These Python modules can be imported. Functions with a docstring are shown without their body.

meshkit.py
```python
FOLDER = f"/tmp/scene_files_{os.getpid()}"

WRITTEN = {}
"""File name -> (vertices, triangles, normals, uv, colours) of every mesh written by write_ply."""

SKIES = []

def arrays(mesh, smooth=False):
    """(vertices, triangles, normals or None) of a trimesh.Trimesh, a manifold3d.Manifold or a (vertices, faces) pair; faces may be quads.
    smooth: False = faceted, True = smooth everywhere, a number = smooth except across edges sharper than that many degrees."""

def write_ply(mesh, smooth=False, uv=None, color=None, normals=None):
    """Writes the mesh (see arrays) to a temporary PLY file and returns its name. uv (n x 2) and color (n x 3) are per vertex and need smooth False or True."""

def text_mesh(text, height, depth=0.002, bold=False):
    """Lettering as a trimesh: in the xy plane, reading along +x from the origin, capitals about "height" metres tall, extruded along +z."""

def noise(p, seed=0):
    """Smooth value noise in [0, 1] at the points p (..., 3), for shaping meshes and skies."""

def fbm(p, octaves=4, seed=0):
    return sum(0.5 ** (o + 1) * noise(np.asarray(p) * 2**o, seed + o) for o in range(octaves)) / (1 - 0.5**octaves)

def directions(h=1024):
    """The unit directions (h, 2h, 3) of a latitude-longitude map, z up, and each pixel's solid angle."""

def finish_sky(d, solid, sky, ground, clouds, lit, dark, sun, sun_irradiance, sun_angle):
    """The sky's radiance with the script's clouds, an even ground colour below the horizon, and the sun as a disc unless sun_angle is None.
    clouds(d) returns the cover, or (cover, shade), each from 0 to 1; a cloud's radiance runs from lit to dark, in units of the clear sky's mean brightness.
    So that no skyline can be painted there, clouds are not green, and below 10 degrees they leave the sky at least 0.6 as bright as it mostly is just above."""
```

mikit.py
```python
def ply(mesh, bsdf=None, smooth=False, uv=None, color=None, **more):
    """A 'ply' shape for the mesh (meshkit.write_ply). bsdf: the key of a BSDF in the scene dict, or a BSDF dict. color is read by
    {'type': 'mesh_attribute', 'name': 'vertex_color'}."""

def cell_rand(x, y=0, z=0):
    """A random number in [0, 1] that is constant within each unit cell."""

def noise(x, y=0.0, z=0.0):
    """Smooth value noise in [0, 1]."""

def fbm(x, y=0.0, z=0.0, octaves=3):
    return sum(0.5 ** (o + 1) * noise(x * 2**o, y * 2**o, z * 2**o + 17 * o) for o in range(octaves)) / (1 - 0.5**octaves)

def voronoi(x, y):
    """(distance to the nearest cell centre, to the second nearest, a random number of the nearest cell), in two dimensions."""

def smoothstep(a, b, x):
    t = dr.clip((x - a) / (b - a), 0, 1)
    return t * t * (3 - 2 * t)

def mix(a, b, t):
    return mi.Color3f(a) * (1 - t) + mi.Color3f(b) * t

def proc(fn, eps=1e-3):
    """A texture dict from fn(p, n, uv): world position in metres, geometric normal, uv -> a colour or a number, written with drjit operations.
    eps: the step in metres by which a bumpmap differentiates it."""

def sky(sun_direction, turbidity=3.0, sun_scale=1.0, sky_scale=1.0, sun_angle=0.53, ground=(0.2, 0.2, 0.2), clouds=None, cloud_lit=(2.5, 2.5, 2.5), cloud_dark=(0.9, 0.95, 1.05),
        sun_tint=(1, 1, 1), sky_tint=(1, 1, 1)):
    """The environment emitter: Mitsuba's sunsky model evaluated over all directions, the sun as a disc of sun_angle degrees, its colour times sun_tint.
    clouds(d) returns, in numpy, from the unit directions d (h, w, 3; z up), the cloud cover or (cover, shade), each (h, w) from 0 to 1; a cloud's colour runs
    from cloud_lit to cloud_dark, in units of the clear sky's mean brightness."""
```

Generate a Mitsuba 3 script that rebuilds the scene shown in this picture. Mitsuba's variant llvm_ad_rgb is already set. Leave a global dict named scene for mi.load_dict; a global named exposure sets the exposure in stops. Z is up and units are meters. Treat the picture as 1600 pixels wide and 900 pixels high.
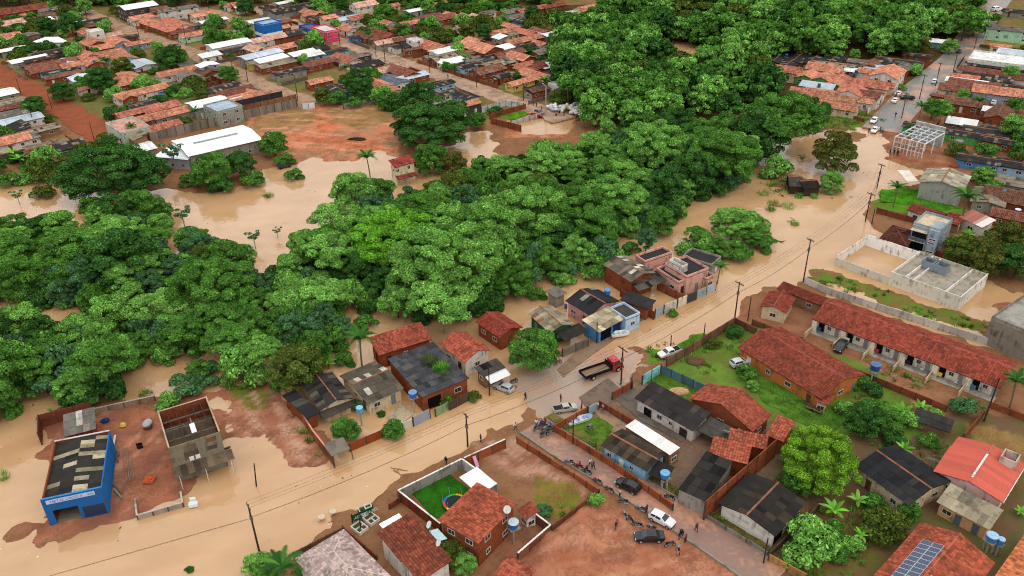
import math, random
import numpy as np, trimesh, shapely
import drjit as dr
import mitsuba as mi
import mikit, meshkit
from scipy import ndimage
from shapely.geometry import Polygon, Point
from mikit import fbm, noise, mix, smoothstep, cell_rand

T = mi.ScalarTransform4f
scene, labels = {}, {}

# ---------------------------------------------------------------- camera, sky, exposure
F_PX, EYE = 1325.0, np.array([0.0, 0.0, 95.0])          # focal length in pixels of a 1600 wide picture, drone height
_down = np.array([50.0, 2250.0, F_PX]); _down /= np.linalg.norm(_down)
_y = np.array([0, 0, 1.0]) + _down * _down[2] * -1.0
_y /= np.linalg.norm(_y)
CAM = np.stack([np.cross(_y, -_down), _y, -_down])       # rows: world x, y, z in camera axes
fwd, upv = CAM[:, 2], -CAM[:, 1]
scene['camera'] = {'type': 'perspective', 'fov': math.degrees(2 * math.atan(800 / F_PX)), 'fov_axis': 'x', 'near_clip': 1.0, 'far_clip': 6000.0,
                   'to_world': T().look_at(origin=EYE.tolist(), target=(EYE + fwd * 100).tolist(), up=upv.tolist())}
def overcast(d):
    p = d / (0.25 + d[..., 2:3].clip(0))
    n = meshkit.fbm(p * 1.6, 4, 5)
    return 1.0, np.clip((n - 0.36) * 2.2, 0, 1)
scene['sky'] = mikit.sky([0.3, -0.45, 0.84], turbidity=3, sun_scale=0.12, sun_angle=40, clouds=overcast,
                         cloud_lit=(2.8, 2.8, 2.8), cloud_dark=(1.7, 1.73, 1.8))
exposure = 2.3

# ---------------------------------------------------------------- helpers
def at(u, v, h=0.0):
    """The place at height h above the water that the surveyed photo point (u, v) stands for."""
    d = CAM @ np.array([(u - 800) / F_PX, (v - 450) / F_PX, 1.0])
    return EYE + d * ((h - EYE[2]) / d[2])
def pix(p):
    c = CAM.T @ (np.asarray(p, float) - EYE)
    return 800 + F_PX * c[0] / c[2], 450 + F_PX * c[1] / c[2]
def ppm(p):                                              # photo pixels per metre at p
    return F_PX / (CAM.T @ (np.asarray(p, float) - EYE))[2]
def C(h):
    c = np.array([int(h[i:i + 2], 16) for i in (0, 2, 4)]) / 255.0
    return np.where(c <= 0.04045, c / 12.92, ((c + 0.055) / 1.055) ** 2.4)
def numbered(name):
    if name not in scene and name not in USED:
        USED.add(name); return name
    k = COUNT.get(name, 0)
    while True:
        k += 1
        n = '%s_%03d' % (name, k)
        if n not in USED:
            COUNT[name] = k; USED.add(n); return n
USED, COUNT = set(), {}
def thing(name, label=None, cat=None, group=None, kind=None):
    key = numbered(name)
    tag(key, label, cat, group, kind)
    return key
def tag(key, label=None, cat=None, group=None, kind=None):
    d = {k: v for k, v in (('label', label), ('category', cat), ('group', group), ('kind', kind)) if v}
    if d: labels[key] = d
    return key
def put(key, mesh, bsdf, color=None, smooth=False):
    """One entry of the scene. mesh: (v, f), trimesh or MB; color: one colour or one per vertex."""
    if isinstance(mesh, MB):
        mesh, color = mesh.get(), (mesh.colors() if color is None else color)
    elif isinstance(mesh, trimesh.Trimesh):
        mesh = (np.array(mesh.vertices), np.array(mesh.faces))
    v = np.asarray(mesh[0], float)
    if color is not None:
        color = np.asarray(color, float)
        if color.ndim == 1: color = np.tile(color, (len(v), 1))
    scene[key] = mikit.ply((v, np.asarray(mesh[1], int)), bsdf, smooth=smooth, uv=None if color is None else tone_uv(color))
    return key
def tone_uv(c):
    """The piece's own base colour, stored in its uv so that pieces of one material can share it (see f_tone)."""
    c = np.sqrt(np.clip(np.asarray(c, float), 0, 1))
    return np.stack([np.round(c[:, 0] * 254) + .02 + .96 * c[:, 1], c[:, 2]], 1)
def part(parent, name, mesh, bsdf, color=None, smooth=False, label=None):
    key = put(numbered(parent + '__' + name), mesh, bsdf, color, smooth)
    if label: labels[key] = {'label': label}
    return key
_BOXF = np.array([[0, 3, 2, 1], [4, 5, 6, 7], [0, 1, 5, 4], [1, 2, 6, 5], [2, 3, 7, 6], [3, 0, 4, 7]])
class MB:
    """Collects boxes, bars, prisms and tubes of one mesh."""
    def __init__(s): s.v, s.f, s.c, s.n = [], [], [], 0
    def add(s, v, f, c=(0.5, 0.5, 0.5)):
        v, f = np.asarray(v, float), np.asarray(f, int)
        if f.shape[1] == 4: f = np.vstack([f[:, [0, 1, 2]], f[:, [0, 2, 3]]])
        s.v.append(v); s.f.append(f + s.n); s.n += len(v)
        c = np.asarray(c, float)
        s.c.append(np.tile(c, (len(v), 1)) if c.ndim == 1 else c)
        return s
    def get(s): return np.vstack(s.v), np.vstack(s.f)
    def colors(s): return np.vstack(s.c)
    def box(s, o, ex, ey, ez, c=(0.5,) * 3):              # corner and three edge vectors
        o, ex, ey, ez = (np.asarray(x, float) for x in (o, ex, ey, ez))
        b = [o, o + ex, o + ex + ey, o + ey]
        return s.add(b + [p + ez for p in b], _BOXF if np.dot(np.cross(ex, ey), ez) > 0 else _BOXF[:, ::-1], c)
    def cbox(s, c0, size, ang=0.0, c=(0.5,) * 3):         # centre, size, turn about z
        ca, sa = math.cos(ang), math.sin(ang)
        ex, ey, ez = np.array([ca, sa, 0]) * size[0], np.array([-sa, ca, 0]) * size[1], np.array([0, 0, size[2]])
        return s.box(np.asarray(c0, float) - (ex + ey + ez) / 2, ex, ey, ez, c)
    def quad(s, a, b, c_, d, c=(0.5,) * 3): return s.add([a, b, c_, d], [[0, 1, 2, 3]], c)
    def tube(s, p, q, r0, r1=None, n=6, c=(0.5,) * 3):
        p, q = np.asarray(p, float), np.asarray(q, float); r1 = r0 if r1 is None else r1
        d = q - p; d = d / (np.linalg.norm(d) + 1e-9)
        a = np.cross(d, [0, 0, 1.0] if abs(d[2]) < .9 else [1.0, 0, 0]); a /= np.linalg.norm(a); b = np.cross(d, a)
        t = np.arange(n) * 2 * np.pi / n; ring = np.cos(t)[:, None] * a + np.sin(t)[:, None] * b
        v = np.vstack([p + ring * r0, q + ring * r1, [p, q]]); i = np.arange(n); j = (i + 1) % n
        f = np.vstack([np.stack([i, j, j + n], 1), np.stack([i, j + n, i + n], 1), np.stack([j, i, i * 0 + 2 * n], 1), np.stack([i + n, j + n, i * 0 + 2 * n + 1], 1)])
        return s.add(v, f, c)
    def prism(s, poly, z0, z1, c=(0.5,) * 3):             # upright prism over a 2D outline
        p = Polygon([(q[0], q[1]) for q in poly]).buffer(0)
        for g in getattr(p, 'geoms', [p]):
            m = trimesh.creation.extrude_polygon(g, z1 - z0, engine='earcut')
            s.add(np.array(m.vertices) + [0, 0, z0], m.faces, c)
        return s
    def ball(s, c0, r, c=(0.5,) * 3, sub=1):
        m = trimesh.creation.icosphere(sub, 1.0)
        return s.add(np.array(m.vertices) * np.asarray(r, float) + c0, m.faces, c)
def unit(v): return np.asarray(v, float) / (np.linalg.norm(v) + 1e-12)
def vec(a): return np.array([math.cos(a), math.sin(a), 0.0])

# ---------------------------------------------------------------- materials
def f_tone(p, n, uv):
    r = dr.floor(uv.x); g = (uv.x - r - .02) / .96
    return mi.Color3f(dr.square(r / 254.0), dr.square(g), dr.square(uv.y))
VC = mikit.proc(f_tone)
def rgb(c): return {'type': 'rgb', 'value': [float(x) for x in (C(c) if isinstance(c, str) else c)]}
def two(b): return {'type': 'twosided', 'bsdf': b}
def diffuse(c): return {'type': 'diffuse', 'reflectance': c if isinstance(c, dict) else rgb(c)}
def grimed(fn, dark, base=None):
    return two({'type': 'blendbsdf', 'weight': mikit.proc(fn), 'a': base or diffuse(VC), 'b': diffuse(dark)})
scene['matte'] = two(diffuse(VC))
scene['gloss'] = two({'type': 'principled', 'base_color': VC, 'roughness': 0.28, 'specular': 0.6, 'clearcoat': 0.6, 'clearcoat_gloss': 0.9})
scene['metal'] = two({'type': 'principled', 'base_color': VC, 'roughness': 0.45, 'specular': 0.5})
scene['glass'] = two({'type': 'principled', 'base_color': VC, 'roughness': 0.08, 'specular': 0.8})
def f_wall(p, n, uv):                                     # rain streaks and damp patches on render and brick
    s = fbm((p.x + p.y * 0.7) * 2.1, (p.y - p.x * 0.7) * 2.1, p.z * 0.35, 3)
    b = fbm(p.x * 0.6 + 7, p.y * 0.6, p.z * 0.9, 3)
    return smoothstep(0.52, 0.85, s * 0.6 + b * 0.5) * 0.75
scene['paint'] = grimed(f_wall, '4a4038')
def f_brick(p, n, uv):                                    # mortar courses of hollow brick, too fine to pick apart from the air
    r = dr.floor(p.z / 0.2)
    k = cell_rand(dr.floor((p.x + p.y) * 3.2 + r * 0.5), r, dr.floor((p.x - p.y) * 3.2))
    return 0.12 + 0.35 * k + 0.35 * smoothstep(0.5, 0.8, fbm(p.x * 0.5, p.y * 0.5, p.z * 0.7, 3))
scene['brick'] = grimed(f_brick, '3d2a20')
def f_tile(p, n, uv):                                     # dark lichen on old clay tiles
    return smoothstep(0.44, 0.78, fbm(p.x * 0.7, p.y * 0.7, 3.0, 4) * 0.6 + 0.45 * noise(p.x * 3.4, p.y * 3.4)) * 0.5
scene['tile'] = grimed(f_tile, '45332b')
def f_cement(p, n, uv):
    return smoothstep(0.42, 0.8, fbm(p.x * 0.9 + 31, p.y * 0.9, 1.0, 4) * 0.8 + 0.25 * noise(p.x * 5.0, p.y * 5.0)) * 0.4
scene['cement'] = grimed(f_cement, '2a2a2b')
def f_soil(p, n, uv):
    return smoothstep(0.35, 0.8, fbm(p.x * 0.45, p.y * 0.45, 0.0, 5) * 0.7 + 0.35 * noise(p.x * 4.0, p.y * 4.0)) * 0.62
scene['soil'] = grimed(f_soil, '6e4a38')
def f_lawn(p, n, uv):
    return smoothstep(0.3, 0.8, fbm(p.x * 0.7 + 3, p.y * 0.7, 0.0, 5) * 0.7 + 0.35 * noise(p.x * 6.0, p.y * 6.0)) * 0.7
scene['earth'] = grimed(f_soil, '6e4a38', diffuse({'type': 'mesh_attribute', 'name': 'vertex_color'}))
scene['lawn'] = grimed(f_lawn, '243a10')
def f_road(p, n, uv):
    return smoothstep(0.42, 0.72, fbm(p.x * 0.16 + 5, p.y * 0.16, 0.0, 5) * 0.8 + 0.22 * noise(p.x * 2.0, p.y * 2.0)) * 0.85
scene['road'] = two({'type': 'blendbsdf', 'weight': mikit.proc(f_road), 'a': {'type': 'principled', 'base_color': VC, 'roughness': 0.35, 'specular': 0.5},
                     'b': {'type': 'principled', 'base_color': rgb('b58468'), 'roughness': 0.5, 'specular': 0.5}})
def f_water(p, n, uv):                                    # silt in the flood water
    return mix(C('c49e75').tolist(), C('b89168').tolist(), smoothstep(0.3, 0.7, fbm(p.x * 0.10 + p.y * 0.06, p.y * 0.22 - p.x * 0.10, 2.0, 4) * 0.6 + 0.4 * fbm(p.x * 0.03, p.y * 0.03, 1.0, 2)))
def f_ripple(p, n, uv):
    return 0.03 * fbm(p.x * 0.7 + p.y * 0.3, p.y * 0.8, 0.0, 3) + 0.012 * noise(p.x * 2.6 + p.y * 1.2, p.y * 2.9 - p.x)
scene['flood'] = two({'type': 'bumpmap', 'nested_texture': mikit.proc(f_ripple, 0.05), 'scale': 1.0,
                  'bsdf': {'type': 'plastic', 'diffuse_reflectance': mikit.proc(f_water), 'int_ior': 1.62, 'nonlinear': False}})
scene['leaf'] = two(diffuse(VC))
# ---------------------------------------------------------------- ground, flood water, roads
rng = np.random.default_rng(7)
def ground_poly(px, h=0.0): return Polygon([at(u, v, h)[:2] for u, v in px]).buffer(0)
WATER = [ground_poly(p) for p in (
    [(-140, 285), (40, 272), (62, 262), (95, 268), (130, 300), (215, 308), (250, 297), (330, 303), (400, 283), (432, 262), (468, 252), (492, 246), (522, 252), (560, 250), (590, 238), (612, 243), (640, 255), (690, 240),
     (735, 207), (760, 205), (770, 235), (800, 262), (900, 240), (1000, 200), (1095, 176), (1165, 182), (1190, 192), (1225, 222), (1262, 213), (1285, 205), (1330, 203), (1362, 200), (1384, 205), (1378, 235), (1400, 255), (1452, 264),
     (1440, 285), (1402, 297), (1372, 300), (1362, 335), (1362, 360), (1412, 395), (1500, 425), (1570, 450), (1640, 470), (1640, 520), (1560, 470), (1530, 520), (1400, 478), (1265, 430), (1252, 436), (1200, 452), (1165, 470), (1160, 495), (1050, 545), (1008, 556),
     (985, 548), (905, 548), (870, 560), (800, 594), (825, 618), (838, 648), (805, 668), (740, 688), (650, 742), (560, 800), (470, 868), (410, 930), (-140, 930)],
    [(1035, 62), (1072, 66), (1112, 78), (1118, 86), (1068, 86), (1046, 84)], [(1290, 436), (1420, 480), (1560, 532), (1600, 560), (1560, 552), (1400, 500), (1280, 452)], [(802, 197), (850, 183), (878, 179), (903, 194), (880, 212), (815, 210)], [(1278, 446), (1304, 456), (1578, 545), (1592, 566), (1440, 512), (1292, 464)])]
LAND = [ground_poly(p) for p in (
    [(60, 650), (150, 625), (235, 621), (330, 612), (346, 650), (342, 690), (312, 768), (214, 812), (185, 820), (62, 850), (50, 853), (78, 815), (66, 690)],
    [(-10, 828), (65, 811), (74, 818), (25, 848), (-10, 856)],
    [(330, 608), (400, 598), (440, 606), (472, 660), (502, 690), (506, 716), (470, 729), (440, 732), (412, 692), (372, 692), (362, 650)],
    [(1335, 205), (1352, 210), (1340, 222), (1318, 217)], [(1192, 268), (1262, 282), (1268, 300), (1215, 298)], [(1262, 424), (1290, 421), (1400, 460), (1548, 506), (1538, 526), (1400, 480), (1266, 434)])]
water_area, land_area = shapely.union_all(WATER), shapely.union_all(LAND)
gx = np.concatenate([np.linspace(-1500, -320, 13), np.arange(-300, 285.1, .8), np.linspace(310, 1500, 13)])
gy = np.concatenate([np.linspace(-700, 40, 9), np.arange(66, 512.1, .8), np.linspace(540, 2600, 14)])
GX, GY = np.meshgrid(gx, gy)
wx = (meshkit.fbm(np.stack([GX * .18, GY * .18, GX * 0], -1), 3, 1) - .5) * 5; wy = (meshkit.fbm(np.stack([GX * .18, GY * .18, GX * 0 + 9], -1), 3, 2) - .5) * 5
wet = shapely.contains_xy(water_area, GX + wx, GY + wy) & ~shapely.contains_xy(land_area, GX + wx * .5, GY + wy * .5)
sd = ndimage.gaussian_filter((ndimage.distance_transform_edt(~wet) - ndimage.distance_transform_edt(wet)) * .8, 0.8)
rough = meshkit.fbm(np.stack([GX * .22, GY * .22, GX * 0], -1), 4, 3) - .5
fine = meshkit.fbm(np.stack([GX * .9, GY * .9, GX * 0 + 6], -1), 3, 13) - .5
GZ = np.clip(sd * 0.075 + rough * 0.34 + fine * .16, -0.7, 0.45) + rough * 0.10
LAND_Z = 0.5
for px_, amp_, cut_ in (([(835, 790), (880, 775), (950, 800), (975, 850), (940, 880), (860, 880), (820, 850)], 2.2, .42), ([(840, 715), (890, 735), (905, 765), (880, 770), (850, 745)], 1.2, .4)):
    m_ = shapely.contains_xy(ground_poly(px_), GX, GY); m_ = ndimage.gaussian_filter(m_.astype(float), 2.0)    # heaped spoil on the lots
    GZ += m_ * np.clip(meshkit.fbm(np.stack([GX * .3, GY * .3, GX * 0 + 3], -1), 3, 21) - cut_, 0, 1) * amp_ * 3
ROADLOW = ground_poly([(845, 662), (815, 616), (795, 594), (868, 558), (905, 545), (985, 545), (1008, 553), (996, 572), (978, 604), (948, 632), (905, 664), (875, 664)])
_low = shapely.contains_xy(ROADLOW, GX, GY); GZ[_low] = np.minimum(GZ[_low], -.05 + rough[_low] * .2)
def zone(px): return shapely.contains_xy(ground_poly(px), GX + wx * .7, GY + wy * .7)
gcol = np.zeros(GX.shape + (3,)); n1 = meshkit.fbm(np.stack([GX * .07, GY * .07, GX * 0 + 4], -1), 4, 6)[..., None]
gcol[:] = C('9a6a50') * (1 - n1) + C('806545') * n1
def paint_zone(px, a, b=None, f=4.0, seed=0, cut=None):
    m = zone(px); n = meshkit.fbm(np.stack([GX / f, GY / f, GX * 0 + seed], -1), 4, seed + 11)
    if cut: m &= n > cut
    t = np.clip((n - .35) * 3, 0, 1)[..., None]
    gcol[m] = (C(a) * (1 - t) + C(b or a) * t)[m]
paint_zone([(-100, -40), (1720, -40), (1720, 130), (850, 190), (-100, 200)], '69703c', '8d6d4c', 9, 1)
paint_zone([(1180, 650), (1640, 650), (1640, 940), (1200, 940)], '6b5a44', '586234', 3, 30)
paint_zone([(940, 590), (1100, 600), (1225, 680), (1180, 860), (1050, 790), (930, 700)], '77675a', '84705a', 3, 31)
paint_zone([(850, 10), (1530, 0), (1500, 80), (1450, 140), (1200, 175), (900, 190)], '3a3a1c', '4e3d22', 9, 2)          # forest floor
paint_zone([(380, 180), (470, 165), (610, 160), (640, 185), (620, 250), (430, 255), (400, 230)], 'bf7a5c', 'a88060', 5, 3)  # red fill lot
paint_zone([(395, 172), (640, 165), (640, 185), (560, 205), (520, 190), (400, 205)], '8a7448', 'a07a52', 4, 4)
paint_zone([(485, 168), (510, 168), (530, 215), (600, 225), (615, 240), (430, 236), (440, 215), (495, 205)], 'c76c48', 'c07a58', 3, 5, .38)
paint_zone([(790, 180), (880, 172), (905, 195), (880, 218), (790, 215)], 'bd8560', 'b3764f', 5, 6)
paint_zone([(1380, 200), (1460, 215), (1530, 225), (1525, 268), (1400, 255), (1375, 240)], '8f5a40', 'a5785a', 3, 7)
paint_zone([(1290, 170), (1350, 178), (1385, 190), (1340, 205), (1285, 200)], '5d7a2a', '72653a', 3, 8)
paint_zone([(60, 650), (330, 612), (346, 650), (342, 690), (312, 768), (185, 820), (50, 853), (66, 690)], 'a2694f', '85584a', 3, 9)
paint_zone([(330, 605), (440, 600), (510, 716), (440, 735), (360, 690)], '96604a', 'b28065', 2.5, 10)
paint_zone([(355, 606), (400, 598), (425, 612), (415, 640), (385, 640)], '5f7429', '7e6a35', 2, 11)
paint_zone([(730, 695), (808, 690), (935, 765), (900, 790), (835, 760), (770, 735)], '93664f', 'b08a72', 2.5, 12)
paint_zone([(836, 745), (905, 765), (915, 790), (862, 818), (835, 790)], '6f6f2c', '86703a', 2, 13)
paint_zone([(930, 770), (1145, 895), (1150, 960), (800, 960), (850, 850)], '9f634a', 'b27a5e', 3, 14)
paint_zone([(1040, 540), (1150, 500), (1320, 560), (1420, 620), (1430, 690), (1180, 660), (1050, 590)], '557a2c', '668434', 3, 15)
paint_zone([(1240, 800), (1420, 760), (1370, 900), (1240, 930)], '735b3a', '5a6a2c', 2.5, 16)
paint_zone([(1250, 420), (1290, 425), (1545, 505), (1530, 525), (1270, 445)], '5b7a2b', '7e6240', 2.5, 17)
paint_zone([(1370, 290), (1440, 298), (1510, 330), (1480, 345), (1370, 330)], '4f8423', '5d8a2c', 2.5, 18)
paint_zone([(1540, 215), (1600, 215), (1600, 240), (1540, 235)], '5d8a2c', '6b7a3a', 3, 19)
paint_zone([(1515, 57), (1600, 60), (1600, 72), (1560, 78), (1520, 76)], '7d8a3a', '99703f', 3, 20)
paint_zone([(1500, 660), (1620, 690), (1620, 760), (1510, 690)], '8f7447', '7d6a3c', 2.5, 21)
paint_zone([(880, 700), (1175, 866), (1190, 880), (1150, 870), (870, 712)], '6b7434', '80603d', 2, 22)
paint_zone([(1010, 545), (1090, 520), (1100, 528), (1020, 572), (1002, 566)], '4d7d22', '5f8a2c', 2, 23)
def streaks(px, col, ang, cut=.6, w=.45, l=7.0, seed=0):          # tyre tracks and washed sand: long thin bands of paler soil
    c_, s_ = math.cos(math.radians(ang)), math.sin(math.radians(ang)); U, V_ = GX * c_ + GY * s_, -GX * s_ + GY * c_
    V_ = V_ + 1.6 * meshkit.noise(np.stack([U * .08, V_ * .05, U * 0 + seed], -1), seed)
    n = meshkit.fbm(np.stack([U / l, V_ / w, U * 0 + seed], -1), 2, seed + 5); m = zone(px); t = (np.clip((n - cut) * 6, 0, 1) * m)[..., None]
    gcol[:] = gcol * (1 - t * .75) + C(col) * t * .75; GZ[:] -= t[..., 0] * .06
streaks([(365, 615), (440, 606), (506, 716), (440, 732), (372, 690)], 'c9a58c', -62, .56, .8, 6, 1)
streaks([(740, 690), (808, 690), (900, 760), (840, 745), (770, 730)], 'c9a890', -43, .55, .8, 8, 2)
streaks([(930, 775), (1145, 895), (1150, 960), (850, 960), (850, 850)], 'bd8a70', 15, .6, .8, 9, 3)
streaks([(400, 175), (600, 165), (640, 190), (610, 245), (430, 250)], 'd29a78', -15, .58, 1.2, 14, 4)
streaks([(66, 655), (330, 615), (312, 768), (60, 850)], 'b98a70', 70, .6, .8, 6, 6)
idx = np.arange(GX.size).reshape(GX.shape)
gf = np.stack([idx[:-1, :-1], idx[:-1, 1:], idx[1:, 1:], idx[1:, :-1]], -1).reshape(-1, 4)
gv = np.stack([GX, GY, GZ], -1).reshape(-1, 3)
scene[thing('ground', 'red earth ground of the flooded town with mud banks and weedy lots', kind='structure')] = mikit.ply((gv, gf), 'earth', smooth=True, color=gcol.reshape(-1, 3))
wv = np.array([[-1400, -600, 0], [1400, -600, 0], [1400, 2500, 0], [-1400, 2500, 0.0]])
scene[thing('flood_water', 'brown silty flood water covering road, yards and forest floor', kind='structure')] = mikit.ply((wv, [[0, 1, 2, 3]]), 'flood', uv=wv[:, :2])
def gz(x, y):
    i, j = np.clip(np.searchsorted(gx, x), 1, len(gx) - 1), np.clip(np.searchsorted(gy, y), 1, len(gy) - 1)
    return float(GZ[j, i])
def densify(poly, step=3.0, amp=0.0, seed=0):
    p = np.asarray(shapely.segmentize(poly.exterior, step).coords)[:-1]
    if amp: p = p + (meshkit.noise(np.stack([p[:, 0] * .8, p[:, 1] * .8, p[:, 0] * 0 + seed], -1), seed)[:, None] - .5) * amp
    return Polygon(p).buffer(0)
def sheet(name, label, poly, z, bsdf, color, kind='structure', amp=0.0, cat=None):
    mb = MB()
    for g in getattr(poly, 'geoms', [poly]): mb.prism(list(densify(g, 2.0, amp, 3).exterior.coords)[:-1], z - 0.5, z, color)
    return put(thing(name, label, cat, kind=kind), mb, bsdf)
def strip(px, width, z=0.0):                              # a road along surveyed points
    from shapely.geometry import LineString
    return LineString([at(u, v, z)[:2] for u, v in px]).buffer(width / 2, cap_style='flat', join_style='round')
sheet('road', 'grey paved main road running up to the far right, wet and muddy', strip([(1376, 206), (1390, 190), (1413, 165), (1432, 146), (1455, 127), (1481, 105), (1493, 95), (1506, 80), (1514, 65), (1527, 45), (1545, 20), (1560, 0), (1580, -28)], 11.5), LAND_Z + .1, 'road', C('6d6a66'))
sheet('road', 'wet asphalt stretch of main road under the red truck with mud film', densify(ground_poly([(835, 650), (818, 616), (800, 594), (868, 562), (905, 550), (985, 549), (1006, 556), (992, 570), (975, 600), (945, 628), (900, 660), (870, 660)]), 2), .055, 'road', C('a08c7c'), amp=1.6)
SIDE = [(832, 668), (880, 701), (960, 748), (1040, 797), (1120, 850), (1210, 912)]
sheet('road', 'narrow damp asphalt side street with parked cars and motorcycles', strip(SIDE, 5.4), LAND_Z + .1, 'road', C('866a5d'))
def off_line(px, off, z=0.0):
    from shapely.geometry import LineString
    l = LineString([at(u, v, z)[:2] for u, v in px]).parallel_offset(abs(off), 'left' if off > 0 else 'right', join_style='round')
    return l
for k, o in enumerate((2.85, -2.85)):
    sheet('kerb', 'pale concrete kerb along the %s edge of the side street' % ('north' if k == 0 else 'south'), off_line(SIDE, o).buffer(.14, cap_style='flat'), LAND_Z + .2, 'cement', C('8d857a'))
sheet('path', 'mown verge strip between side street kerb and brick wall', off_line(SIDE, 3.9).buffer(.85, cap_style='flat'), LAND_Z + .08, 'lawn', C('76683c'), amp=.6)
RED = C('94543c')
sheet('road', 'red dirt street at the far left edge of the town', strip([(-60, 85), (0, 118), (60, 150), (110, 178), (150, 205), (178, 222)], 11), LAND_Z + .1, 'soil', RED, amp=2)
sheet('road', 'dirt street running from upper left down to the warehouse gate', strip([(100, 5), (150, 28), (220, 56), (300, 84), (360, 112), (420, 140), (470, 158), (487, 165)], 9), LAND_Z + .1, 'soil', C('aa8e78'), amp=1.5)
sheet('road', 'pale dirt street crossing the middle of the upper town', strip([(400, 12), (470, 45), (540, 70), (620, 98), (680, 118), (740, 138), (800, 160), (860, 180), (880, 190)], 9), LAND_Z + .1, 'soil', C('b09682'), amp=1.5)
sheet('road', 'muddy dirt crossing street in the distance at the top', strip([(225, -10), (290, 10), (345, 24), (390, 42)], 8), LAND_Z + .1, 'soil', C('aa8e78'), amp=1.5)
sheet('pavement', 'worn concrete apron beside the road by the aqua wall', ground_poly([(965, 598), (1000, 570), (1030, 576), (1012, 604), (988, 622)]), LAND_Z - .2, 'cement', C('b09a86'))
sheet('pavement', 'dark wet concrete apron in front of the brick walled cottage yard', ground_poly([(905, 622), (950, 592), (985, 622), (945, 648), (918, 640)]), LAND_Z - .24, 'cement', C('77695c'))
sheet('pavement', 'narrow sidewalk in front of the green and pink houses', ground_poly([(870, 578), (918, 533), (1000, 492), (1008, 498), (935, 548), (880, 590)]), .12, 'cement', C('8c7560'))
sheet('lawn', 'mown green garden lawn inside the white capped walls', ground_poly([(640, 768), (690, 735), (742, 775), (690, 815), (675, 810)]), LAND_Z + .06, 'lawn', C('2f6d1c'))
sheet('lawn', 'small grassy yard behind the aqua wall', ground_poly([(1006, 598), (1030, 582), (1098, 618), (1080, 632), (1040, 622)]), LAND_Z + .06, 'lawn', C('5a7a2c'))
sheet('lawn', 'bright grass between the tiled barn house and the brick wall', ground_poly([(1170, 600), (1200, 598), (1290, 632), (1330, 650), (1300, 680), (1240, 660), (1190, 630)]), LAND_Z + .06, 'lawn', C('567f2c'), amp=2)
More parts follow.
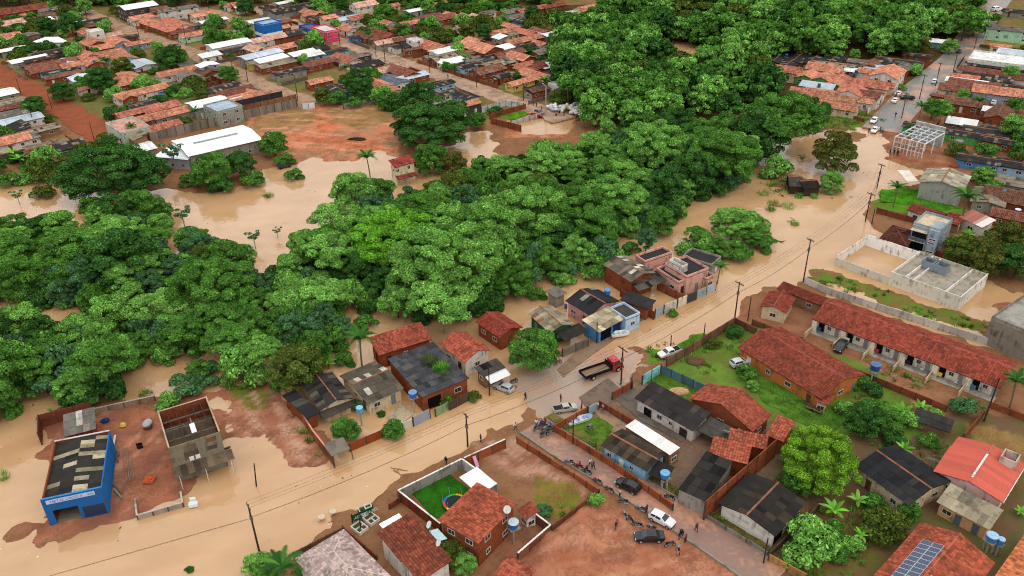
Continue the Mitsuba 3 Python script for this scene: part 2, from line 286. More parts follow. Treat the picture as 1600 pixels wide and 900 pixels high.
sheet('lawn', 'walled green plot beside the flooded red lot', ground_poly([(772, 182), (822, 168), (848, 172), (800, 190)]), LAND_Z + .06, 'lawn', C('5b8f2a'))
sheet('lawn', 'tall green grass in front of the grey gabled warehouse', ground_poly([(1374, 300), (1440, 300), (1482, 318), (1500, 330), (1470, 330), (1378, 318)]), LAND_Z + .06, 'lawn', C('4d8a20'), amp=1.5)
sheet('lawn', 'grass verge beside the road near the white pickup', ground_poly([(1018, 560), (1088, 524), (1098, 528), (1030, 566)]), LAND_Z - .3, 'lawn', C('4d7d22'), amp=1.)
sheet('lawn', 'grass patch round the stored boat in the corner yard', ground_poly([(872, 672), (905, 652), (935, 655), (958, 672), (945, 700), (920, 695)]), LAND_Z + .06, 'lawn', C('5d7a2c'), amp=1.)
sheet('pavement', 'trodden pale driveway beside the grassy boat yard', ground_poly([(928, 646), (940, 640), (985, 672), (966, 690)]), LAND_Z + .05, 'cement', C('967e66'))
sheet('pavement', 'grey cement yard beside the dark roofed white cottage', ground_poly([(955, 622), (988, 604), (1000, 628), (1082, 676), (1065, 694), (1000, 660)]), LAND_Z + .06, 'cement', C('6f665d'))
# ---------------------------------------------------------------- builders: roofs, houses, walls
HC = {'o': 'cb8263', 'r': 'bd6d57', 'd': '885242', 'p': 'cf9f8b', 'k': '3b3a3a', 'g': '77736c', 't': '8d8371', 'w': 'd9dcdc', 'b': 'aebcc9', 'm': '86402f', 'n': '7d5644', 'c': 'cf8d6a'}
WC = {'W': 'd0ccc2', 'C': 'cbb998', 'G': '58a356', 'B': '4f86b8', 'L': '8fb4c8', 'b': '9a5436', 'g': '918d84', 'P': 'd39a97', 'Y': 'cbb25a', 'T': '74b5ab', 'M': 'a9d2b4', 'n': '8a6a4e', 'v': '8f97a6', 'k': '4b4843'}
TILE_KINDS = set('ordpmcn')
HR = np.random.default_rng(11)
def tile_cells(mb, o, e, s, L, S, col, q, mask=None, rnd=HR, lift=1.0):
    n = np.cross(e, s); n = n if n[2] > 0 else -n
    pw, ph = ((.42, .56), (.55, .95), (1.0, 1.3))[2 - q]
    nx, ny = max(2, int(round(L / pw))), max(2, int(round(S / ph)))
    I, J = [a.ravel() for a in np.meshgrid(np.arange(nx), np.arange(ny))]
    dx, dy = L / nx, S / ny
    if mask is not None:
        k = mask((I + .5) * dx, (J + .5) * dy); I, J = I[k], J[k]
    if not len(I): return
    m = len(I); tone = (.68 + .6 * rnd.random(m)) if q == 2 else (.7 + .6 * rnd.random(m))
    P = o + (I * dx)[:, None] * e + (J * dy)[:, None] * s
    tone = tone * (.8 + .4 * meshkit.fbm(P * .4, 3, 8))
    shift = (rnd.random((m, 1)) - .5) * np.array([[.10, .02, -.03]])
    cc = np.clip(np.asarray(col) * tone[:, None] * (1 + shift), 0, 1)
    if q == 0:
        xs, zs = np.array([0, 1.0]), np.array([0, 0.0])
    else:
        xs, zs = np.array([-.06, .2, .75, 1.02]), np.array([0, .11, .11, 0])
    z0, z1 = (.045, .0) if q == 2 else ((.05, 0.) if q == 1 else (.06, 0.0))
    jit = (rnd.random(m) - .5) * .02 * lift
    rows = []
    for y, z in ((-.06, z0), (1.0, z1)):
        for x, zz in zip(xs, zs):
            rows.append(P + (x * dx) * e + (y * dy) * s + (zz + z + jit)[:, None] * n)
    V = np.stack(rows, 1).reshape(-1, 3); w = len(xs)
    b = (np.arange(m) * 2 * w)[:, None]
    F = np.vstack([np.stack([b[:, 0] + i, b[:, 0] + i + 1, b[:, 0] + w + i + 1, b[:, 0] + w + i], 1) for i in range(w - 1)])
    mb.add(V, F, np.repeat(cc, 2 * w, 0))
def sheet_list(o, e, s, L, S, col, q, pal=None, rnd=HR, sw=1.0, sl=1.75, mask=None):
    """Corrugated sheets of one slope, each with its own tone: list of (v, f, colour)."""
    n = np.cross(e, s); n = n if n[2] > 0 else -n
    nx, ny = max(1, int(round(L / sw))), max(1, int(round(S / sl)))
    dx, dy, out = L / nx, S / ny, []
    k = {2: 11, 1: 5, 0: 2}[q]
    t = np.linspace(0, 1.03, k); wave = (np.arange(k) % 2) * (.05 if q == 2 else .04)
    for j in range(ny):
        for i in range(nx):
            if mask is not None and not mask((i + .5) * dx, (j + .5) * dy): continue
            c = np.asarray(col) * (.86 + .28 * rnd.random())
            if pal and rnd.random() < pal[1]: c = np.asarray(pal[0][int(rnd.integers(len(pal[0])))]) * (.85 + .3 * rnd.random())
            z = .02 * rnd.random(); tilt = .015 * (rnd.random() - .5)
            P = o + i * dx * e + j * dy * s
            lo = P + (t * dx)[:, None] * e - .1 * s + (wave + z + .05)[:, None] * n
            hi = P + (t * dx)[:, None] * e + (dy + tilt) * s + (wave + z)[:, None] * n
            a = np.arange(k - 1)
            out.append((np.vstack([lo, hi]), np.stack([a, a + 1, a + k + 1, a + k], 1), c))
    return out
def roof(parent, O, e1, e2, L, W, h, rtype, mat, col, pitch, q, pal=None, split=False, caps=True, pcol=None):
    """A roof over the rectangle O, e1*L, e2*W whose eaves lie at height h; returns the wall-top function."""
    up = np.array([0, 0, 1.0]); mb, sheets = MB(), []
    O = np.array([O[0], O[1], h])
    capc = np.clip(np.asarray(col) * 1.15 + .03, 0, 1) if mat == 'tile' else np.asarray(C('9a6a52') if mat == 'cement' else col)
    def slope(o, e, d, Ls, run, mask=None):
        s = unit(d + up * pitch); S = run * math.hypot(1, pitch)
        nn = np.cross(e, s); nn = nn if nn[2] > 0 else -nn
        c3 = math.hypot(1, pitch)
        m2 = None if mask is None else (lambda x, y: mask(x, y / c3))
        if mat == 'tile': tile_cells(mb, o, e, s, Ls, S, col, q, m2)
        else: sheets.extend(sheet_list(o, e, s, Ls, S, col, q, pal, sl=(1.75 if mat == 'cement' else 4.5), sw=1.0 if q else 1.4, mask=m2))
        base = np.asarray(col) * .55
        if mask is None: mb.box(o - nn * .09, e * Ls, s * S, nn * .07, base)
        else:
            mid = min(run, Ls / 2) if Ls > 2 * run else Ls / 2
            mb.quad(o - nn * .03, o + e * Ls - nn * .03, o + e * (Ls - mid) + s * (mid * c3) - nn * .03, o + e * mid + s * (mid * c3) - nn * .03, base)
    def cap(a, b): mb.tube(a + up * .04, b + up * .04, .15 if q == 2 else .17, n=5, c=capc)
    if rtype == 'g':
        slope(O, e1, e2, L, W / 2); slope(O + e1 * L + e2 * W, -e1, -e2, L, W / 2)
        r = W / 2 * pitch; a = O + e2 * W / 2 + up * r
        if caps: cap(a, a + e1 * L)
    elif rtype == 'h':
        r = min(W, L) / 2
        slope(O, e1, e2, L, W / 2, lambda x, y: (x > y - .2) & (x < L - y + .2)); slope(O + e1 * L + e2 * W, -e1, -e2, L, W / 2, lambda x, y: (x > y - .2) & (x < L - y + .2))
        slope(O + e1 * L, e2, -e1, W, W / 2, lambda x, y: (x > y - .2) & (x < W - y + .2)); slope(O + e2 * W, -e2, e1, W, W / 2, lambda x, y: (x > y - .2) & (x < W - y + .2))
        a, b = O + e1 * W / 2 + e2 * W / 2 + up * (W / 2 * pitch), O + e1 * (L - W / 2) + e2 * W / 2 + up * (W / 2 * pitch)
        if caps:
            cap(a, b); cap(O, a); cap(O + e2 * W, a); cap(O + e1 * L, b); cap(O + e1 * L + e2 * W, b)
    elif rtype == 's':
        slope(O, e1, e2, L, W)
    elif rtype == 'f':
        mb.box(O - up * .15, e1 * L, e2 * W, up * .15, col)
        pc = np.clip(np.asarray(col) * .5 + .28 if pcol is None else np.asarray(pcol) * 1.1, 0, 1)
        for o, ex, ey in ((O, e1 * L, e2 * .16), (O + e2 * (W - .16), e1 * L, e2 * .16), (O + e2 * .16, e1 * .16, e2 * (W - .32)), (O + e1 * (L - .16) + e2 * .16, e1 * .16, e2 * (W - .32))):
            mb.box(o, ex, ey, up * .5, pc)
    bs = {'tile': 'tile', 'cement': 'cement', 'metal': 'metal', 'slab': 'cement'}[mat]
    if sheets and not split:
        for v, f, c in sheets: mb.add(v, f, c)
    key = part(parent, 'roof', mb, bs)
    if sheets and split:
        for v, f, c in sheets: part(key, 'sheet', (v, f), bs, c)
    return key
def frame_of(A, B, Cc, h):
    a, b, c = at(*A, h), at(*B, h), at(*Cc, h)
    e1 = unit((b - a) * [1, 1, 0]); L = float(np.dot(b - a, e1)); e2 = np.array([-e1[1], e1[0], 0.0])
    W = float(np.dot(c - b, e2))
    if W < 0: e2, W = -e2, -W
    return a, e1, e2, L, W
def opening(parent, kind, p, out, w, h, sill, near, col=None):
    """A window, a door, or a panel coloured dark as an unlit doorway, on a wall at p (foot of the wall, middle of the opening)."""
    side = np.cross([0, 0, 1.0], out); up = np.array([0, 0, 1.0]); fr, pane = MB(), MB()
    fc = C('c9c4b8') if col is None else np.asarray(col)
    o = p + up * sill - side * w / 2 + out * .003; t = .08
    if kind == 'window':
        for q0, ex, ez in ((o, side * w, up * t), (o + up * (h - t), side * w, up * t), (o + up * t, side * t, up * (h - 2 * t)), (o + up * t + side * (w - t), side * t, up * (h - 2 * t))):
            fr.box(q0, ex, out * .07, ez, fc)
        fr.box(o + up * t + side * (w / 2 - .025), side * .05, out * .05, up * (h - 2 * t), fc)
        pane.box(o + up * t + side * t, side * (w - 2 * t), out * .03, up * (h - 2 * t), (.02, .025, .03))
        if near:
            k = part(parent, 'window', fr, 'metal'); part(k, 'pane', pane, 'glass')
        else:
            fr.v += pane.v; fr.f += [f + fr.n for f in pane.f]; fr.c += pane.c; part(parent, 'window', fr, 'metal')
    else:  # doors, and dark panels whose colour paints the shade inside open doorways
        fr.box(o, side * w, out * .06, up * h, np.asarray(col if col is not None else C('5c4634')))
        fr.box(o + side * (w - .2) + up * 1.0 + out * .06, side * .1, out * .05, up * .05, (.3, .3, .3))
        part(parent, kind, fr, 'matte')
def house(name, label, A, B, Cc, h=3.0, rt='g', ridge=1, mat='tile', rc='o', wc='W', pitch=.34, oh=.45, cat='house', group=None, op='auto', z0=-.7, pal=None, split=None, q=None, frame=None, wallmat='paint', walls=True):
    a, e1, e2, L, W = frame if frame else frame_of(A, B, Cc, h)
    if rt == 's' and ridge == 1 and not frame:            # the far edge of a lean-to stands higher than its eave
        for _ in range(3): W = abs(float(np.dot(at(*Cc, h + W * pitch) - at(*B, h), e2)))
    if ridge in (2, 4):
        a, e1, e2, L, W = (a + e1 * L, e2, -e1, W, L)
    if ridge in (3, 4) and rt == 's':
        a, e1, e2, L, W = (a + e1 * L + e2 * W, -e1, -e2, L, W)
    key = thing(name, label, cat, group)
    ctr = a + e1 * L / 2 + e2 * W / 2
    if q is None:
        s = ppm(ctr); q = 2 if s > 6.0 else (1 if s > 4.1 else 0)
    rcol, wcol = C(HC.get(rc, rc)), C(WC.get(wc, wc))
    if mat == 'tile': rcol = rcol * .8 + .2 * rcol.mean() * np.array([1.25, 1.0, .85])
    if split is None: split = q == 2 and mat == 'cement'
    roof(key, a, e1, e2, L, W, h, rt, mat, rcol, pitch, q, pal, split, True, wcol)
    up = np.array([0, 0, 1.0])
    i = min(oh, L * .2, W * .2) if rt != 'f' else 0.0
    w0 = np.array([a[0], a[1], 0]) + e1 * i + e2 * i; l, w = L - 2 * i, W - 2 * i
    hw = h + i * pitch - .1 if rt != 'f' else h - .15
    if walls:
        mb = MB(); g = .0
        if rt == 'g': top = [(0, hw), (w / 2, hw + w / 2 * pitch), (w, hw)]
        elif rt == 's': top = [(0, hw), (w, hw + w * pitch)]
        else: top = [(0, hw), (w, hw)]
        sec = [(0, z0)] + top + [(w, z0)]
        v = [w0 + e2 * y + up * z for y, z in sec] + [w0 + e1 * l + e2 * y + up * z for y, z in sec]
        n = len(sec); mb.add(v, [[k, k + 1, n + k + 1, n + k] for k in range(n - 1)], wcol)
        for base in (0, n): mb.add([v[base + k] for k in range(n)], [[0, k, k + 1] for k in range(1, n - 1)], wcol)
        part(key, 'wall', mb, wallmat)
    ww = [(w0 + e1 * l / 2, -e2, l, hw), (w0 + e1 * l + e2 * w / 2, e1, w, hw), (w0 + e1 * l / 2 + e2 * w, e2, l, hw), (w0 + e2 * w / 2, -e1, w, hw)]
    zf = max(z0, .45) if z0 > -.5 else .3
    if op == 'auto' and walls:
        r2 = np.random.default_rng(int(abs(ctr[0] * 7 + ctr[1] * 13)) + 1)
        for c0, out, ln, hh in ww:
            if np.dot(out, EYE - c0) < 20 or hh < 2.3: continue
            nn = int(np.clip(ln / 3.2, 1, 4 if q == 2 else 3)); side = np.cross(up, out)
            for k in range(nn):
                p = c0 + side * (ln * ((k + .5) / nn - .5)) + up * zf
                if r2.random() < .28: opening(key, 'door', p, out, .9, min(2.05, hh - .6), 0, q == 2, C(('5c4634', '6d7a80', 'c9c4b8', '4a2f22')[int(r2.integers(4))]))
                elif hh > 2.3: opening(key, 'window', p, out, 1.0 + .5 * r2.random(), .95, max(.6, min(1.0, hh - 1.9)), q == 2)
                if hh > 4.6: opening(key, 'window', p, out, 1.3, 1.0, 3.6, q == 2)
    elif op and walls:
        for s_, t_, kind, w_, h_, sill, *cc in op:
            c0, out, ln, hh = ww[s_]; side = np.cross(up, out)
            opening(key, kind, c0 + side * ((t_ - .5) * ln) + up * zf, out, w_, h_, sill, q == 2, C(cc[0]) if cc else None)
    return key, (a, e1, e2, L, W)
def wall_run(name, label, pts, h=2.0, col='9a5436', mat='brick', t=.16, post=2.6, capc=None, z0=-.6, cat='wall', group=None, panels=True, base=.35, postc='55463a', zt=0.0):
    """A yard wall: panels between concrete posts, each a part of the wall."""
    P = [at(u, v, zt) * [1, 1, 0] for u, v in pts]; key = thing(name, label, cat, group)
    up = np.array([0, 0, 1.0]); r = np.random.default_rng(len(label) + len(pts)); cm = MB(); simple = MB()
    for a, b in zip(P[:-1], P[1:]):
        e = unit(b - a); L = np.linalg.norm(b - a); n = max(1, int(round(L / post))); s = np.cross(up, e); d = L / n
        for i in range(n):
            o = a + e * (d * i + .09) - s * t / 2 + up * z0
            hh = h + base - z0 + (.0 if capc else .05 * (r.random() - .5))
            c = C(col) * (.82 + .36 * r.random())
            if panels: part(key, 'panel', MB().box(o, e * (d - .18), s * t, up * hh, c), mat)
            else: simple.box(o, e * (d - .18), s * t, up * hh, c)
            if panels: part(key, 'post', MB().cbox(a + e * d * i + up * ((h + base + z0) / 2 + .02), (.18, t + .08, h + base - z0 + .04), math.atan2(e[1], e[0]), C(postc)), 'cement')
            else: simple.cbox(a + e * d * i + up * ((h + base + z0) / 2 + .02), (.18, t + .08, h + base - z0 + .04), math.atan2(e[1], e[0]), C(postc))
        if capc: part(key, 'coping', MB().box(a - s * (t / 2 + .05) + up * (h + base + .03), e * L, s * (t + .1), up * .07, C(capc)), 'paint')
    simple.cbox(P[-1] + up * ((h + base + z0) / 2), (.18, t + .08, h + base - z0 + .04), math.atan2(e[1], e[0]), C(postc))
    if panels: part(key, 'post', simple, 'cement')
    else: put(key, simple, mat)
    return key
# ---------------------------------------------------------------- houses near the flooded road
UP = np.array([0, 0, 1.0])
DARKPAL = ([C('2a2a2a'), C('4d4a45'), C('1f1f20')], .5)
MIXPAL = ([C('b9b4a4'), C('8c8676'), C('d8d8d2')], .3)
def lettering(parent, name, text, height, o, ex, out, col, depth=.03):
    m = meshkit.text_mesh(text, height, depth)
    v = np.array(m.vertices); ey = np.cross(out, ex)
    return part(parent, name, (o + v[:, :1] * ex + v[:, 1:2] * ey + v[:, 2:] * out, np.array(m.faces)), 'matte', C(col))
# the blue shop with the parapet sign
a, b, c = at(62.5, 782, 5.4), at(157, 762, 5.4), at(142.5, 676, 5.4)
e1 = unit((b - a) * [1, 1, 0]); Lb = float(np.dot(b - a, e1)); e2 = np.array([-e1[1], e1[0], 0]); Wb = float(np.dot(c - b, e2))
blue = thing('shop', 'blue painted shop with lettered parapet and patched cement sheet roof', 'shop')
BL, O5 = C('255f9c'), np.array([a[0], a[1], 0.])
roof(blue, O5 + e1 * .25 + e2 * .3 + e1 * (Lb - .5), e2, -e1, Wb - .6, Lb - .5, 4.45, 'g', 'cement', C('3a3937'), .18, 2, ([C('a39a83'), C('8f866c'), C('b5ac92'), C('2d2c2b')], .26), True, False)
m = MB()
dw, dl, dh = Lb * .42, Lb * .12, 2.5
m.box(O5 - UP * .6, e1 * dl, e2 * .25, UP * 6.0, BL); m.box(O5 + e1 * dl + UP * (dh + .45), e1 * dw, e2 * .25, UP * (5.4 - dh - .45), BL)
m.box(O5 + e1 * (dl + dw) - UP * .6, e1 * (Lb - dl - dw), e2 * .25, UP * 6.0, BL)
part(blue, 'facade', m, 'paint')
m = MB().box(O5 + e1 * (Lb - .2) + e2 * .25 - UP * .6, e1 * .2, e2 * (Wb - .25), UP * 5.5, C('2a6cae')); part(blue, 'side_wall', m, 'paint')
part(blue, 'side_wall', MB().box(O5 + e2 * .25 - UP * .6, e1 * .2, e2 * (Wb - .25), UP * 5.6, C('8a4f36')), 'brick')
part(blue, 'rear_wall', MB().box(O5 + e2 * (Wb - .2) + e1 * .2 - UP * .6, e1 * (Lb - .4), e2 * .2, UP * 5.75, C('7d4634')), 'brick')
part(blue, 'coping', MB().box(O5 + e2 * (Wb - .24) + UP * 5.16, e1 * Lb, e2 * .28, UP * .08, C('c9c9c9')), 'paint')
part(blue, 'coping', MB().box(O5 - e2 * .03 + UP * 5.4, e1 * Lb, e2 * .3, UP * .07, C('3f86c6')), 'paint')
part(blue, 'gate', MB().box(O5 + e1 * (Lb * .6) - e2 * .05 + UP * .3, e1 * (Lb * .37), e2 * .05, UP * 2.1, C('1c2c4a')), 'metal')
part(blue, 'floor', MB().box(O5 + e1 * dl + e2 * .25, e1 * dw, e2 * 3, UP * .5, C('6f675e')), 'matte')
k = part(blue, 'sign', MB().box(O5 + e1 * .6 - e2 * .04 + UP * 4.35, e1 * (Lb - 1.6), e2 * .04, UP * .75, C('a9c6e6')), 'matte')
for tx_, x_, hh_ in (('METAL', .08, .44), ('URGICA', .40, .44), ('WE', .84, .44)):
    lettering(k, 'lettering', tx_, hh_, O5 + e1 * (.6 + (Lb - 1.6) * x_) - e2 * .045 + UP * 4.5, e1, -e2, '94569a', .02)
house('shed', 'grey sheet roofed lean-to behind the blue shop', (100, 683), (150, 670), (142, 637), 3.2, 's', 1, 'cement', 'g', 'b', .12, wallmat='brick', op=[], pal=MIXPAL)
wall_run('brick_wall', 'rough brick enclosure behind the blue shop', [(66, 695), (66, 668), (146, 647)], 2.4, '7d4634')
wall_run('brick_wall', 'low concrete capped wall along the back of the building plot', [(147, 648), (243, 627)], .9, '8d7a68', 'cement', capc='b5aa9a', panels=False)
# unfinished two storey building
fa, fb, fc = at(263, 701, 7.2), at(344, 675, 7.2), at(323, 620, 7.2)
g1 = unit((fb - fa) * [1, 1, 0]); Lg = float(np.dot(fb - fa, g1)); g2 = np.array([-g1[1], g1[0], 0]); Wg = float(np.dot(fc - fb, g2)); Og = np.array([fa[0], fa[1], 0.])
gb = thing('unfinished_building', 'roofless grey rendered two storey building with exposed brick inside', 'building')
GR = C('7c7564')
m = MB(); Hg = 7.2
xs = [0, .27, .52, .70, .9, 1]
for x0, x1, z0, z1 in ((0, .24, -.6, Hg), (.24, .52, -.6, 3.6), (.24, .52, 5.5, Hg), (.52, .68, -.6, Hg), (.68, .88, -.6, 4.2), (.68, .88, 5.2, Hg), (.88, 1, -.6, Hg)):
    m.box(Og + g1 * (Lg * x0) + UP * z0, g1 * (Lg * (x1 - x0)), g2 * .2, UP * (z1 - z0), GR)
part(gb, 'facade', m, 'paint')
part(gb, 'render_patch', MB().box(Og + g1 * Lg * .26 - g2 * .03 + UP * 5.55, g1 * Lg * .25, g2 * .03, UP * 1.2, C('6b6252')), 'cement')
part(gb, 'render_patch', MB().box(Og + g1 * Lg * .70 - g2 * .03 + UP * 6.0, g1 * Lg * .2, g2 * .03, UP * .8, C('7d5d4a')), 'brick')
for o, ex, ey in ((Og + g2 * .2, g1 * .2, g2 * (Wg - .2)), (Og + g1 * (Lg - .2) + g2 * .2, g1 * .2, g2 * (Wg - .2)), (Og + g2 * (Wg - .2) + g1 * .2, g1 * (Lg - .4), g2 * .2)):
    part(gb, 'brick_wall', MB().box(o - UP * .6, ex, ey, UP * (Hg + .6), C('8a4b34')), 'brick')
part(gb, 'coping', MB().box(Og - g1 * .02 + g2 * .2 + UP * Hg, g1 * .24, g2 * Wg, UP * .06, C('b7a48c')).box(Og + g1 * (Lg - .22) + g2 * .2 + UP * Hg, g1 * .24, g2 * Wg, UP * .06, C('b7a48c')).box(Og + g1 * .22 + g2 * (Wg - .2) + UP * Hg, g1 * (Lg - .44), g2 * .22, UP * .06, C('b7a48c')), 'cement')
part(gb, 'floor', MB().box(Og + g1 * .2 + g2 * .2 + UP * 3.4, g1 * (Lg - .4), g2 * (Wg - .4), UP * .2, C('6d5a4a')), 'cement')
for k in range(1, 4): part(gb, 'beam', MB().box(Og + g1 * .2 + g2 * (Wg * k / 4) + UP * (Hg - .9), g1 * (Lg - .4), g2 * .16, UP * .2, C('6b6259')), 'cement')
for k in range(1, 6): part(gb, 'rafter', MB().box(Og + g1 * (Lg * k / 6) + g2 * .2 + UP * (Hg - .68), g1 * .07, g2 * (Wg - .4), UP * .09, C('4d443c')), 'matte')
part(gb, 'partition', MB().box(Og + g1 * .2 + g2 * (Wg * .62) + UP * 3.6, g1 * (Lg * .4), g2 * .15, UP * 2.4, C('7f766a')).box(Og + g1 * Lg * .55 + g2 * (Wg * .35) + UP * 3.6, g1 * .15, g2 * (Wg * .4), UP * 2.4, C('8c8478')), 'cement')
part(gb, 'loose_sheet', MB().box(Og + g1 * Lg * .5 + g2 * Wg * .25 + UP * (Hg - .55), g1 * .8 + g2 * .1, g2 * 2.6, UP * .04, C('d8dde2')), 'metal')
cs = sheet_list(Og - g1 * .2 - g2 * 2.0 + UP * 2.7, g1, unit(g2 + UP * .28), Lg + 1.2, 2.1, C('6a5a4a'), 2, ([C('4f4439'), C('7d6b58')], .5), sl=2.2)
for v, f, c_ in cs: part(gb, 'canopy_sheet', (v, f), 'cement', c_)
for x in (.05, .55, 1.05): part(gb, 'canopy_post', MB().tube(Og + g1 * Lg * x - g2 * 1.9 - UP * .6, Og + g1 * Lg * x - g2 * 1.9 + UP * 2.8, .07, c=C('c9c2b4')), 'matte')
for k in range(9): part(gb, 'stair_tread', MB().box(Og + g1 * (Lg + .05) + g2 * (.4 + k * .42) + UP * (.4 + .36 * (8 - k)), g1 * 1.0, g2 * .3, UP * .06, C('4d4035')), 'matte')
for x in (.32, .44): part(gb, 'board', MB().box(Og + g1 * Lg * x - g2 * .06 + UP * 3.55, g1 * .7, g2 * .04, UP * .8, C('dadada')), 'matte')
wall_run('low_wall', 'low concrete planter wall in front of the unfinished building', [(213, 786), (216, 812), (287, 792), (284, 775)], .55, '958c80', 'cement', capc='b9b0a2', panels=False)
# the row along the west side of the road
house('house', 'dark sheet roofed house with pink capped gable beside the mud bank', (501, 641), (551, 622), (521, 581), 3.3, 'g', 2, 'cement', '3c3a38', 'C', .3, pal=([C('5d564c'), C('2c2b2b')], .25))
house('shed', 'low black roofed annex along the mud bank wall', (480, 655), (500, 645), (473, 604), 2.9, 's', 2, 'cement', '323233', 'b', .08, op=[], wallmat='brick', pal=DARKPAL)
house('porch', 'brown sheet porch in front of the dark roofed house', (506, 655), (553, 634), (550, 622), 2.4, 's', 1, 'cement', '4d4640', 'n', .15, oh=.1, walls=False)
house('house', 'brown patchwork sheet roofed house with white skylight sheets', (574, 632), (631, 607), (576, 569), 3.0, 'g', 1, 'cement', '5d564b', 'C', .22, pal=([C('c9c6ba'), C('7b6f5a'), C('4a443c')], .22))
house('house', 'wide flat roofed brick house with weeds growing on its black roof', (659, 621), (733, 591), (680, 533), 3.6, 's', 1, 'cement', '4a4b50', 'b', .05, wallmat='brick', pal=([C('55565a'), C('3c3c3e'), C('5c5a56')], .3), oh=.3,
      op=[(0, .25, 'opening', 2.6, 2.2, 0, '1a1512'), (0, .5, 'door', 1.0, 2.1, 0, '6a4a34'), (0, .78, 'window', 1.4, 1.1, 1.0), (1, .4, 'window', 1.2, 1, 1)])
house('house', 'orange tiled house behind the black flat roof', (592, 556), (675, 530), (652, 504), 3.4, 's', 1, 'tile', 'b05038', 'b', .22, wallmat='brick')
house('house', 'orange tiled gabled house with white front beside the black flat roof', (726, 567), (768, 547), (730, 518), 3.6, 'g', 2, 'tile', 'b04f36', 'W', .42)
house('shop', 'small sheet roofed shop with a white awning by the silver car', (756, 589), (790, 574), (776, 559), 3.0, 's', 1, 'cement', '4c4a46', 'n', .12, pal=DARKPAL)
house('house', 'small red tiled brick house under the forest edge', (781, 529), (817, 512), (778, 487), 3.2, 'g', 2, 'tile', '96392b', 'b', .4, wallmat='brick')
house('house', 'green gabled house with striped grey sheet roof', (859, 520), (897, 507), (863, 478), 3.4, 'g', 2, 'cement', '8f8671', '2d5a36', .3, pal=([C('a39a83'), C('776f5f'), C('8c5f4a')], .4))
house('porch', 'dark lean-to roof in front of the green gabled house', (882, 533), (919, 518), (896, 508), 2.5, 's', 1, 'cement', '3a3733', 'n', .15, walls=False)
house('house', 'pink house under a black sheet roof with pale ridge', (922, 493), (968, 471), (936, 446), 3.6, 'g', 2, 'cement', '333336', 'P', .3, pal=([C('8d8a80'), C('262628')], .12))
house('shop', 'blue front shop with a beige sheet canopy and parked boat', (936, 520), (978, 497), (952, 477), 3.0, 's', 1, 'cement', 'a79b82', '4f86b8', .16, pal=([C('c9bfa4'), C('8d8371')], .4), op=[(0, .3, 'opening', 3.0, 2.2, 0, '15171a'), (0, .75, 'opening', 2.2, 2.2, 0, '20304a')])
house('house', 'blue white corner house with low dark roof behind parapets', (978, 500), (1000, 491), (976, 474), 3.2, 'f', 1, 'slab', '4b4744', 'a9c4dc', .1)
house('house', 'large grey barn roofed brick house with a pale skylight strip', (986, 441), (1024, 427), (982, 399), 4.4, 'g', 2, 'cement', '6d665b', 'b', .3, wallmat='brick', pal=([C('c4c2b8'), C('514a42'), C('85796a')], .4), op=[])
house('porch', 'wide grey sheet carport in front of the barn roofed house', (998, 455), (1042, 439), (1020, 425), 3.0, 's', 1, 'cement', '5f5a52', 'n', .22, walls=False, pal=DARKPAL)
pm = dict(rt='f', mat='slab', rc='39373a', wc='cfa090', op='auto')
house('house', 'salmon pink flat roofed modern house with dark roofs', (1073, 434), (1107, 421), (1072, 402), 4.6, **pm)
house('annex', 'low pink wing at the street side of the salmon house', (1060, 443), (1074, 438), (1040, 416), 3.4, **pm)
house('annex', 'pink rear wing with parapet roof behind the courtyard', (993, 401), (1035, 387), (1050, 396), 4.2, **pm)
house('annex', 'little pink garage box beside the potted palm', (1104, 437), (1116, 432), (1104, 424), 3.0, **pm)
house('water_tank', 'white concrete tank box on the salmon house roof', (1066, 419), (1075, 415), (1060, 402), 6.0, 'f', 1, 'slab', '8f8d88', 'W', .1, z0=4.7, op=[], cat='water tank')
house('annex', 'flat dark roofed outbuilding in the flooded yard beyond the pink house', (1066, 402), (1112, 416), (1090, 392), 2.8, 'f', 1, 'slab', '3b393a', 'g', .1)
# the east side
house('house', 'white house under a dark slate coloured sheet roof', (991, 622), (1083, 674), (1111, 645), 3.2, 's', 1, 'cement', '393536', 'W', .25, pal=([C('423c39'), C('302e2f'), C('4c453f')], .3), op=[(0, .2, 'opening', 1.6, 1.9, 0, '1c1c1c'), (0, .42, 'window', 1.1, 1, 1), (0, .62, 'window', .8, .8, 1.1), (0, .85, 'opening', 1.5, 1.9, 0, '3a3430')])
house('house', 'broad old orange tiled house beside the bright lawn', (1076, 623), (1176, 675), (1213, 652), 3.4, 'g', 2, 'tile', 'a04a33', 'b', .36, wallmat='brick')
house('shed', 'corrugated grey lean-to between white house and orange roofs', (1088, 671), (1126, 691), (1146, 669), 2.8, 's', 1, 'cement', '55524e', 'n', .1, walls=False)
house('house', 'upper orange tile lean-to roof along the tall brick wall', (1137, 690), (1197, 703), (1214, 684), 4.0, 's', 1, 'tile', 'ae5339', 'b', .2, wallmat='brick', op=[])
house('house', 'lower orange tile lean-to roof with pale eave beside the black roof', (1107, 711), (1168, 726), (1198, 701), 3.9, 's', 1, 'tile', 'ae5339', 'b', .2, wallmat='brick', op=[])
house('house', 'narrow orange tiled wing next to the round bright tree', (1196, 680), (1224, 691), (1252, 662), 3.6, 's', 1, 'tile', 'b5573c', 'b', .2, wallmat='brick', op=[])
house('workshop', 'black sheet roofed workshop behind a grey street wall', (1060, 764), (1102, 783), (1167, 731), 3.6, 's', 1, 'cement', '2e2c2c', 'g', .06, oh=.1, op=[], pal=([C('3b3836'), C('242323')], .5))
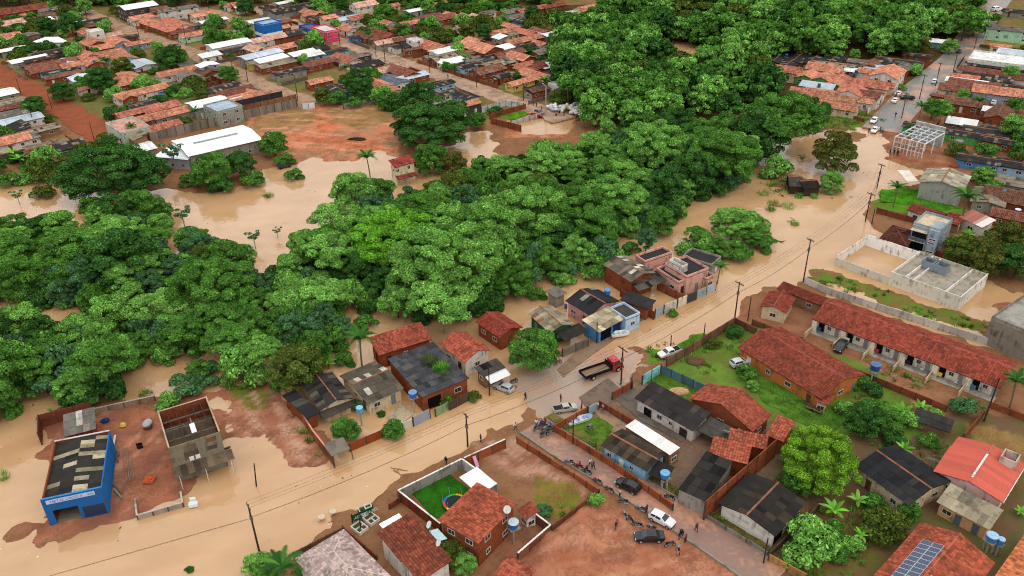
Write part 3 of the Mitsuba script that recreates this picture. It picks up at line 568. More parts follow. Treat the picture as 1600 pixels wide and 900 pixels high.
house('house', 'white gabled cottage under a black and brown sheet roof', (1122, 787), (1211, 838), (1261, 786), 3.2, 'g', 2, 'cement', '35322f', 'W', .2, pal=([C('403a33'), C('2a2827'), C('483f36')], .3), op=[(0, .2, 'opening', 2.4, 1.9, 0, '1a1715'), (0, .55, 'window', .9, .9, 1), (0, .75, 'window', .9, .9, 1)])
house('house', 'pale blue boarded house with brown curved sheet roof', (939, 696), (1011, 737), (1044, 710), 3.2, 'g', 1, 'cement', '463d35', '86b4d0', .24, pal=([C('54493e'), C('352f2a')], .4), op=[(0, .12, 'window', .9, .9, 1), (0, .42, 'door', .8, 2, 0, 'd8dde0'), (0, .66, 'window', .8, .8, 1)])
house('shed', 'long white metal shed roof beside the pale blue house', (977, 666), (1047, 711), (1065, 701), 3.3, 's', 1, 'metal', 'dcdcd8', 'n', .05, oh=.1)
house('shed', 'black lean-to at the end of the pale blue house', (1013, 741), (1040, 752), (1060, 732), 2.6, 's', 1, 'cement', '2f2d2c', 'n', .1, walls=False)
rh = house('house', 'modern red tiled house with pinkish walls at the lower right', (1459, 737), (1567, 786), (1606, 728), 3.8, 'g', 2, 'metal', 'b9503d', 'd2b3ac', .22)
rk, (mra, mr1, mr2, mrL, mrW) = rh; mro = np.array([mra[0], mra[1], 3.8])
part(rk, 'gutter', MB().box(mro - mr2 * .12, mr1 * mrL, mr2 * .12, UP * .18, C('d9d2ca')), 'paint')
part(rk, 'ridge_flashing', MB().box(mro + mr1 * 1.0 + mr2 * (mrW / 2 - .15) + UP * (mrW / 2 * .22 + .1), mr1 * (mrL - 4), mr2 * .3, UP * .16, C('dcd6cf')), 'paint')
for o_, ex_, ey_ in ((0, 2.4, .15), (2.05, 2.4, .15)): part(rk, 'tank_box', MB().box(mro + mr1 * (mrL - 3.0) + mr2 * (1.0 + o_) + UP * .2, mr1 * ex_, mr2 * ey_, UP * 1.7, C('bdb4aa')), 'paint')
for o_ in (0, 2.25): part(rk, 'tank_box', MB().box(mro + mr1 * (mrL - 3.0 + o_) + mr2 * 1.15 + UP * .2, mr1 * .15, mr2 * 1.9, UP * 1.7, C('c4bbb1')), 'paint')
house('shed', 'grey sheet sheds beside the pink house under the trees', (868, 466), (886, 458), (872, 446), 2.8, 's', 1, 'cement', '77726a', 'g', .1, op=[])
house('shed', 'sunken dark sheet shelter in the flood at the forest edge', (716, 500), (742, 494), (735, 482), 2.0, 's', 1, 'cement', '3b3d42', 'n', .15, walls=False)
house('annex', 'long black flat annex beside the black roof of the pink house', (968, 471), (1012, 484), (985, 458), 2.9, 's', 2, 'cement', '38373a', 'b', .06, op=[], wallmat='brick')
house('house', 'red tiled front wing of the modern house with dark terrace', (1459, 737), (1512, 760), (1536, 722), 3.3, 's', 2, 'metal', 'b04a3a', 'd2b3ac', .1, op=[])
house('house', 'beige house with weathered tan sheet roof and blue doors', (1463, 784), (1546, 828), (1566, 796), 3.0, 's', 1, 'cement', '9b917b', 'c79b70', .22, pal=([C('b5ab92'), C('837a68')], .5),
      op=[(0, .18, 'window', 1.4, .9, 1.0), (0, .42, 'door', .9, 2.0, 0, '55656f'), (0, .8, 'door', .9, 2.0, 0, '55656f')])
big, (ba, b1, b2, bL, bW) = house('house', 'large orange tiled house with solar panels at the lower right corner', (1364, 902), (1440, 817), (1560, 872), 3.6, 'g', 1, 'tile', 'ad4f31', 'C', .34)
bs = unit(b2 + UP * .34); bn = np.cross(b1, bs); bn = bn if bn[2] > 0 else -bn
def panel_field(parent, o, e, s, n, nx, ny, w, l):
    for j in range(ny):
        for i in range(nx):
            p = o + e * (i * (w + .03)) + s * (j * (l + .03)) + n * .16
            k = part(parent, 'solar_panel', MB().box(p, e * w, s * l, n * .04, C('b9c4cf')), 'metal')
            part(k, 'cell', MB().box(p + e * .04 + s * .04 + n * .04, e * (w - .08), s * (l - .08), n * .012, C('20304f')), 'glass')
bo = np.array([ba[0], ba[1], 3.6])
panel_field(big, bo + b1 * .3 + bs * (bW / 2 * 1.056 - 3.4), b1, bs, bn, 10, 2, .98, 1.45)
bs2 = unit(-b2 + UP * .34); bn2 = np.cross(b1, bs2); bn2 = bn2 if bn2[2] > 0 else -bn2
panel_field(big, bo + b2 * bW + b1 * .2 + bs2 * 1.6, b1, bs2, bn2, 4, 2, 1.0, 1.6)
house('house', 'bright orange tiled roof cut by the right frame edge', (1552, 905), (1612, 820), (1700, 880), 4.0, 'g', 1, 'tile', 'd2743f', 'C', .2)
# the six terraced cottages
row, (ra, r1, r2, rL, rW) = house('row_house', 'long red tiled terrace of six cottages with white verandas', (1269, 499), (1564, 608), (1592, 568), 3.3, 'g', 1, 'tile', '99402e', 'e0d8c6', .36, op=[], oh=1.3)
foot = np.array([ra[0], ra[1], 0.]) + r2 * 1.3
for k in range(6):
    x0 = rL / 6 * k
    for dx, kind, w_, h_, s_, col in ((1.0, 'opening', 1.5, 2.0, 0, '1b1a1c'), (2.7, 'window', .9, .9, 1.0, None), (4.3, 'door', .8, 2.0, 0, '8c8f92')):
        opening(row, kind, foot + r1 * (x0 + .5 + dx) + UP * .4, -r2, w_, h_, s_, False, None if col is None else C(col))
    part(row, 'veranda', MB().box(foot + r1 * (x0 + .4) - r2 * 1.9, r1 * (rL / 6 - .8), r2 * 1.9, UP * .55, C('a9a196')), 'cement')
    part(row, 'pilaster', MB().box(foot + r1 * (x0 + .1) - r2 * 1.2, r1 * 1.0, r2 * 1.2, UP * 3.2, C('d8cfba')), 'paint')
    part(row, 'party_wall', MB().box(foot + r1 * (x0 + .12) - r2 * 4.3, r1 * .18, r2 * 3.1, UP * 1.7, C('c4ab8e')), 'paint')
    part(row, 'party_wall', MB().box(foot + r1 * (x0 + .12) + r2 * (rW - 2.6), r1 * .18, r2 * 2.6, UP * 2.2, C('ccc2ae')), 'paint')
    part(row, 'clothes_line', MB().box(foot + r1 * (x0 + .9) - r2 * 1.1 + UP * 1.2, r1 * 1.1, r2 * .05, UP * .8, (C('31507a'), C('d6d6d2'), C('a33a3a'), C('2a2a33'), C('c9b24a'), C('4a6a8a'))[k]), 'matte')
house('house', 'small red tiled end cottage at the road side of the terrace', (1187, 479), (1229, 490), (1249, 467), 3.2, 'g', 2, 'tile', '8d3a2b', 'C', .34)
house('annex', 'dark red tiled link roof between end cottage and terrace', (1213, 451), (1283, 478), (1294, 466), 3.0, 's', 1, 'tile', '7d3427', 'n', .2)
house('house', 'large dull red tiled house with orange gable amid lawns', (1152, 543), (1283, 624), (1320, 568), 3.2, 'g', 1, 'tile', '8f3f2d', 'b9713f', .3)
house('annex', 'low red tiled porch at the south end of the large lawn house', (1272, 628), (1294, 634), (1304, 602), 2.6, 's', 2, 'tile', '99432f', 'C', .12)
house('shed', 'dark rippled sheet shed roof half hidden in the garden', (1424, 655), (1484, 676), (1496, 658), 2.2, 's', 1, 'cement', '3e3c3b', 'n', .1, op=[])
house('house', 'long black roofed house with a white pipe on it', (1335, 728), (1420, 790), (1470, 742), 3.4, 'g', 1, 'cement', '303134', 'C', .2, pal=([C('3c3a39'), C('292a2d')], .25))
# bottom middle
house('house', 'pale pinkish hip roofed house at the bottom edge', (461, 874), (537, 828), (612, 900), 4.2, 'h', 2, 'tile', 'b9a6a2', 'c9b7a8', .4)
house('house', 'white walled house with dark red tiles at the bottom edge', (590, 841), (626, 878), (688, 851), 4.4, 's', 2, 'tile', '86402c', 'W', .2, op=[])
house('house', 'lower dark red tiled wing of the white walled house', (627, 881), (655, 910), (712, 880), 3.8, 's', 2, 'tile', '8a432d', 'W', .2, op=[])
house('house', 'tall brick house with broad orange roof beside the trampoline garden', (684, 815), (748, 850), (824, 795), 5.6, 's', 2, 'tile', 'ad5033', 'b', .04, wallmat='brick', q=2)
house('annex', 'small orange tiled annex at the yard side of the tall brick house', (808, 796), (822, 812), (842, 797), 3.4, 's', 1, 'tile', '9a4730', 'W', .2)
house('carport', 'white sheet carport roof over the trampoline garden gate', (748, 773), (776, 756), (741, 732), 3.0, 's', 1, 'metal', 'ececea', 'n', .03, walls=False)
house('house', 'orange tiled roof at the bottom edge beside the dirt lot', (772, 896), (812, 920), (835, 890), 3.0, 'g', 1, 'tile', 'a84d32', 'b', .3, wallmat='brick')
house('carport', 'torn white canvas cover beside the planted yard', (603, 832), (634, 815), (616, 806), 2.6, 's', 1, 'metal', 'f0f0ee', 'n', .05, walls=False)
# flooded compound on the east, shell, modern house
house('house', 'half flooded brick house with dark old tile roof at the crossroads', (1374, 373), (1417, 385), (1430, 362), 2.9, 'h', 1, 'tile', '5d3128', 'b', .4, wallmat='brick', op=[])
house('house', 'long dark red tiled house behind the modern two storey house', (1416, 328), (1468, 345), (1485, 336), 3.0, 'g', 1, 'tile', '83392a', 'W', .34)
house('annex', 'small orange roof joining the long red house and the striped roof', (1470, 345), (1497, 353), (1505, 337), 2.8, 's', 1, 'tile', '9a4632', 'n', .15)
house('house', 'white house with streaked red and white metal roof', (1498, 339), (1535, 356), (1549, 339), 3.4, 's', 1, 'metal', 'b98e83', 'W', .25, pal=([C('d5ccc6'), C('a3604f')], .6))
house('house', 'orange tiled house behind the two mango trees', (1536, 372), (1585, 388), (1597, 366), 3.0, 'g', 1, 'tile', 'ab5138', 'W', .3)
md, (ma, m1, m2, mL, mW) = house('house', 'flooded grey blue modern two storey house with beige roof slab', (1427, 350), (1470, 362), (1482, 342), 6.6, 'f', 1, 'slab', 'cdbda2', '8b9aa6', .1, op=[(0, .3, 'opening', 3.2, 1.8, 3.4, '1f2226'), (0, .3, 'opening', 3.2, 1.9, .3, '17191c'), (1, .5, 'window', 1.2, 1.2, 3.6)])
mo = np.array([ma[0], ma[1], 0.])
part(md, 'balcony', MB().box(mo - m2 * 1.6 + UP * 3.2, m1 * (mL * .62), m2 * 1.6, UP * .25, C('b9b2a6')).box(mo - m2 * 1.6 + UP * 3.45, m1 * (mL * .62), m2 * .08, UP * .8, C('55606a')), 'paint')
part(md, 'canopy', MB().box(mo - m2 * 1.3 + UP * 5.6, m1 * (mL * .6), m2 * 1.3, UP * .12, C('c4b8a2')), 'paint')
part(md, 'tower', MB().box(mo + m1 * (mL * .64) - m2 * 1.0 - UP * .6, m1 * (mL * .36), m2 * (mW * .75), UP * 7.4, C('93a2b0')), 'paint')
for z in (3.4, 4.3, 1.2): opening(md, 'window', mo + m1 * (mL * .82) - m2 * 1.0, -m2, 1.6, .5, z, False)
for x in (0.02, .6): part(md, 'column', MB().box(mo + m1 * (mL * x) - m2 * 1.55 - UP * .6, m1 * .2, m2 * .2, UP * 3.9, C('7d8790')), 'paint')
house('warehouse', 'grey gabled block warehouse with pale sheet roof at the crossroads', (1435, 284), (1505, 298), (1524, 277), 5.2, 'g', 2, 'cement', 'a39a87', '9a9a94', .24, pal=([C('b9b2a0'), C('8d8371')], .4), op=[], split=True)
house('canopy', 'white sheet canopy at the road end of the grey warehouse', (1417, 284), (1436, 284), (1451, 266), 3.4, 's', 1, 'metal', 'd9d0c0', 'n', .02, walls=False)
house('warehouse', 'grey slab roofed concrete block cut by the right frame edge', (1549, 497), (1640, 535), (1665, 470), 6.0, 'f', 1, 'slab', '9c9a92', '837c70', .1, op=[])
sh = thing('unfinished_building', 'flooded white rendered shell of a house without a roof', 'building')
sa, sb, sc_ = at(1308, 398, 2.6), at(1500, 468, 2.6), at(1523, 425, 2.6)
s1 = unit((sb - sa) * [1, 1, 0]); sL = float(np.dot(sb - sa, s1)); s2 = np.array([-s1[1], s1[0], 0]); sW = float(np.dot(sc_ - sb, s2)); so = np.array([sa[0], sa[1], 0.])
def shell_wall(x0, y0, x1, y1, h, col='dcd9d0'):
    p, q = so + s1 * x0 + s2 * y0, so + s1 * x1 + s2 * y1; d = unit(q - p); n = np.array([-d[1], d[0], 0])
    part(sh, 'wall', MB().box(p - n * .1 - UP * .6 - d * .08, d * (np.linalg.norm(q - p) + .16), n * .2, UP * (h + .6), C(col)), 'paint')
x3 = sL * .46
shell_wall(0, 0, x3, 0, 1.9, 'c9c3b4'); shell_wall(.02, .2, .02, sW - .2, 2.4); shell_wall(0, sW, sL * .5, sW, 2.9, 'ecebe7'); shell_wall(x3, .02, sL, .02, 3.3, 'd5cfc0'); shell_wall(sL, .2, sL, sW - .2, 3.3); shell_wall(x3, sW * .98, sL, sW * .98, 3.3, 'b9b3a2')
for k in (0, .2, .32, .78): shell_wall(x3 + (sL - x3) * k + .1, .2, x3 + (sL - x3) * k + .1, sW - .3, 3.2)
part(sh, 'slab', MB().box(so + s1 * x3 + s2 * .2 + UP * 2.3, s1 * (sL - x3 - .2), s2 * (sW - .5), UP * .15, C('a39c8d')), 'cement')
for k in (.2, .36): part(sh, 'tank_box', MB().box(so + s1 * (x3 + (sL - x3) * k) + s2 * (sW * .55) + UP * 2.5, s1 * 3, s2 * .15, UP * 1.9, C('7f8a94')).box(so + s1 * (x3 + (sL - x3) * k) + s2 * (sW * .55 + 2.4) + UP * 2.5, s1 * 3, s2 * .15, UP * 1.9, C('7f8a94')).box(so + s1 * (x3 + (sL - x3) * k) + s2 * (sW * .55 + .15) + UP * 2.5, s1 * .15, s2 * 2.25, UP * 1.9, C('8a949d')).box(so + s1 * (x3 + (sL - x3) * k + 2.85) + s2 * (sW * .55 + .15) + UP * 2.5, s1 * .15, s2 * 2.25, UP * 1.9, C('8a949d')), 'paint')
hut = thing('hut', 'flooded dark wooden huts beside the round tree', 'hut')
for A_, B_, C_, col in (((1233, 291), (1256, 292), (1268, 276), '4a4640'), ((1256, 295), (1283, 293), (1288, 279), '2c2a29')):
    a_, u1, u2, l_, w_ = frame_of(A_, B_, C_, 2.4)
    roof(hut, a_, u1, u2, l_, w_, 2.4, 'g', 'cement', C(col), .35, 1)
    part(hut, 'wall', MB().box(np.array([a_[0], a_[1], -.6]) + u1 * .3 + u2 * .3, u1 * (l_ - .6), u2 * (w_ - .6), UP * 2.9, C('3e3128')), 'matte')
house('house', 'two storey cream house with red roof at the pond edge', (617, 262), (650, 253), (655, 235), 5.4, 's', 1, 'tile', '9a3b33', 'd8cba8', .28, op=[(0, .7, 'window', .9, 1.1, 3.4), (0, .1, 'window', .9, .9, 3.4), (3, .5, 'window', .9, 1.0, 3.2)])
house('porch', 'red tiled porch of the cream pond house', (622, 281), (652, 274), (648, 267), 2.5, 's', 1, 'tile', '8d3a2c', 'n', .3, walls=False)
for x, y in ((624, 289), (637, 293), (649, 281)): put(thing('post', 'pale post holding up the red porch roof over the water', 'post', 'posts of the pond house porch'), MB().tube(at(x, y, -.4), at(x, y, -.4) + UP * 3.0, .1, c=C('a39c90')), 'paint')
wh, (wa, w1, w2, wL, wW) = house('warehouse', 'long bright white metal roofed warehouse by the pond', (294, 245), (410, 218), (391, 193), 4.6, 'g', 1, 'metal', 'eceeee', 'g', .12, oh=.6)
part(wh, 'roof_vent', MB().box(np.array([wa[0], wa[1], 0]) + w1 * 4 + w2 * (wW * .42) + UP * (4.6 + wW * .055), w1 * (wL * .6), w2 * .5, UP * .35, C('8d9499')), 'metal')
house('warehouse', 'white lower canopy wing at the west end of the pond warehouse', (240, 247), (293, 250), (292, 222), 3.8, 's', 2, 'metal', 'd5dce2', '9aa0a4', .04, split=False)
# ---------------------------------------------------------------- the town farther off
RN = {'o': 'orange tile', 'r': 'dull red tile', 'd': 'dark red tile', 'p': 'pale pink tile', 'k': 'black sheet', 'g': 'grey sheet', 't': 'tan sheet', 'w': 'white metal', 'b': 'pale blue metal', 'm': 'maroon tile', 'n': 'brown tile', 'c': 'peach tile'}
WN = {'W': 'white', 'C': 'cream', 'G': 'green', 'B': 'blue', 'L': 'light blue', 'b': 'brick', 'g': 'grey', 'P': 'pink', 'Y': 'yellow', 'T': 'teal', 'M': 'mint', 'n': 'timber', 'v': 'slate blue', 'k': 'blackened'}
TOWN = [
 ('left of upper dirt street', -47, """15,35,13,8,2,p,W 7,58,14,10,2,o,W 50,52,8,6,1,g,n 79,64,14,11,1,w,W 80,79,20,8,2,k,k 110,75,10,6,2,t,b 13,76,14,6,2,w,g 21,95,15,7,2,w,g 64,103,20,8,2,d,b 48,111,15,7,2,d,b 90,108,14,6,2,k,T 98,116,15,4,2,d,b
 138,86,10,9,1,r,P 168,83,14,8,2,o,W 103,95,9,8,1,b,W 119,99,13,6,2,o,W 143,96,11,8,1,o,b 192,90,14,10,1,o,L 218,98,13,10,1,b,W 183,64,14,9,1,o,v 215,66,12,5,2,o,v 146,65,12,9,1,o,b 158,73,10,7,2,o,b 135,48,9,7,1,o,P 148,47,6,6,1,w,W,6,f 166,55,14,6,2,p,W 195,57,11,6,2,k,b 126,120,9,8,1,b,L 195,122,17,13,1,o,b,3.4,h 158,117,10,7,2,o,W 135,136,7,4,2,r,W
 30,15,26,10,2,m,b 84,12,14,8,2,g,g 81,22,14,5,2,n,W 26,25,9,5,2,o,b 71,30,7,5,2,w,g 99,32,16,7,2,k,M 135,40,10,5,2,n,b 123,35,8,4,2,b,g 62,90,13,6,2,k,b 120,70,9,5,1,n,C"""),
 ('between the two dirt streets', -48, """200,10,17,13,2,w,k,6.5 170,27,12,8,2,k,W,4 208,29,19,8,2,o,W 231,37,18,8,1,o,b 276,12,20,8,2,g,W,5.2 248,14,9,8,2,n,b,5 313,21,12,6,2,o,b 337,18,12,6,2,o,W 351,27,14,6,2,w,g 360,7,8,6,2,r,W 371,6,8,7,2,o,b 366,13,6,4,2,w,W 276,36,22,9,1,r,W 263,44,18,9,1,r,b 284,56,17,7,2,o,M 244,35,8,6,2,r,W 258,53,12,5,2,d,b
 331,71,18,9,2,w,W,4 345,80,14,7,2,k,b 328,85,9,5,2,w,W 351,94,6,8,1,w,v,5 403,31,11,8,2,w,C,6 432,16,24,14,2,k,g 450,31,17,5,2,n,b 415,8,12,6,2,g,b 428,5,10,6,2,w,g 472,24,12,5,2,r,C 410,61,22,7,2,p,W 448,52,18,11,2,k,b 464,65,16,6,2,k,W 435,74,15,7,2,o,b 399,75,11,7,1,p,g 394,86,18,8,2,b,g,4 391,97,10,5,2,t,Y 427,98,16,8,2,t,b 424,91,14,5,2,w,g 446,86,18,6,2,t,g 450,109,14,6,2,k,g 474,82,12,5,2,w,b
 285,109,21,7,2,o,W 297,118,14,7,1,g,W 339,108,10,9,1,n,b 292,100,7,5,2,g,b 310,40,9,6,2,k,g 375,45,10,6,2,t,b 385,70,9,6,1,g,b 440,42,8,5,2,o,b 485,60,10,6,2,g,L 370,112,8,6,1,t,b
 345,135,14,8,2,k,g 366,142,14,8,2,d,b 390,143,9,6,1,o,W 403,149,17,6,2,o,W 372,150,10,5,2,o,W 343,150,9,8,2,n,b 395,137,8,5,2,t,W 324,158,13,9,2,w,g,4.4 367,158,8,5,2,w,g 274,173,17,7,2,o,g 250,166,13,7,2,r,W 243,179,8,6,2,o,b 249,197,14,6,2,r,b 219,142,20,7,2,o,W 197,149,8,6,1,o,b 216,172,16,6,2,r,b 234,182,12,7,2,o,b 231,201,9,5,2,n,b 214,211,6,5,1,t,n,4.5 187,236,20,9,2,w,g 222,161,10,6,2,k,g"""),
 ('by far left red street', -47, """8,142,14,10,2,w,g 13,157,11,7,2,t,k 16,166,14,5,2,d,b 19,177,10,5,2,g,M 18,187,19,8,2,b,W 46,204,18,6,2,t,n 9,219,14,8,2,o,W 72,224,13,6,2,t,b 97,229,14,5,2,k,g 63,232,10,5,2,d,b 40,214,8,5,2,g,W 30,196,10,5,1,k,b 105,242,9,5,2,d,b"""),
 ('in the middle upper town', -51, """487,19,15,7,1,o,b 489,29,14,6,1,k,b 513,26,8,6,2,o,C,5 535,28,17,8,2,b,W 535,19,12,4,2,k,g 562,26,13,7,2,r,W 568,6,13,9,2,p,W,5.5 610,8,10,5,2,o,C 650,14,12,6,2,w,g 682,6,12,6,2,o,W 667,28,17,9,2,d,W 694,26,13,8,2,d,b 709,24,14,7,1,o,C 540,42,14,7,1,o,W 558,41,7,5,2,t,C 606,35,8,6,1,o,L,4.5 621,41,12,6,2,n,b 564,56,12,7,1,d,b 545,58,13,6,2,k,B 588,58,13,7,1,d,b 600,52,15,7,1,m,b 583,68,14,6,2,p,g 631,59,12,6,2,n,b 648,61,6,5,1,w,W,5,f 620,71,21,7,2,k,W 637,77,14,3,2,n,b 648,68,12,5,2,k,b 675,71,18,10,1,r,b 694,77,12,7,2,w,W,4.2 657,91,9,6,2,t,n 688,89,12,7,2,t,b 690,98,9,6,1,w,W 711,94,9,5,2,w,b 714,67,11,6,2,g,L
 500,75,8,5,2,k,b 514,80,17,6,2,k,L 540,91,15,8,1,r,W 561,85,15,6,2,g,k 487,84,10,5,2,w,g 494,97,13,7,2,d,b 573,101,14,5,2,k,b 604,107,19,7,2,p,W 627,110,17,8,1,d,b 615,123,13,8,1,v,W 646,118,15,4,2,b,b 589,130,12,8,1,o,b 607,139,12,8,1,o,W 682,130,14,6,2,k,L 693,144,12,6,2,k,W 530,139,13,8,1,k,B 498,125,10,6,2,o,b
 732,26,13,7,1,o,b 746,25,9,6,1,p,W 801,17,11,5,2,g,G 810,25,12,5,2,g,M 831,13,19,6,2,r,b 864,8,14,5,2,m,b 883,23,8,7,2,o,C,5 901,17,15,7,2,w,k 927,10,21,8,2,o,C,4 813,32,8,5,1,k,B 801,40,12,6,1,o,b 822,49,13,7,1,r,b 832,50,12,6,1,w,W 779,49,12,6,2,o,b 792,53,11,6,2,t,C 780,57,6,5,1,w,g 844,47,11,6,1,d,b 858,52,8,6,2,w,g 816,61,20,7,2,o,b 828,68,12,6,2,k,g 844,67,8,6,1,o,W 876,74,11,7,1,o,L 742,62,9,6,1,o,b 750,72,20,11,1,o,b,3.6 789,73,8,5,2,w,W 795,82,15,6,2,d,b 813,87,12,8,1,o,b 796,92,8,6,1,g,W 727,82,8,6,2,n,b 777,97,14,8,2,t,b 729,101,11,6,2,k,L 757,95,9,6,2,k,g 756,109,14,8,2,n,b 784,116,11,6,2,k,b 816,100,10,5,2,r,b 834,104,11,6,2,m,b 822,107,10,6,1,r,b 855,94,13,4,2,n,g 858,101,9,5,2,w,b 871,110,18,7,2,k,g 838,116,16,8,1,o,g 811,127,15,5,2,o,Y 874,130,6,6,1,w,W,4,f 829,141,11,5,2,k,g 836,139,8,5,2,n,b 729,161,10,5,2,o,k,4 922,150,9,6,2,w,g 727,147,10,6,1,k,L 770,85,9,6,2,k,B 740,93,8,5,2,g,L 850,80,9,5,2,g,b 790,66,9,5,2,n,b 640,35,11,6,2,o,b 655,45,9,6,1,k,g 725,40,10,6,2,o,W 760,18,9,6,2,g,W"""),
 ('beside the upper right wood', -34, """1214,91,12,8,2,k,b 1246,90,13,8,2,k,b 1270,93,12,8,2,k,b 1192,84,10,7,2,k,b 1231,100,14,6,2,k,b 1303,91,16,7,2,k,b 1303,99,16,6,1,t,g 1220,106,14,8,1,r,C,4 1243,113,9,7,2,o,G 1265,116,11,8,2,o,G 1291,119,12,8,2,o,G 1289,105,13,9,1,o,C,4 1307,113,6,5,1,o,C 1310,126,14,7,2,o,G 1342,128,22,8,1,r,C 1366,121,13,7,2,o,C 1387,131,13,7,1,r,C 1369,112,13,6,1,o,W,4 1396,114,13,10,2,o,W,5.6 1335,108,8,6,1,w,g 1378,104,12,7,1,b,W 1264,144,13,8,1,o,n 1288,144,13,7,1,o,W 1330,141,10,9,2,r,W,4.5 1310,152,13,7,1,c,W 1336,153,13,7,1,c,W 1354,146,12,8,1,d,W,4 1310,164,13,7,1,o,C 1277,133,12,5,1,b,W 1350,95,12,6,1,g,g 1362,99,10,6,2,n,b
 1432,98,18,9,1,k,g 1462,88,11,6,1,k,b 1415,103,9,5,2,g,b 1470,63,14,7,1,w,T 1385,92,9,6,1,g,L"""),
 ('along the far main road', -34, """1574,43,30,9,1,g,M,5 1551,88,24,14,1,w,W,4.4,f 1590,82,14,12,1,b,v,4 1538,100,28,6,1,k,k 1530,5,12,7,1,o,W 1530,13,11,6,2,r,C 1590,16,18,8,1,k,g 1564,71,8,4,1,o,W 1542,112,30,8,1,d,W 1535,120,20,5,1,k,b 1500,117,10,4,1,r,b 1493,124,14,4,1,w,C 1523,130,17,7,1,d,b 1511,139,18,8,1,d,C 1475,149,18,3,1,d,b,1.8 1575,143,22,9,1,o,v,3.8 1563,131,19,6,1,k,k 1562,176,13,8,2,n,b 1553,171,7,4,1,w,n 1503,190,9,5,1,w,n 1524,194,17,7,1,k,n 1487,203,30,6,1,k,G 1543,203,14,9,1,k,b 1560,217,10,6,1,k,b 1556,250,20,7,1,k,B 1585,254,8,7,1,k,L 1547,305,11,8,2,t,g 1587,306,15,10,1,n,b 1590,115,12,6,1,k,g 1585,100,12,5,1,g,g 1592,285,12,5,1,t,g 1590,336,12,6,1,d,b 1505,160,12,5,1,n,b"""),
]
def town_house(zone_name, ang, row):
    p = row.split(','); u, v, L, W, r = (float(x) for x in p[:5]); rc, wc = p[5], p[6]
    h = float(p[7]) if len(p) > 7 else 2.7 + .4 * HR.random()
    c = at(u, v, h + .4); d = vec(math.radians(ang)) if r == 1 else vec(math.radians(ang + 90))
    e2 = np.array([-d[1], d[0], 0])
    jit = (HR.random() - .5) * .12; d = d * math.cos(jit) + e2 * math.sin(jit); e2 = np.array([-d[1], d[0], 0])
    L, W = L * .98, W * .98
    for _ in range(8):                                    # keep the street free
        q = Polygon([(c + d * x * L / 2 + e2 * y * W / 2)[:2] for x, y in ((-1, -1), (1, -1), (1, 1), (-1, 1))]); g = q.intersection(RD)
        if g.is_empty or g.area < 1: break
        away = unit(np.array([c[0] - g.centroid.x, c[1] - g.centroid.y, 0])); c = c + away * .9
    a = c - d * L / 2 - e2 * W / 2
    mat = 'tile' if rc in TILE_KINDS or rc == 'm' else ('metal' if rc in 'wb' else 'cement')
    if rc == 'v': rc, mat = '6c7b8c', 'cement'
    rt = p[8] if len(p) > 8 else ('g' if W > 5.5 or mat == 'tile' else 's')
    if rt == 'f': mat = 'slab'
    pitch = .36 if mat == 'tile' else .17
    size = 'long' if L > 1.9 * W and L > 13 else ('small' if L < 10 else 'wide' if L > 15 else '')
    rn = RN.get(rc, 'slate blue sheet')
    lab = ' '.join(('%s %s roofed %s house %s' % (size, rn, WN[wc], zone_name)).split())
    if rt == 'f': lab = ' '.join(('%s flat roofed %s house %s' % (size, WN[wc], zone_name)).split())
    j = .82 + .36 * HR.random()
    base = C(HC.get(rc, rc)) * j
    hx = ''.join('%02x' % int(255 * (12.92 * x if x < .0031308 else 1.055 * min(x, 1) ** (1 / 2.4) - .055)) for x in base)
    pal = None if mat != 'cement' else ([C('8d8371'), C('4a4844'), C('6b665d')], .25)
    return house('house', lab, None, None, None, h, rt, 1, mat, hx, wc, pitch, .45, 'house', None, 'auto', -.3, pal, False, None, (a, d, e2, L, W), 'brick' if wc == 'b' else 'paint')
RD = shapely.union_all([strip(p, 11) for p in ([(-60, 85), (0, 118), (60, 150), (110, 178), (150, 205), (178, 222)], [(100, 5), (150, 28), (220, 56), (300, 84), (360, 112), (420, 140), (487, 165)], [(400, 12), (470, 45), (540, 70), (620, 98), (680, 118), (740, 138), (800, 160), (880, 190)], [(225, -10), (290, 10), (345, 24), (390, 42)], [(1376, 206), (1390, 190), (1413, 165), (1432, 146), (1455, 127), (1481, 105), (1493, 95), (1506, 80), (1514, 65), (1527, 45), (1545, 20), (1560, 0)])])
TOWN_XY = []
for zone_name, ang, rows in TOWN:
    for row in rows.split():
        k, (a, e1_, e2_, L_, W_) = town_house(zone_name, ang, row)
        cc_ = a + e1_ * L_ / 2 + e2_ * W_ / 2
        TOWN_XY.append((cc_[0], cc_[1], math.hypot(L_, W_) / 2, ang))
        if HR.random() < .55 and cc_[1] > 200:            # a yard wall behind or beside it
            d = vec(math.radians(ang + (90 if HR.random() < .5 else 0))); n = np.array([-d[1], d[0], 0]) * (1 if HR.random() < .5 else -1)
            o = cc_ + n * (max(L_, W_) * .62) - d * 8; lw = 10 + 8 * HR.random()
            if abs(GZ[np.clip(np.searchsorted(gy, o[1]), 0, len(gy) - 1), np.clip(np.searchsorted(gx, o[0]), 0, len(gx) - 1)] - .4) < .3:
                put(thing('yard_wall', 'low yard wall between the houses of the upper town', 'wall', 'yard walls of the upper town'), MB().box(o * [1, 1, 0] - UP * .3, d * lw, n * .18, UP * 2.2, C(('8d5038', '9a5a40', '857d72', '6f675e')[int(HR.integers(4))]) * (.8 + .3 * HR.random())), 'brick')
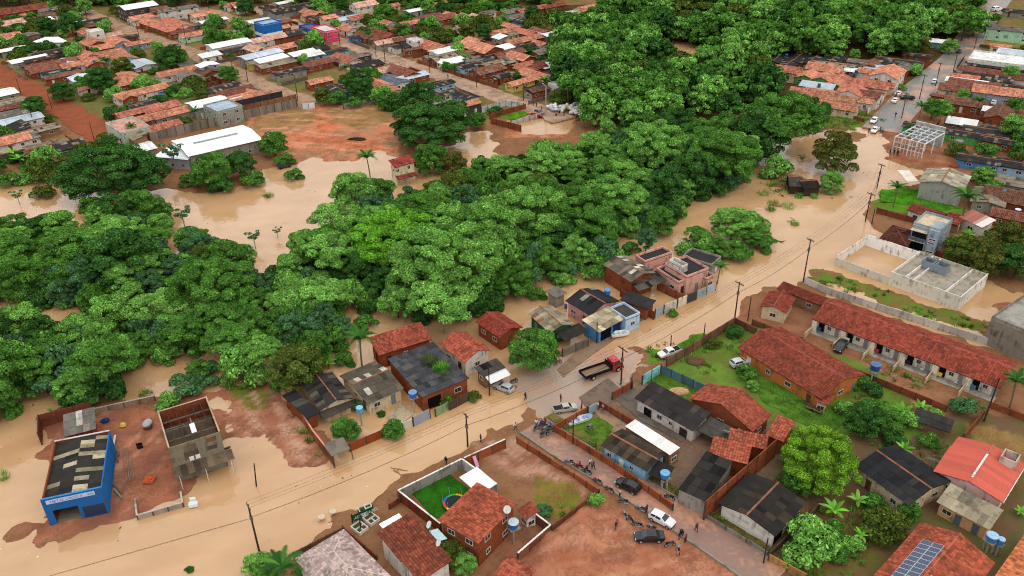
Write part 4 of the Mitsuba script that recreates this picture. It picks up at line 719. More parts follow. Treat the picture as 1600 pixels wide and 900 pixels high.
# landmark buildings of the upper town
def block(name, label, u, v, L, W, ang, h, wall, roofc='8f8b84', cat='building', bands=()):
    c = at(u, v, h); d = vec(math.radians(ang)); e2 = np.array([-d[1], d[0], 0]); a = c - d * L / 2 - e2 * W / 2
    k, _ = house(name, label, None, None, None, h, 'f', 1, 'slab', roofc, wall, 0, 0, cat, None, 'auto', -.3, None, False, 1, (a, d, e2, L, W))
    for z, hh, col in bands:
        part(k, 'band', MB().box(np.array([a[0], a[1], z]) - d * .06 - e2 * .06, d * (L + .12), e2 * (W + .12), UP * hh, C(col)), 'paint')
    return k
block('building', 'three storey blue building with a white band in the upper town', 418, 35, 8, 9, -47, 8.6, '2166b0', '9fb2c4', bands=((3.6, 1.3, 'd9dcd8'),))
block('shop', 'bright pink two storey shop on the middle dirt street', 508, 45, 12, 7, -51, 5.4, 'd84a66', 'd0d0cc')
block('shop', 'cobalt blue painted shop beside the pink one', 486, 43, 12, 6, -51, 4.0, '3152c4', '5f6670')
block('building', 'grey box building with pale blue roof behind the warehouse wall', 348, 166, 10, 9, -47, 5.6, '95968a', 'a9bccb')
block('building', 'pink parapet roofed building near the red dirt street end', 199, 196, 13, 9, -47, 4.6, 'b4c4b4', 'c99a8a')
# ---------------------------------------------------------------- trees, palms, shrubs
VR = np.random.default_rng(23)
def leaves(lobes, n, size, cols, droop=.0, flat=.0, long=1.9, inner=.25, rnd=VR):
    """Leaf cards over a set of ellipsoid lobes (centre, radii, tone): vertices, quads, colours."""
    cols = np.asarray(cols); wgt = np.array([l[1][0] * l[1][1] + l[1][0] * l[1][2] for l in lobes]); wgt = wgt / wgt.sum()
    li = rnd.choice(len(lobes), n, p=wgt)
    d = rnd.normal(size=(n, 3)); d /= np.linalg.norm(d, axis=1, keepdims=True); d[:, 2] = np.where(d[:, 2] < -.35, -d[:, 2], d[:, 2])
    cen = np.array([l[0] for l in lobes])[li]; rad = np.array([l[1] for l in lobes])[li]; tone = np.array([l[2] for l in lobes])[li]
    shell = 1 - inner * rnd.random(n) ** 1.5 + .10 * rnd.random(n)
    p = cen + d * rad * shell[:, None]
    nn = d / rad; nn /= np.linalg.norm(nn, axis=1, keepdims=True)
    nn = nn + rnd.normal(size=(n, 3)) * .55; nn[:, 2] += flat; nn /= np.linalg.norm(nn, axis=1, keepdims=True)
    a = np.cross(nn, rnd.normal(size=(n, 3))); a /= np.linalg.norm(a, axis=1, keepdims=True); a[:, 2] -= droop; a /= np.linalg.norm(a, axis=1, keepdims=True)
    b = np.cross(nn, a); s = size * (.65 + .7 * rnd.random(n))[:, None]
    v = np.stack([p - a * s * long * .5, p + b * s * .5, p + a * s * long * .5, p - b * s * .5], 1).reshape(-1, 3)
    c = cols[rnd.integers(len(cols), size=n)] * (tone * (.6 + .8 * rnd.random(n) ** 1.4 + .7 * (rnd.random(n) < .06)))[:, None]
    return v, np.arange(4 * n).reshape(-1, 4), np.repeat(np.clip(c, 0, 1), 4, 0)
def lobes_dome(n, R, zc, flatten, lr, rnd, spread=1.0, low=-.1):
    out = []
    for k in range(n):
        z = low + (1 - low) * ((k + .5) / n); r = math.sqrt(max(0, 1 - z * z)) * spread; t = k * 2.39996 + rnd.random() * .5
        q = lr * (.6 + .8 * rnd.random())
        if rnd.random() < .1: continue
        out.append((np.array([math.cos(t) * r * (R - q * .6), math.sin(t) * r * (R - q * .6), zc + z * R * flatten * .8 + (rnd.random() - .5) * R * .28]) + np.array([rnd.normal(), rnd.normal(), 0]) * R * .07, np.array([q * (.8 + .4 * rnd.random()), q * (.8 + .4 * rnd.random()), q * (.62 if flatten > .5 else .42)]), .7 + .6 * rnd.random()))
    return out
def trunk_mesh(h, r, R, zc, limbs, rnd, col):
    m = MB(); top = np.array([(rnd.random() - .5) * .6, (rnd.random() - .5) * .6, h])
    m.tube([0, 0, -1.2], top * [.4, .4, .55], r, r * .75, 7, col); m.tube(top * [.4, .4, .55], top, r * .75, r * .45, 6, col)
    for k in range(limbs):
        t = k * 2.4 + rnd.random(); q = R * (.45 + .35 * rnd.random())
        s = top * [.4, .4, 1] * (.5 + .35 * rnd.random())
        m.tube(s, [math.cos(t) * q, math.sin(t) * q, zc + (rnd.random() - .3) * R * .3], r * .42, r * .12, 5, col)
    return m
G = {k: [C(x) for x in v] for k, v in {
    'mid': ('49772f', '548535', '416d2d', '62913c'), 'bright': ('629640', '6fa449', '578a39', '80ae55'), 'dark': ('365c29', '3f692e', '2f5225', '487436'),
    'olive': ('4a5f26', '566a2a', '405424', '5f6a2e'), 'rust': ('41602a', '5a6a2c', '365626', '6e6a30', '7a6432'), 'blue': ('436b42', '4d774b', '3b5f3b', '5b8558'), 'fresh': ('6f9a2c', '5f8f28', '86ad36', '4f7f24'), 'lime': ('5b962a', '6aa632', '4c8526', '79b23c')}.items()}
BARK, PALE = C('4a3a2c'), C('8d8578')
GROUPS = {}
def proto(key, meshes):
    scene[key] = {'type': 'shapegroup', **{n: mikit.ply(m, b, smooth=False, uv=tone_uv(c)) for n, (m, b, c) in meshes.items()}}
def make_tree(kind, pal, seed, n, size, R=5.0, light=False):
    rnd = np.random.default_rng(seed)
    if kind == 'round': lob = lobes_dome(38, R, 4.5, 1.0, R * .28, rnd, 1.0, -.6) + [(np.array([0, 0, 4.2]), np.array([R * .75, R * .75, R * .6]), .7)]; H, zc, li = 5, 5, 4
    elif kind == 'broad': lob = lobes_dome(46, R, 5.6, .9, R * .25, rnd, 1.05, -.8) + [(np.array([0, 0, 5.2]), np.array([R * .6, R * .6, R * .35]), .7)]; H, zc, li = 7, 6.6, 6
    elif kind == 'umbrella': lob = lobes_dome(46, R * 1.1, 8.0, .5, R * .25, rnd, 1.1, -.2) + [(np.array([0, 0, 7.4]), np.array([R * .8, R * .8, R * .2]), .7)]; H, zc, li = 8, 8, 8
    elif kind == 'tall': lob = lobes_dome(30, R * .72, 7.5, 1.35, R * .26, rnd, 1, -.7); H, zc, li = 9, 8, 5
    elif kind == 'canopy': lob = lobes_dome(110, R, R * .95, .62, R * .15, rnd, 1.05, -.3) + [(np.array([0, 0, R * .85]), np.array([R * .75, R * .75, R * .35]), .7)]; H, zc, li = R * .9, R * .9, 12
    elif kind == 'dome': lob = lobes_dome(95, R, R * .85, .9, R * .17, rnd, 1.0, -.5) + [(np.array([0, 0, R * .75]), np.array([R * .8, R * .8, R * .6]), .7)]; H, zc, li = R * .8, R * .8, 8
    elif kind == 'sparse':
        lob = [(np.array([math.cos(k * 2.4) * R * (.2 + .05 * k), math.sin(k * 2.4) * R * (.2 + .05 * k), 6.2 + k * .35]), np.array([.9, .9, .5]), 1.0) for k in range(11)]; H, zc, li = 9, 8, 10
    elif kind == 'shrub': lob = lobes_dome(9, R, R * .45, .8, R * .45, rnd, 1, -.2); H, zc, li = R * .6, R * .4, 3
    lv = leaves(lob, n, size, G[pal], droop=.35 if kind in ('tall', 'shrub') else .1, flat=.7 if kind == 'umbrella' else .15, rnd=rnd)
    tr = trunk_mesh(H, .26 if kind != 'shrub' else .08, R, zc, li, rnd, PALE if kind in ('sparse', 'umbrella') else BARK)
    tv, tc = tr.get(), tr.colors()
    if light:
        f = np.vstack([lv[1][:, [0, 1, 2]], lv[1][:, [0, 2, 3]], tv[1] + len(lv[0])]); return {'crown': ((np.vstack([lv[0], tv[0]]), f), 'leaf', np.vstack([lv[2], tc]))}
    return {'trunk': (tv, 'matte', tc), 'crown': ((lv[0], lv[1]), 'leaf', lv[2])}
KINDS = {}
def register(kind, pal, variants, n, size, R=5.0, light=False):
    for s in range(variants):
        key = 'proto_%s_%s_%s%d' % (kind, pal, 'far_' if light else '', s)
        proto(key, make_tree(kind, pal, sum(map(ord, kind + pal)) * 3 + s, n, size, R, light))
        KINDS.setdefault((kind, pal, light), []).append(key)
for kind, pal, v in (('broad', 'mid', 3), ('broad', 'bright', 2), ('broad', 'dark', 2), ('broad', 'olive', 1), ('umbrella', 'bright', 2), ('umbrella', 'lime', 1), ('umbrella', 'mid', 1), ('tall', 'mid', 1), ('tall', 'bright', 1), ('tall', 'blue', 1), ('round', 'mid', 2), ('round', 'dark', 2), ('round', 'bright', 1), ('round', 'rust', 1), ('round', 'olive', 1), ('broad', 'rust', 1), ('broad', 'blue', 1)):
    register(kind, pal, v, 15000, .24 if kind != 'umbrella' else .22)
for kind, pal in (('canopy', 'bright'), ('canopy', 'lime'), ('canopy', 'mid'), ('dome', 'dark'), ('dome', 'fresh')): register(kind, pal, 1, 52000, .26, 10.0)
register('sparse', 'blue', 2, 420, .5)
for pal in ('mid', 'bright', 'dark', 'olive', 'blue'): register('shrub', pal, 1, 2400, .22, 2.2)
for kind, pal, v in (('broad', 'mid', 3), ('broad', 'bright', 2), ('broad', 'dark', 2), ('tall', 'mid', 1), ('tall', 'bright', 1), ('broad', 'olive', 1)): register(kind, pal, v, 4000, .5, 5.0, True)
def plant(name, label, cat, kind, pal, x, y, R, group=None, zs=1.0, z0=None, light=False, base_R=5.0):
    lst = KINDS[(kind, pal, light)]; k = numbered(name); s = R / base_R
    if label: tag(k, label, cat, group)
    z0 = max(-.3, gz(x, y) - .1) if z0 is None else z0
    scene[k] = {'type': 'instance', 'to_world': T().translate([float(x), float(y), float(z0)]).rotate([0, 0, 1], float(VR.random() * 360)).scale([float(s * (.92 + .16 * VR.random())), float(s * (.92 + .16 * VR.random())), float(s * zs)]), 'group': {'type': 'ref', 'id': lst[int(VR.integers(len(lst)))]}}
    return k
CROWN_Z = {'canopy': 9.5, 'dome': 8.5, 'broad': 5.8, 'umbrella': 8.6, 'round': 4.7, 'tall': 8.2, 'sparse': 8.0, 'shrub': 1.2}
def hero(u, v, rpx, kind, pal, label, name='tree', cat='tree', zs=1.0, group=None):
    R = 3.0; base = {'shrub': 2.2, 'canopy': 10.0, 'dome': 10.0}.get(kind, 5.0)
    for _ in range(4):
        hc = CROWN_Z[kind] * (R / base) * zs; p = at(u, v, hc); R = rpx / ppm(p)
    HEROES.append((p[0], p[1], R))
    return plant(name, label, cat, kind, pal, p[0], p[1], R, group, zs, base_R=base)
HEROES = []
for row in (
    (676, 194, 64, 'dome', 'dark', 'great dark round topped tree beside the red fill lot', 'tree', 'tree', .62), (162, 266, 66, 'dome', 'dark', 'huge dark spreading tree on the left bank of the pond', 'tree', 'tree', .7), (220, 268, 38, 'broad', 'dark', 'dark tree joining the huge pond bank tree'),
    (330, 267, 30, 'round', 'mid', 'broad mango like tree in front of the white warehouse'), (374, 258, 24, 'round', 'dark', 'dark round tree at the east end of the white warehouse'), (428, 228, 21, 'round', 'mid', 'round tree at the warehouse corner by the red lot'), (268, 236, 24, 'sparse', 'blue', 'slim tree leaning over the white warehouse canopy'),
    (460, 272, 14, 'shrub', 'mid', 'low round bush standing in the pond edge'), (552, 302, 34, 'round', 'bright', 'bright tree at the pond corner before the cream house'), (590, 300, 24, 'round', 'mid', 'tree beside the cream house over the water'), (670, 248, 26, 'round', 'mid', 'rounded tree hugging the cream pond house'), (706, 254, 20, 'round', 'rust', 'rust tipped tree right of the cream pond house'),
    (700, 400, 78, 'canopy', 'bright', 'largest bright flat topped tree in the middle of the forest'), (620, 372, 60, 'canopy', 'lime', 'light green flat topped tree left of the largest one'), (660, 330, 46, 'canopy', 'mid', 'lime flat topped tree below the cream pond house'), (765, 345, 50, 'tall', 'bright', 'bright plumed tree in the upper middle forest'), (830, 330, 58, 'canopy', 'bright', 'wide bright tree right of the forest middle'), (905, 330, 52, 'canopy', 'mid', 'broad layered tree near the eastern forest edge'), (960, 310, 46, 'canopy', 'bright', 'bright layered tree on the eastern forest edge'),
    (1020, 225, 52, 'canopy', 'bright', 'big bamboo like bright crown by the upper pond'), (1130, 240, 56, 'canopy', 'mid', 'broad tree leaning over the flood east of the forest'), (1085, 265, 36, 'broad', 'dark', 'dark tree under the broad leaning one'), (1225, 185, 58, 'canopy', 'mid', 'large spreading tree beside the flooded crossroads'), (1190, 205, 40, 'broad', 'dark', 'dark tree on the water side of the crossroads tree'), (1270, 175, 26, 'broad', 'dark', 'dark tree at the tiled estate corner'),
    (1305, 238, 34, 'round', 'rust', 'spreading tree with orange tips alone in the flood'), (1300, 284, 18, 'round', 'bright', 'round bright bush tree beside the flooded huts'), (1215, 262, 22, 'shrub', 'bright', 'wide low bright shrub in the flood left of the huts'), (1254, 244, 8, 'sparse', 'blue', 'thin sapling in the flood before the orange tipped tree'),
    (1145, 348, 32, 'broad', 'bright', 'leafy tree clump on the island beside the flooded road', 'tree', 'tree', .8), (1182, 366, 22, 'broad', 'mid', 'right hand crown of the flooded road island', 'tree', 'tree', .7), (1090, 368, 22, 'broad', 'mid', 'left crown of the flooded road island', 'tree', 'tree', .7), (1120, 384, 22, 'broad', 'mid', 'front crown of the flooded road island', 'tree', 'tree', .7), (1030, 345, 24, 'round', 'mid', 'rounded tree at the tip of the eastern forest edge'), (1010, 370, 20, 'tall', 'blue', 'bluish slender tree by the creek behind the barn'),
    (835, 546, 37, 'round', 'mid', 'dense dark round tree beside the road at the green gabled house'), (462, 570, 40, 'broad', 'olive', 'olive brown tree beside the mud bank'), (355, 410, 38, 'round', 'mid', 'tree with fresh light tips at the pond shore'), (328, 448, 62, 'canopy', 'mid', 'broad tree in the left forest near the pond'), (180, 405, 52, 'broad', 'dark', 'dark tall tree in the left forest'),
    (290, 600, 26, 'shrub', 'blue', 'bluish green dense shrub beside the unfinished building'), (325, 596, 16, 'shrub', 'blue', 'smaller bluish shrub at the shore near the building plot'), (262, 628, 16, 'shrub', 'bright', 'bright shrub at the back wall of the building plot'), (470, 512, 34, 'broad', 'blue', 'feathery tree with bare dark limbs by the forest edge'), (690, 462, 40, 'umbrella', 'bright', 'bright layered tree overhanging the flooded back yards'),
    (1540, 402, 30, 'round', 'rust', 'yellow tipped mango tree in front of the concrete block'), (1574, 374, 30, 'round', 'rust', 'mango tree right of the yellow tipped one'), (1505, 392, 26, 'round', 'olive', 'mango tree left of the yellow tipped one'), (1592, 410, 30, 'round', 'dark', 'dark tree at the right edge above the concrete block'), (1592, 535, 16, 'round', 'mid', 'tree at the right edge below the concrete block'),
    (1281, 722, 56, 'dome', 'fresh', 'big bright green round tree among the lower right roofs'), (1252, 755, 24, 'round', 'mid', 'smaller round crown at the foot of the big bright tree'), (1270, 850, 40, 'shrub', 'bright', 'leafy light shrub in the lower right garden'), (1380, 825, 32, 'shrub', 'olive', 'olive bush beside the solar panel house'), (1420, 800, 16, 'round', 'mid', 'small round tree at the corner of the long black roof'), (1350, 660, 28, 'round', 'dark', 'dark garden tree left of the rippled shed'), (1385, 662, 22, 'round', 'mid', 'garden tree between dark tree and rippled shed'), (1345, 602, 16, 'shrub', 'mid', 'bush beside the garden water tank'), (1362, 610, 14, 'shrub', 'dark', 'dark bush under the garden water tank'),
    (1505, 640, 20, 'shrub', 'blue', 'bushy shrub right of the rippled shed'), (1150, 520, 14, 'shrub', 'dark', 'dark round shrub in the walled lawn corner'), (1115, 540, 10, 'shrub', 'olive', 'brownish shrub against the roadside wall'), (1165, 585, 16, 'shrub', 'mid', 'shrub beside the red tiled lawn house'), (1175, 605, 10, 'shrub', 'bright', 'flowering light shrub on the bright lawn'),
    (540, 670, 20, 'round', 'mid', 'round tree in the flooded yard of the dark roofed house'), (560, 632, 14, 'shrub', 'blue', 'bluish shrub beside the blue tank pole'), (615, 670, 17, 'round', 'mid', 'small clipped tree outside the yard gate'), (700, 626, 12, 'shrub', 'mid', 'leaning shrub at the painted fence'), (740, 618, 10, 'shrub', 'olive', 'pale shrub beside the wooden paling fence'), (595, 645, 7, 'shrub', 'dark', 'little dark shrub on the flooded patio'),
    (705, 868, 22, 'round', 'olive', 'flowering yellowish tree behind the tall brick house'), (728, 885, 18, 'round', 'bright', 'bright green tree at the bottom edge near the brick house'), (850, 800, 12, 'shrub', 'blue', 'bluish shrub at the white capped yard wall'), (932, 784, 13, 'shrub', 'bright', 'weedy bright bush at the dirt lot corner'), (405, 885, 26, 'shrub', 'bright', 'leafy shrub at the bottom edge beside the palm'), (470, 890, 14, 'shrub', 'mid', 'dark shrub between bottom palm and hip roofed house'), (295, 888, 7, 'shrub', 'dark', 'small bush standing in the flood at the bottom'), (650, 840, 14, 'shrub', 'olive', 'yellow green bush in the planted yard'), (574, 797, 7, 'shrub', 'mid', 'clipped shrub in the white planter'), (560, 812, 7, 'shrub', 'dark', 'dark shrub behind the green sign'), (1050, 488, 9, 'shrub', 'mid', 'potted palm like shrub at the salmon house gate'),
    (1032, 738, 11, 'round', 'bright', 'little tree beside the blue yard tank'), (1335, 190, 0, '', '', ''),
    (1105, 385, 20, 'shrub', 'bright', 'left skirt shrub of the flooded road island'), (1150, 392, 22, 'shrub', 'mid', 'front skirt shrub of the flooded road island'), (1195, 380, 18, 'shrub', 'mid', 'right skirt shrub of the flooded road island'), (1070, 388, 14, 'shrub', 'bright', 'outer left shrub of the flooded road island'), (1175, 345, 20, 'shrub', 'bright', 'rear shrub of the flooded road island'), (1060, 330, 14, 'shrub', 'bright', 'shrub leaning into the flood at the forest tip'),
    (1300, 830, 20, 'shrub', 'mid', 'mid green shrub in the lower right garden'), (1330, 855, 18, 'shrub', 'bright', 'bright shrub low in the lower right garden'), (1250, 820, 18, 'shrub', 'blue', 'bluish shrub at the timber board fence'), (1310, 870, 16, 'shrub', 'mid', 'shrub at the bottom of the lower right garden'), (1365, 790, 18, 'shrub', 'mid', 'shrub in front of the long black roof'), (1420, 660, 18, 'shrub', 'bright', 'bright shrub left of the rippled shed'), (1450, 690, 16, 'shrub', 'mid', 'shrub below the rippled shed'), (1320, 640, 14, 'shrub', 'bright', 'shrub on the lawn by the dark garden tree'), (1375, 640, 16, 'shrub', 'mid', 'shrub under the brick wall by the tank'), (1460, 650, 12, 'shrub', 'bright', 'shrub at the brick wall below the terrace'), (1400, 690, 15, 'shrub', 'dark', 'dark shrub at the banana plants'), (1230, 680, 12, 'shrub', 'mid', 'shrub behind the big bright tree'),
    (298, 284, 16, 'shrub', 'mid', 'shrub on the bank before the warehouse canopy'), (345, 290, 18, 'shrub', 'dark', 'dark shrub on the bank below the white warehouse'), (395, 280, 18, 'shrub', 'mid', 'broad shrub on the bank below the white warehouse'), (445, 250, 14, 'shrub', 'mid', 'shrub where the red lot meets the pond bank'), (15, 280, 18, 'shrub', 'mid', 'shrub on the left pond bank at the frame edge'), (45, 275, 16, 'shrub', 'bright', 'bright shrub on the left pond bank'), (118, 262, 20, 'shrub', 'mid', 'shrub between left pond and the dark spreading tree'),
    (862, 408, 26, 'broad', 'mid', 'tree behind the grey sheds at the forest edge'), (902, 388, 24, 'broad', 'bright', 'bright tree behind the banana plants'), (942, 376, 22, 'round', 'mid', 'rounded tree behind the barn roofed house'), (805, 438, 26, 'broad', 'mid', 'tree hanging over the back yard of the red brick house'), (760, 455, 20, 'round', 'mid', 'tree behind the small red tiled house'), (620, 470, 28, 'broad', 'bright', 'bright tree behind the orange tiled house'), (985, 388, 14, 'shrub', 'mid', 'shrub behind the barn roof'), (880, 436, 16, 'shrub', 'bright', 'bright shrub left of the grey sheds'), (840, 458, 14, 'shrub', 'mid', 'shrub in the flooded yard behind the round dark tree'), (570, 505, 18, 'shrub', 'mid', 'shrub under the large palm'), (660, 492, 16, 'shrub', 'dark', 'dark shrub at the back of the orange roofs'), (540, 560, 16, 'shrub', 'mid', 'shrub between palm and olive tree'), (965, 398, 12, 'shrub', 'bright', 'shrub at the rear corner of the barn roof'),
    (212, 316, 26, 'broad', 'mid', 'tree closing the channel right of the dark spreading tree'), (180, 326, 26, 'broad', 'dark', 'dark tree closing the channel under the spreading tree'), (246, 330, 22, 'round', 'mid', 'round tree at the channel mouth of the pond'), (140, 322, 20, 'shrub', 'mid', 'shrub in the channel left of the closing trees'), (160, 335, 22, 'broad', 'bright', 'bright low tree in the closed channel'),
    (20, 352, 26, 'broad', 'mid', 'low tree at the left shore of the forest', 'tree', 'tree', .8), (75, 350, 24, 'broad', 'dark', 'dark low tree at the left shore of the forest', 'tree', 'tree', .8), (250, 352, 22, 'round', 'bright', 'bright rounded tree at the pond shore of the forest', 'tree', 'tree', .9), (300, 372, 24, 'broad', 'mid', 'spreading tree at the pond shore of the forest', 'tree', 'tree', .9), (480, 392, 24, 'broad', 'mid', 'spreading tree at the forest corner by the pond', 'tree', 'tree', .9),
    (435, 600, 12, 'shrub', 'bright', 'shrub on the weedy top of the mud bank'), (310, 575, 18, 'broad', 'mid', 'low tree at the shore above the unfinished building'), (230, 440, 26, 'tall', 'blue', 'silvery tree in the left forest'),
    (96, 145, 17, 'round', 'dark', 'round dark tree at the red dirt street'), (160, 128, 22, 'round', 'dark', 'large dark tree in front of the big hip roofed house'), (70, 40, 15, 'round', 'dark', 'dark tree left of the white house in the upper left'), (110, 38, 16, 'broad', 'dark', 'dark spreading tree before the white two storey house'), (132, 12, 13, 'round', 'bright', 'bright round tree at the far paved street corner'), (265, 90, 20, 'broad', 'dark', 'dark tree at the bend of the upper dirt street'), (282, 92, 13, 'round', 'bright', 'bright round tree at the bend of the upper dirt street'),
    (357, 118, 14, 'round', 'mid', 'round tree where the dirt street meets the yard walls'), (383, 12, 14, 'round', 'dark', 'dark conical tree in the far upper town'), (525, 42, 10, 'round', 'bright', 'bright upright tree beside the pink shop'), (535, 8, 10, 'round', 'dark', 'dark tree at the top near the pink roofed villa'), (562, 126, 22, 'broad', 'dark', 'tall dark tree beside the red fill lot wall'), (562, 140, 18, 'broad', 'dark', 'lower dark crown beside the red fill lot wall'), (505, 150, 14, 'broad', 'olive', 'tree at the white gate of the red fill lot'), (602, 160, 14, 'round', 'mid', 'round tree at the far side of the red fill lot'), (625, 165, 11, 'round', 'mid', 'smaller round tree right of the fill lot tree'), (655, 150, 26, 'broad', 'dark', 'wide dark tree behind the great round topped tree'), (745, 190, 14, 'round', 'mid', 'tree at the brick wall of the green plot'),
    (669, 12, 12, 'round', 'bright', 'bright conical tree at the top of the middle town'), (690, 12, 10, 'round', 'dark', 'dark tree right of the bright conical one'), (757, 52, 13, 'round', 'dark', 'dark round tree beside the large hip roof'), (832, 22, 13, 'round', 'dark', 'dark tree below the far red roof'), (697, 106, 8, 'round', 'mid', 'first small street tree on the middle dirt street'), (710, 108, 8, 'round', 'mid', 'second small street tree on the middle dirt street'), (600, 20, 14, 'broad', 'mid', 'leafy tree clump in the far middle town'),
    (1335, 87, 9, 'round', 'bright', 'bright round tree behind the tiled estate'), (1428, 112, 12, 'shrub', 'bright', 'bright shrub at the roadside by the white gabled house'), (1407, 138, 7, 'shrub', 'bright', 'clipped shrub at the estate entrance'), (1437, 70, 14, 'broad', 'rust', 'rusty tree beside the teal house'), (1484, 74, 12, 'round', 'bright', 'bright tree overhanging the puddle on the far road'), (1555, 30, 8, 'round', 'mid', 'street tree at the mint building'), (1578, 118, 14, 'round', 'bright', 'bright tree between roofs at the far right'), (1505, 150, 10, 'round', 'bright', 'leafy tree by the fence roof'), (1592, 200, 22, 'broad', 'bright', 'large bright tree at the right edge of the upper town'), (1535, 275, 16, 'broad', 'bright', 'bright tree beside the grey warehouse'), (1585, 158, 6, 'round', 'mid', 'round tree in front of the slate blue house'),
    (215, 345, 18, 'tall', 'blue', 'bluish tree at the shore of the left pond'), (60, 262, 22, 'shrub', 'mid', 'wide shrub standing in the left pond'), (92, 255, 14, 'shrub', 'dark', 'dark shrub at the left pond'), (25, 302, 12, 'sparse', 'blue', 'half drowned grey green shrub in the left pond'), (68, 300, 14, 'shrub', 'olive', 'olive shrub by the left pond'), (395, 366, 16, 'sparse', 'blue', 'thin leafed young tree at the pond shore'), (432, 358, 10, 'sparse', 'blue', 'second thin leafed young tree at the pond shore'), (475, 362, 8, 'sparse', 'blue', 'third thin leafed young tree at the pond shore'), (283, 330, 20, 'sparse', 'blue', 'grey leaved open tree beside the left pond')):
    if row[2]: hero(*row[:6], zs=row[8] if len(row) > 8 else 1.0, name='shrub' if row[3] == 'shrub' else 'tree', cat='shrub' if row[3] == 'shrub' else 'tree')
# the flooded forest, each tree on its own; and the wood behind it
def scatter(polys, spacing, tries, rnd, existing, holes=(), shrink=0.0):
    pts = list(existing); out = []
    area = shapely.union_all([ground_poly(p, 5.0) for p in polys]).buffer(-shrink)
    if holes: area = area.difference(shapely.union_all([ground_poly(p, 3.0) for p in holes]).buffer(4.5))
    x0, y0, x1, y1 = area.bounds
    cand = rnd.random((tries, 2)) * [x1 - x0, y1 - y0] + [x0, y0]
    cand = cand[shapely.contains_xy(area, cand[:, 0], cand[:, 1])]
    P = np.array([(p[0], p[1]) for p in pts]) if pts else np.zeros((0, 2)); R = np.array([p[2] for p in pts])
    for x, y in cand:
        if len(P) and np.any(np.hypot(P[:, 0] - x, P[:, 1] - y) < np.maximum(spacing, R * .8)): continue
        P = np.vstack([P, [x, y]]); R = np.append(R, spacing); out.append((x, y))
    return out
NEAR_F = [[(-60, 335), (110, 345), (210, 335), (265, 355), (340, 370), (378, 425), (440, 405), (520, 345), (560, 330), (640, 300), (690, 285), (760, 245), (830, 236), (900, 220), (960, 192), (1060, 170), (1105, 190), (1165, 205), (1185, 230), (1180, 265), (1110, 285), (1060, 320), (1045, 330), (980, 345), (960, 400), (900, 410), (830, 425), (780, 455), (700, 480), (600, 478), (570, 500), (520, 540), (440, 560), (400, 575), (320, 575), (290, 565), (265, 545), (225, 545), (215, 585), (150, 612), (60, 618), (-60, 655)]]
HOLES = [[(-60, 472), (70, 474), (112, 486), (60, 500), (-60, 500)], [(245, 460), (360, 455), (365, 470), (300, 474), (250, 475)], [(212, 572), (275, 560), (268, 605), (225, 615)], [(700, 205), (765, 205), (755, 250), (695, 255)], [(565, 488), (640, 484), (640, 500), (565, 500)]]
near_pts = scatter(NEAR_F, 5.2, 12000, np.random.default_rng(5), HEROES, HOLES, 3.2)
near_pts = sorted(near_pts, key=lambda p: p[1])[:285]
FK = [('broad', 'mid'), ('broad', 'mid'), ('broad', 'bright'), ('tall', 'mid'), ('broad', 'dark'), ('umbrella', 'mid'), ('umbrella', 'bright'), ('tall', 'bright'), ('round', 'mid'), ('broad', 'blue'), ('tall', 'blue'), ('broad', 'olive')]
FL = {'broad': 'broad crowned', 'tall': 'narrow tall', 'umbrella': 'flat topped', 'round': 'round crowned'}; PL = {'mid': 'green', 'bright': 'bright green', 'dark': 'dark green', 'blue': 'bluish green', 'olive': 'olive green'}
for x, y in near_pts:
    nv = meshkit.noise(np.array([x * .03, y * .03, 2.0])); i = int(np.clip((nv * .75 + VR.random() * .45 - .1) * len(FK), 0, len(FK) - 1)); kind, pal = FK[i]
    side = 'in the west' if x < -45 else ('in the middle' if x < 12 else 'in the east')
    plant('tree', '%s %s forest tree %s' % (FL[kind], PL[pal], side), 'tree', kind, pal, x, y, 2.6 + 2.6 * VR.random(), '%s %s forest trees %s' % (FL[kind], PL[pal], side), .8 + .4 * VR.random())
FAR_F = [[(868, 60), (905, 40), (960, 5), (1010, -25), (1530, -25), (1525, 45), (1490, 55), (1425, 62), (1420, 78), (1340, 82), (1190, 82), (1185, 130), (1200, 150), (1150, 165), (1060, 165), (960, 195), (925, 185), (905, 150), (880, 120), (872, 85)]]
far_pts = scatter(FAR_F, 6.6, 12000, np.random.default_rng(9), HEROES, [[(1032, 58), (1072, 62), (1122, 78), (1122, 102), (1040, 100)], [(1448, 56), (1492, 58), (1492, 80), (1448, 76)]])
FARK = [('broad', 'mid'), ('broad', 'mid'), ('broad', 'bright'), ('tall', 'mid'), ('broad', 'dark'), ('broad', 'bright'), ('broad', 'olive'), ('tall', 'bright'), ('broad', 'dark')]
far_pts += scatter([[(-60, -20), (860, -18), (860, -5), (-60, -3)]], 8.0, 1500, np.random.default_rng(19), [])
tag('wood', 'continuous wood of mixed green crowns filling the upper right distance', None, None, 'stuff')
for i, (x, y) in enumerate(far_pts):
    kind, pal = FARK[int(np.clip((meshkit.noise(np.array([x * .02, y * .02, 5.0])) * .8 + VR.random() * .5 - .15) * len(FARK), 0, len(FARK) - 1))]
    k = 'wood__%03d' % (i + 1); lst = KINDS[(kind, pal, True)]; s = .8 + .55 * VR.random()
    scene[k] = {'type': 'instance', 'to_world': T().translate([float(x), float(y), .2]).rotate([0, 0, 1], float(VR.random() * 360)).scale([s, s, s * float(.85 + .35 * VR.random())]), 'group': {'type': 'ref', 'id': lst[int(VR.integers(len(lst)))]}}
under = scatter(NEAR_F, 4.2, 6000, np.random.default_rng(15), [], HOLES, 1.0)[:480]
tag('undergrowth', 'dense green bushes growing out of the water beneath the forest trees', None, None, 'stuff')
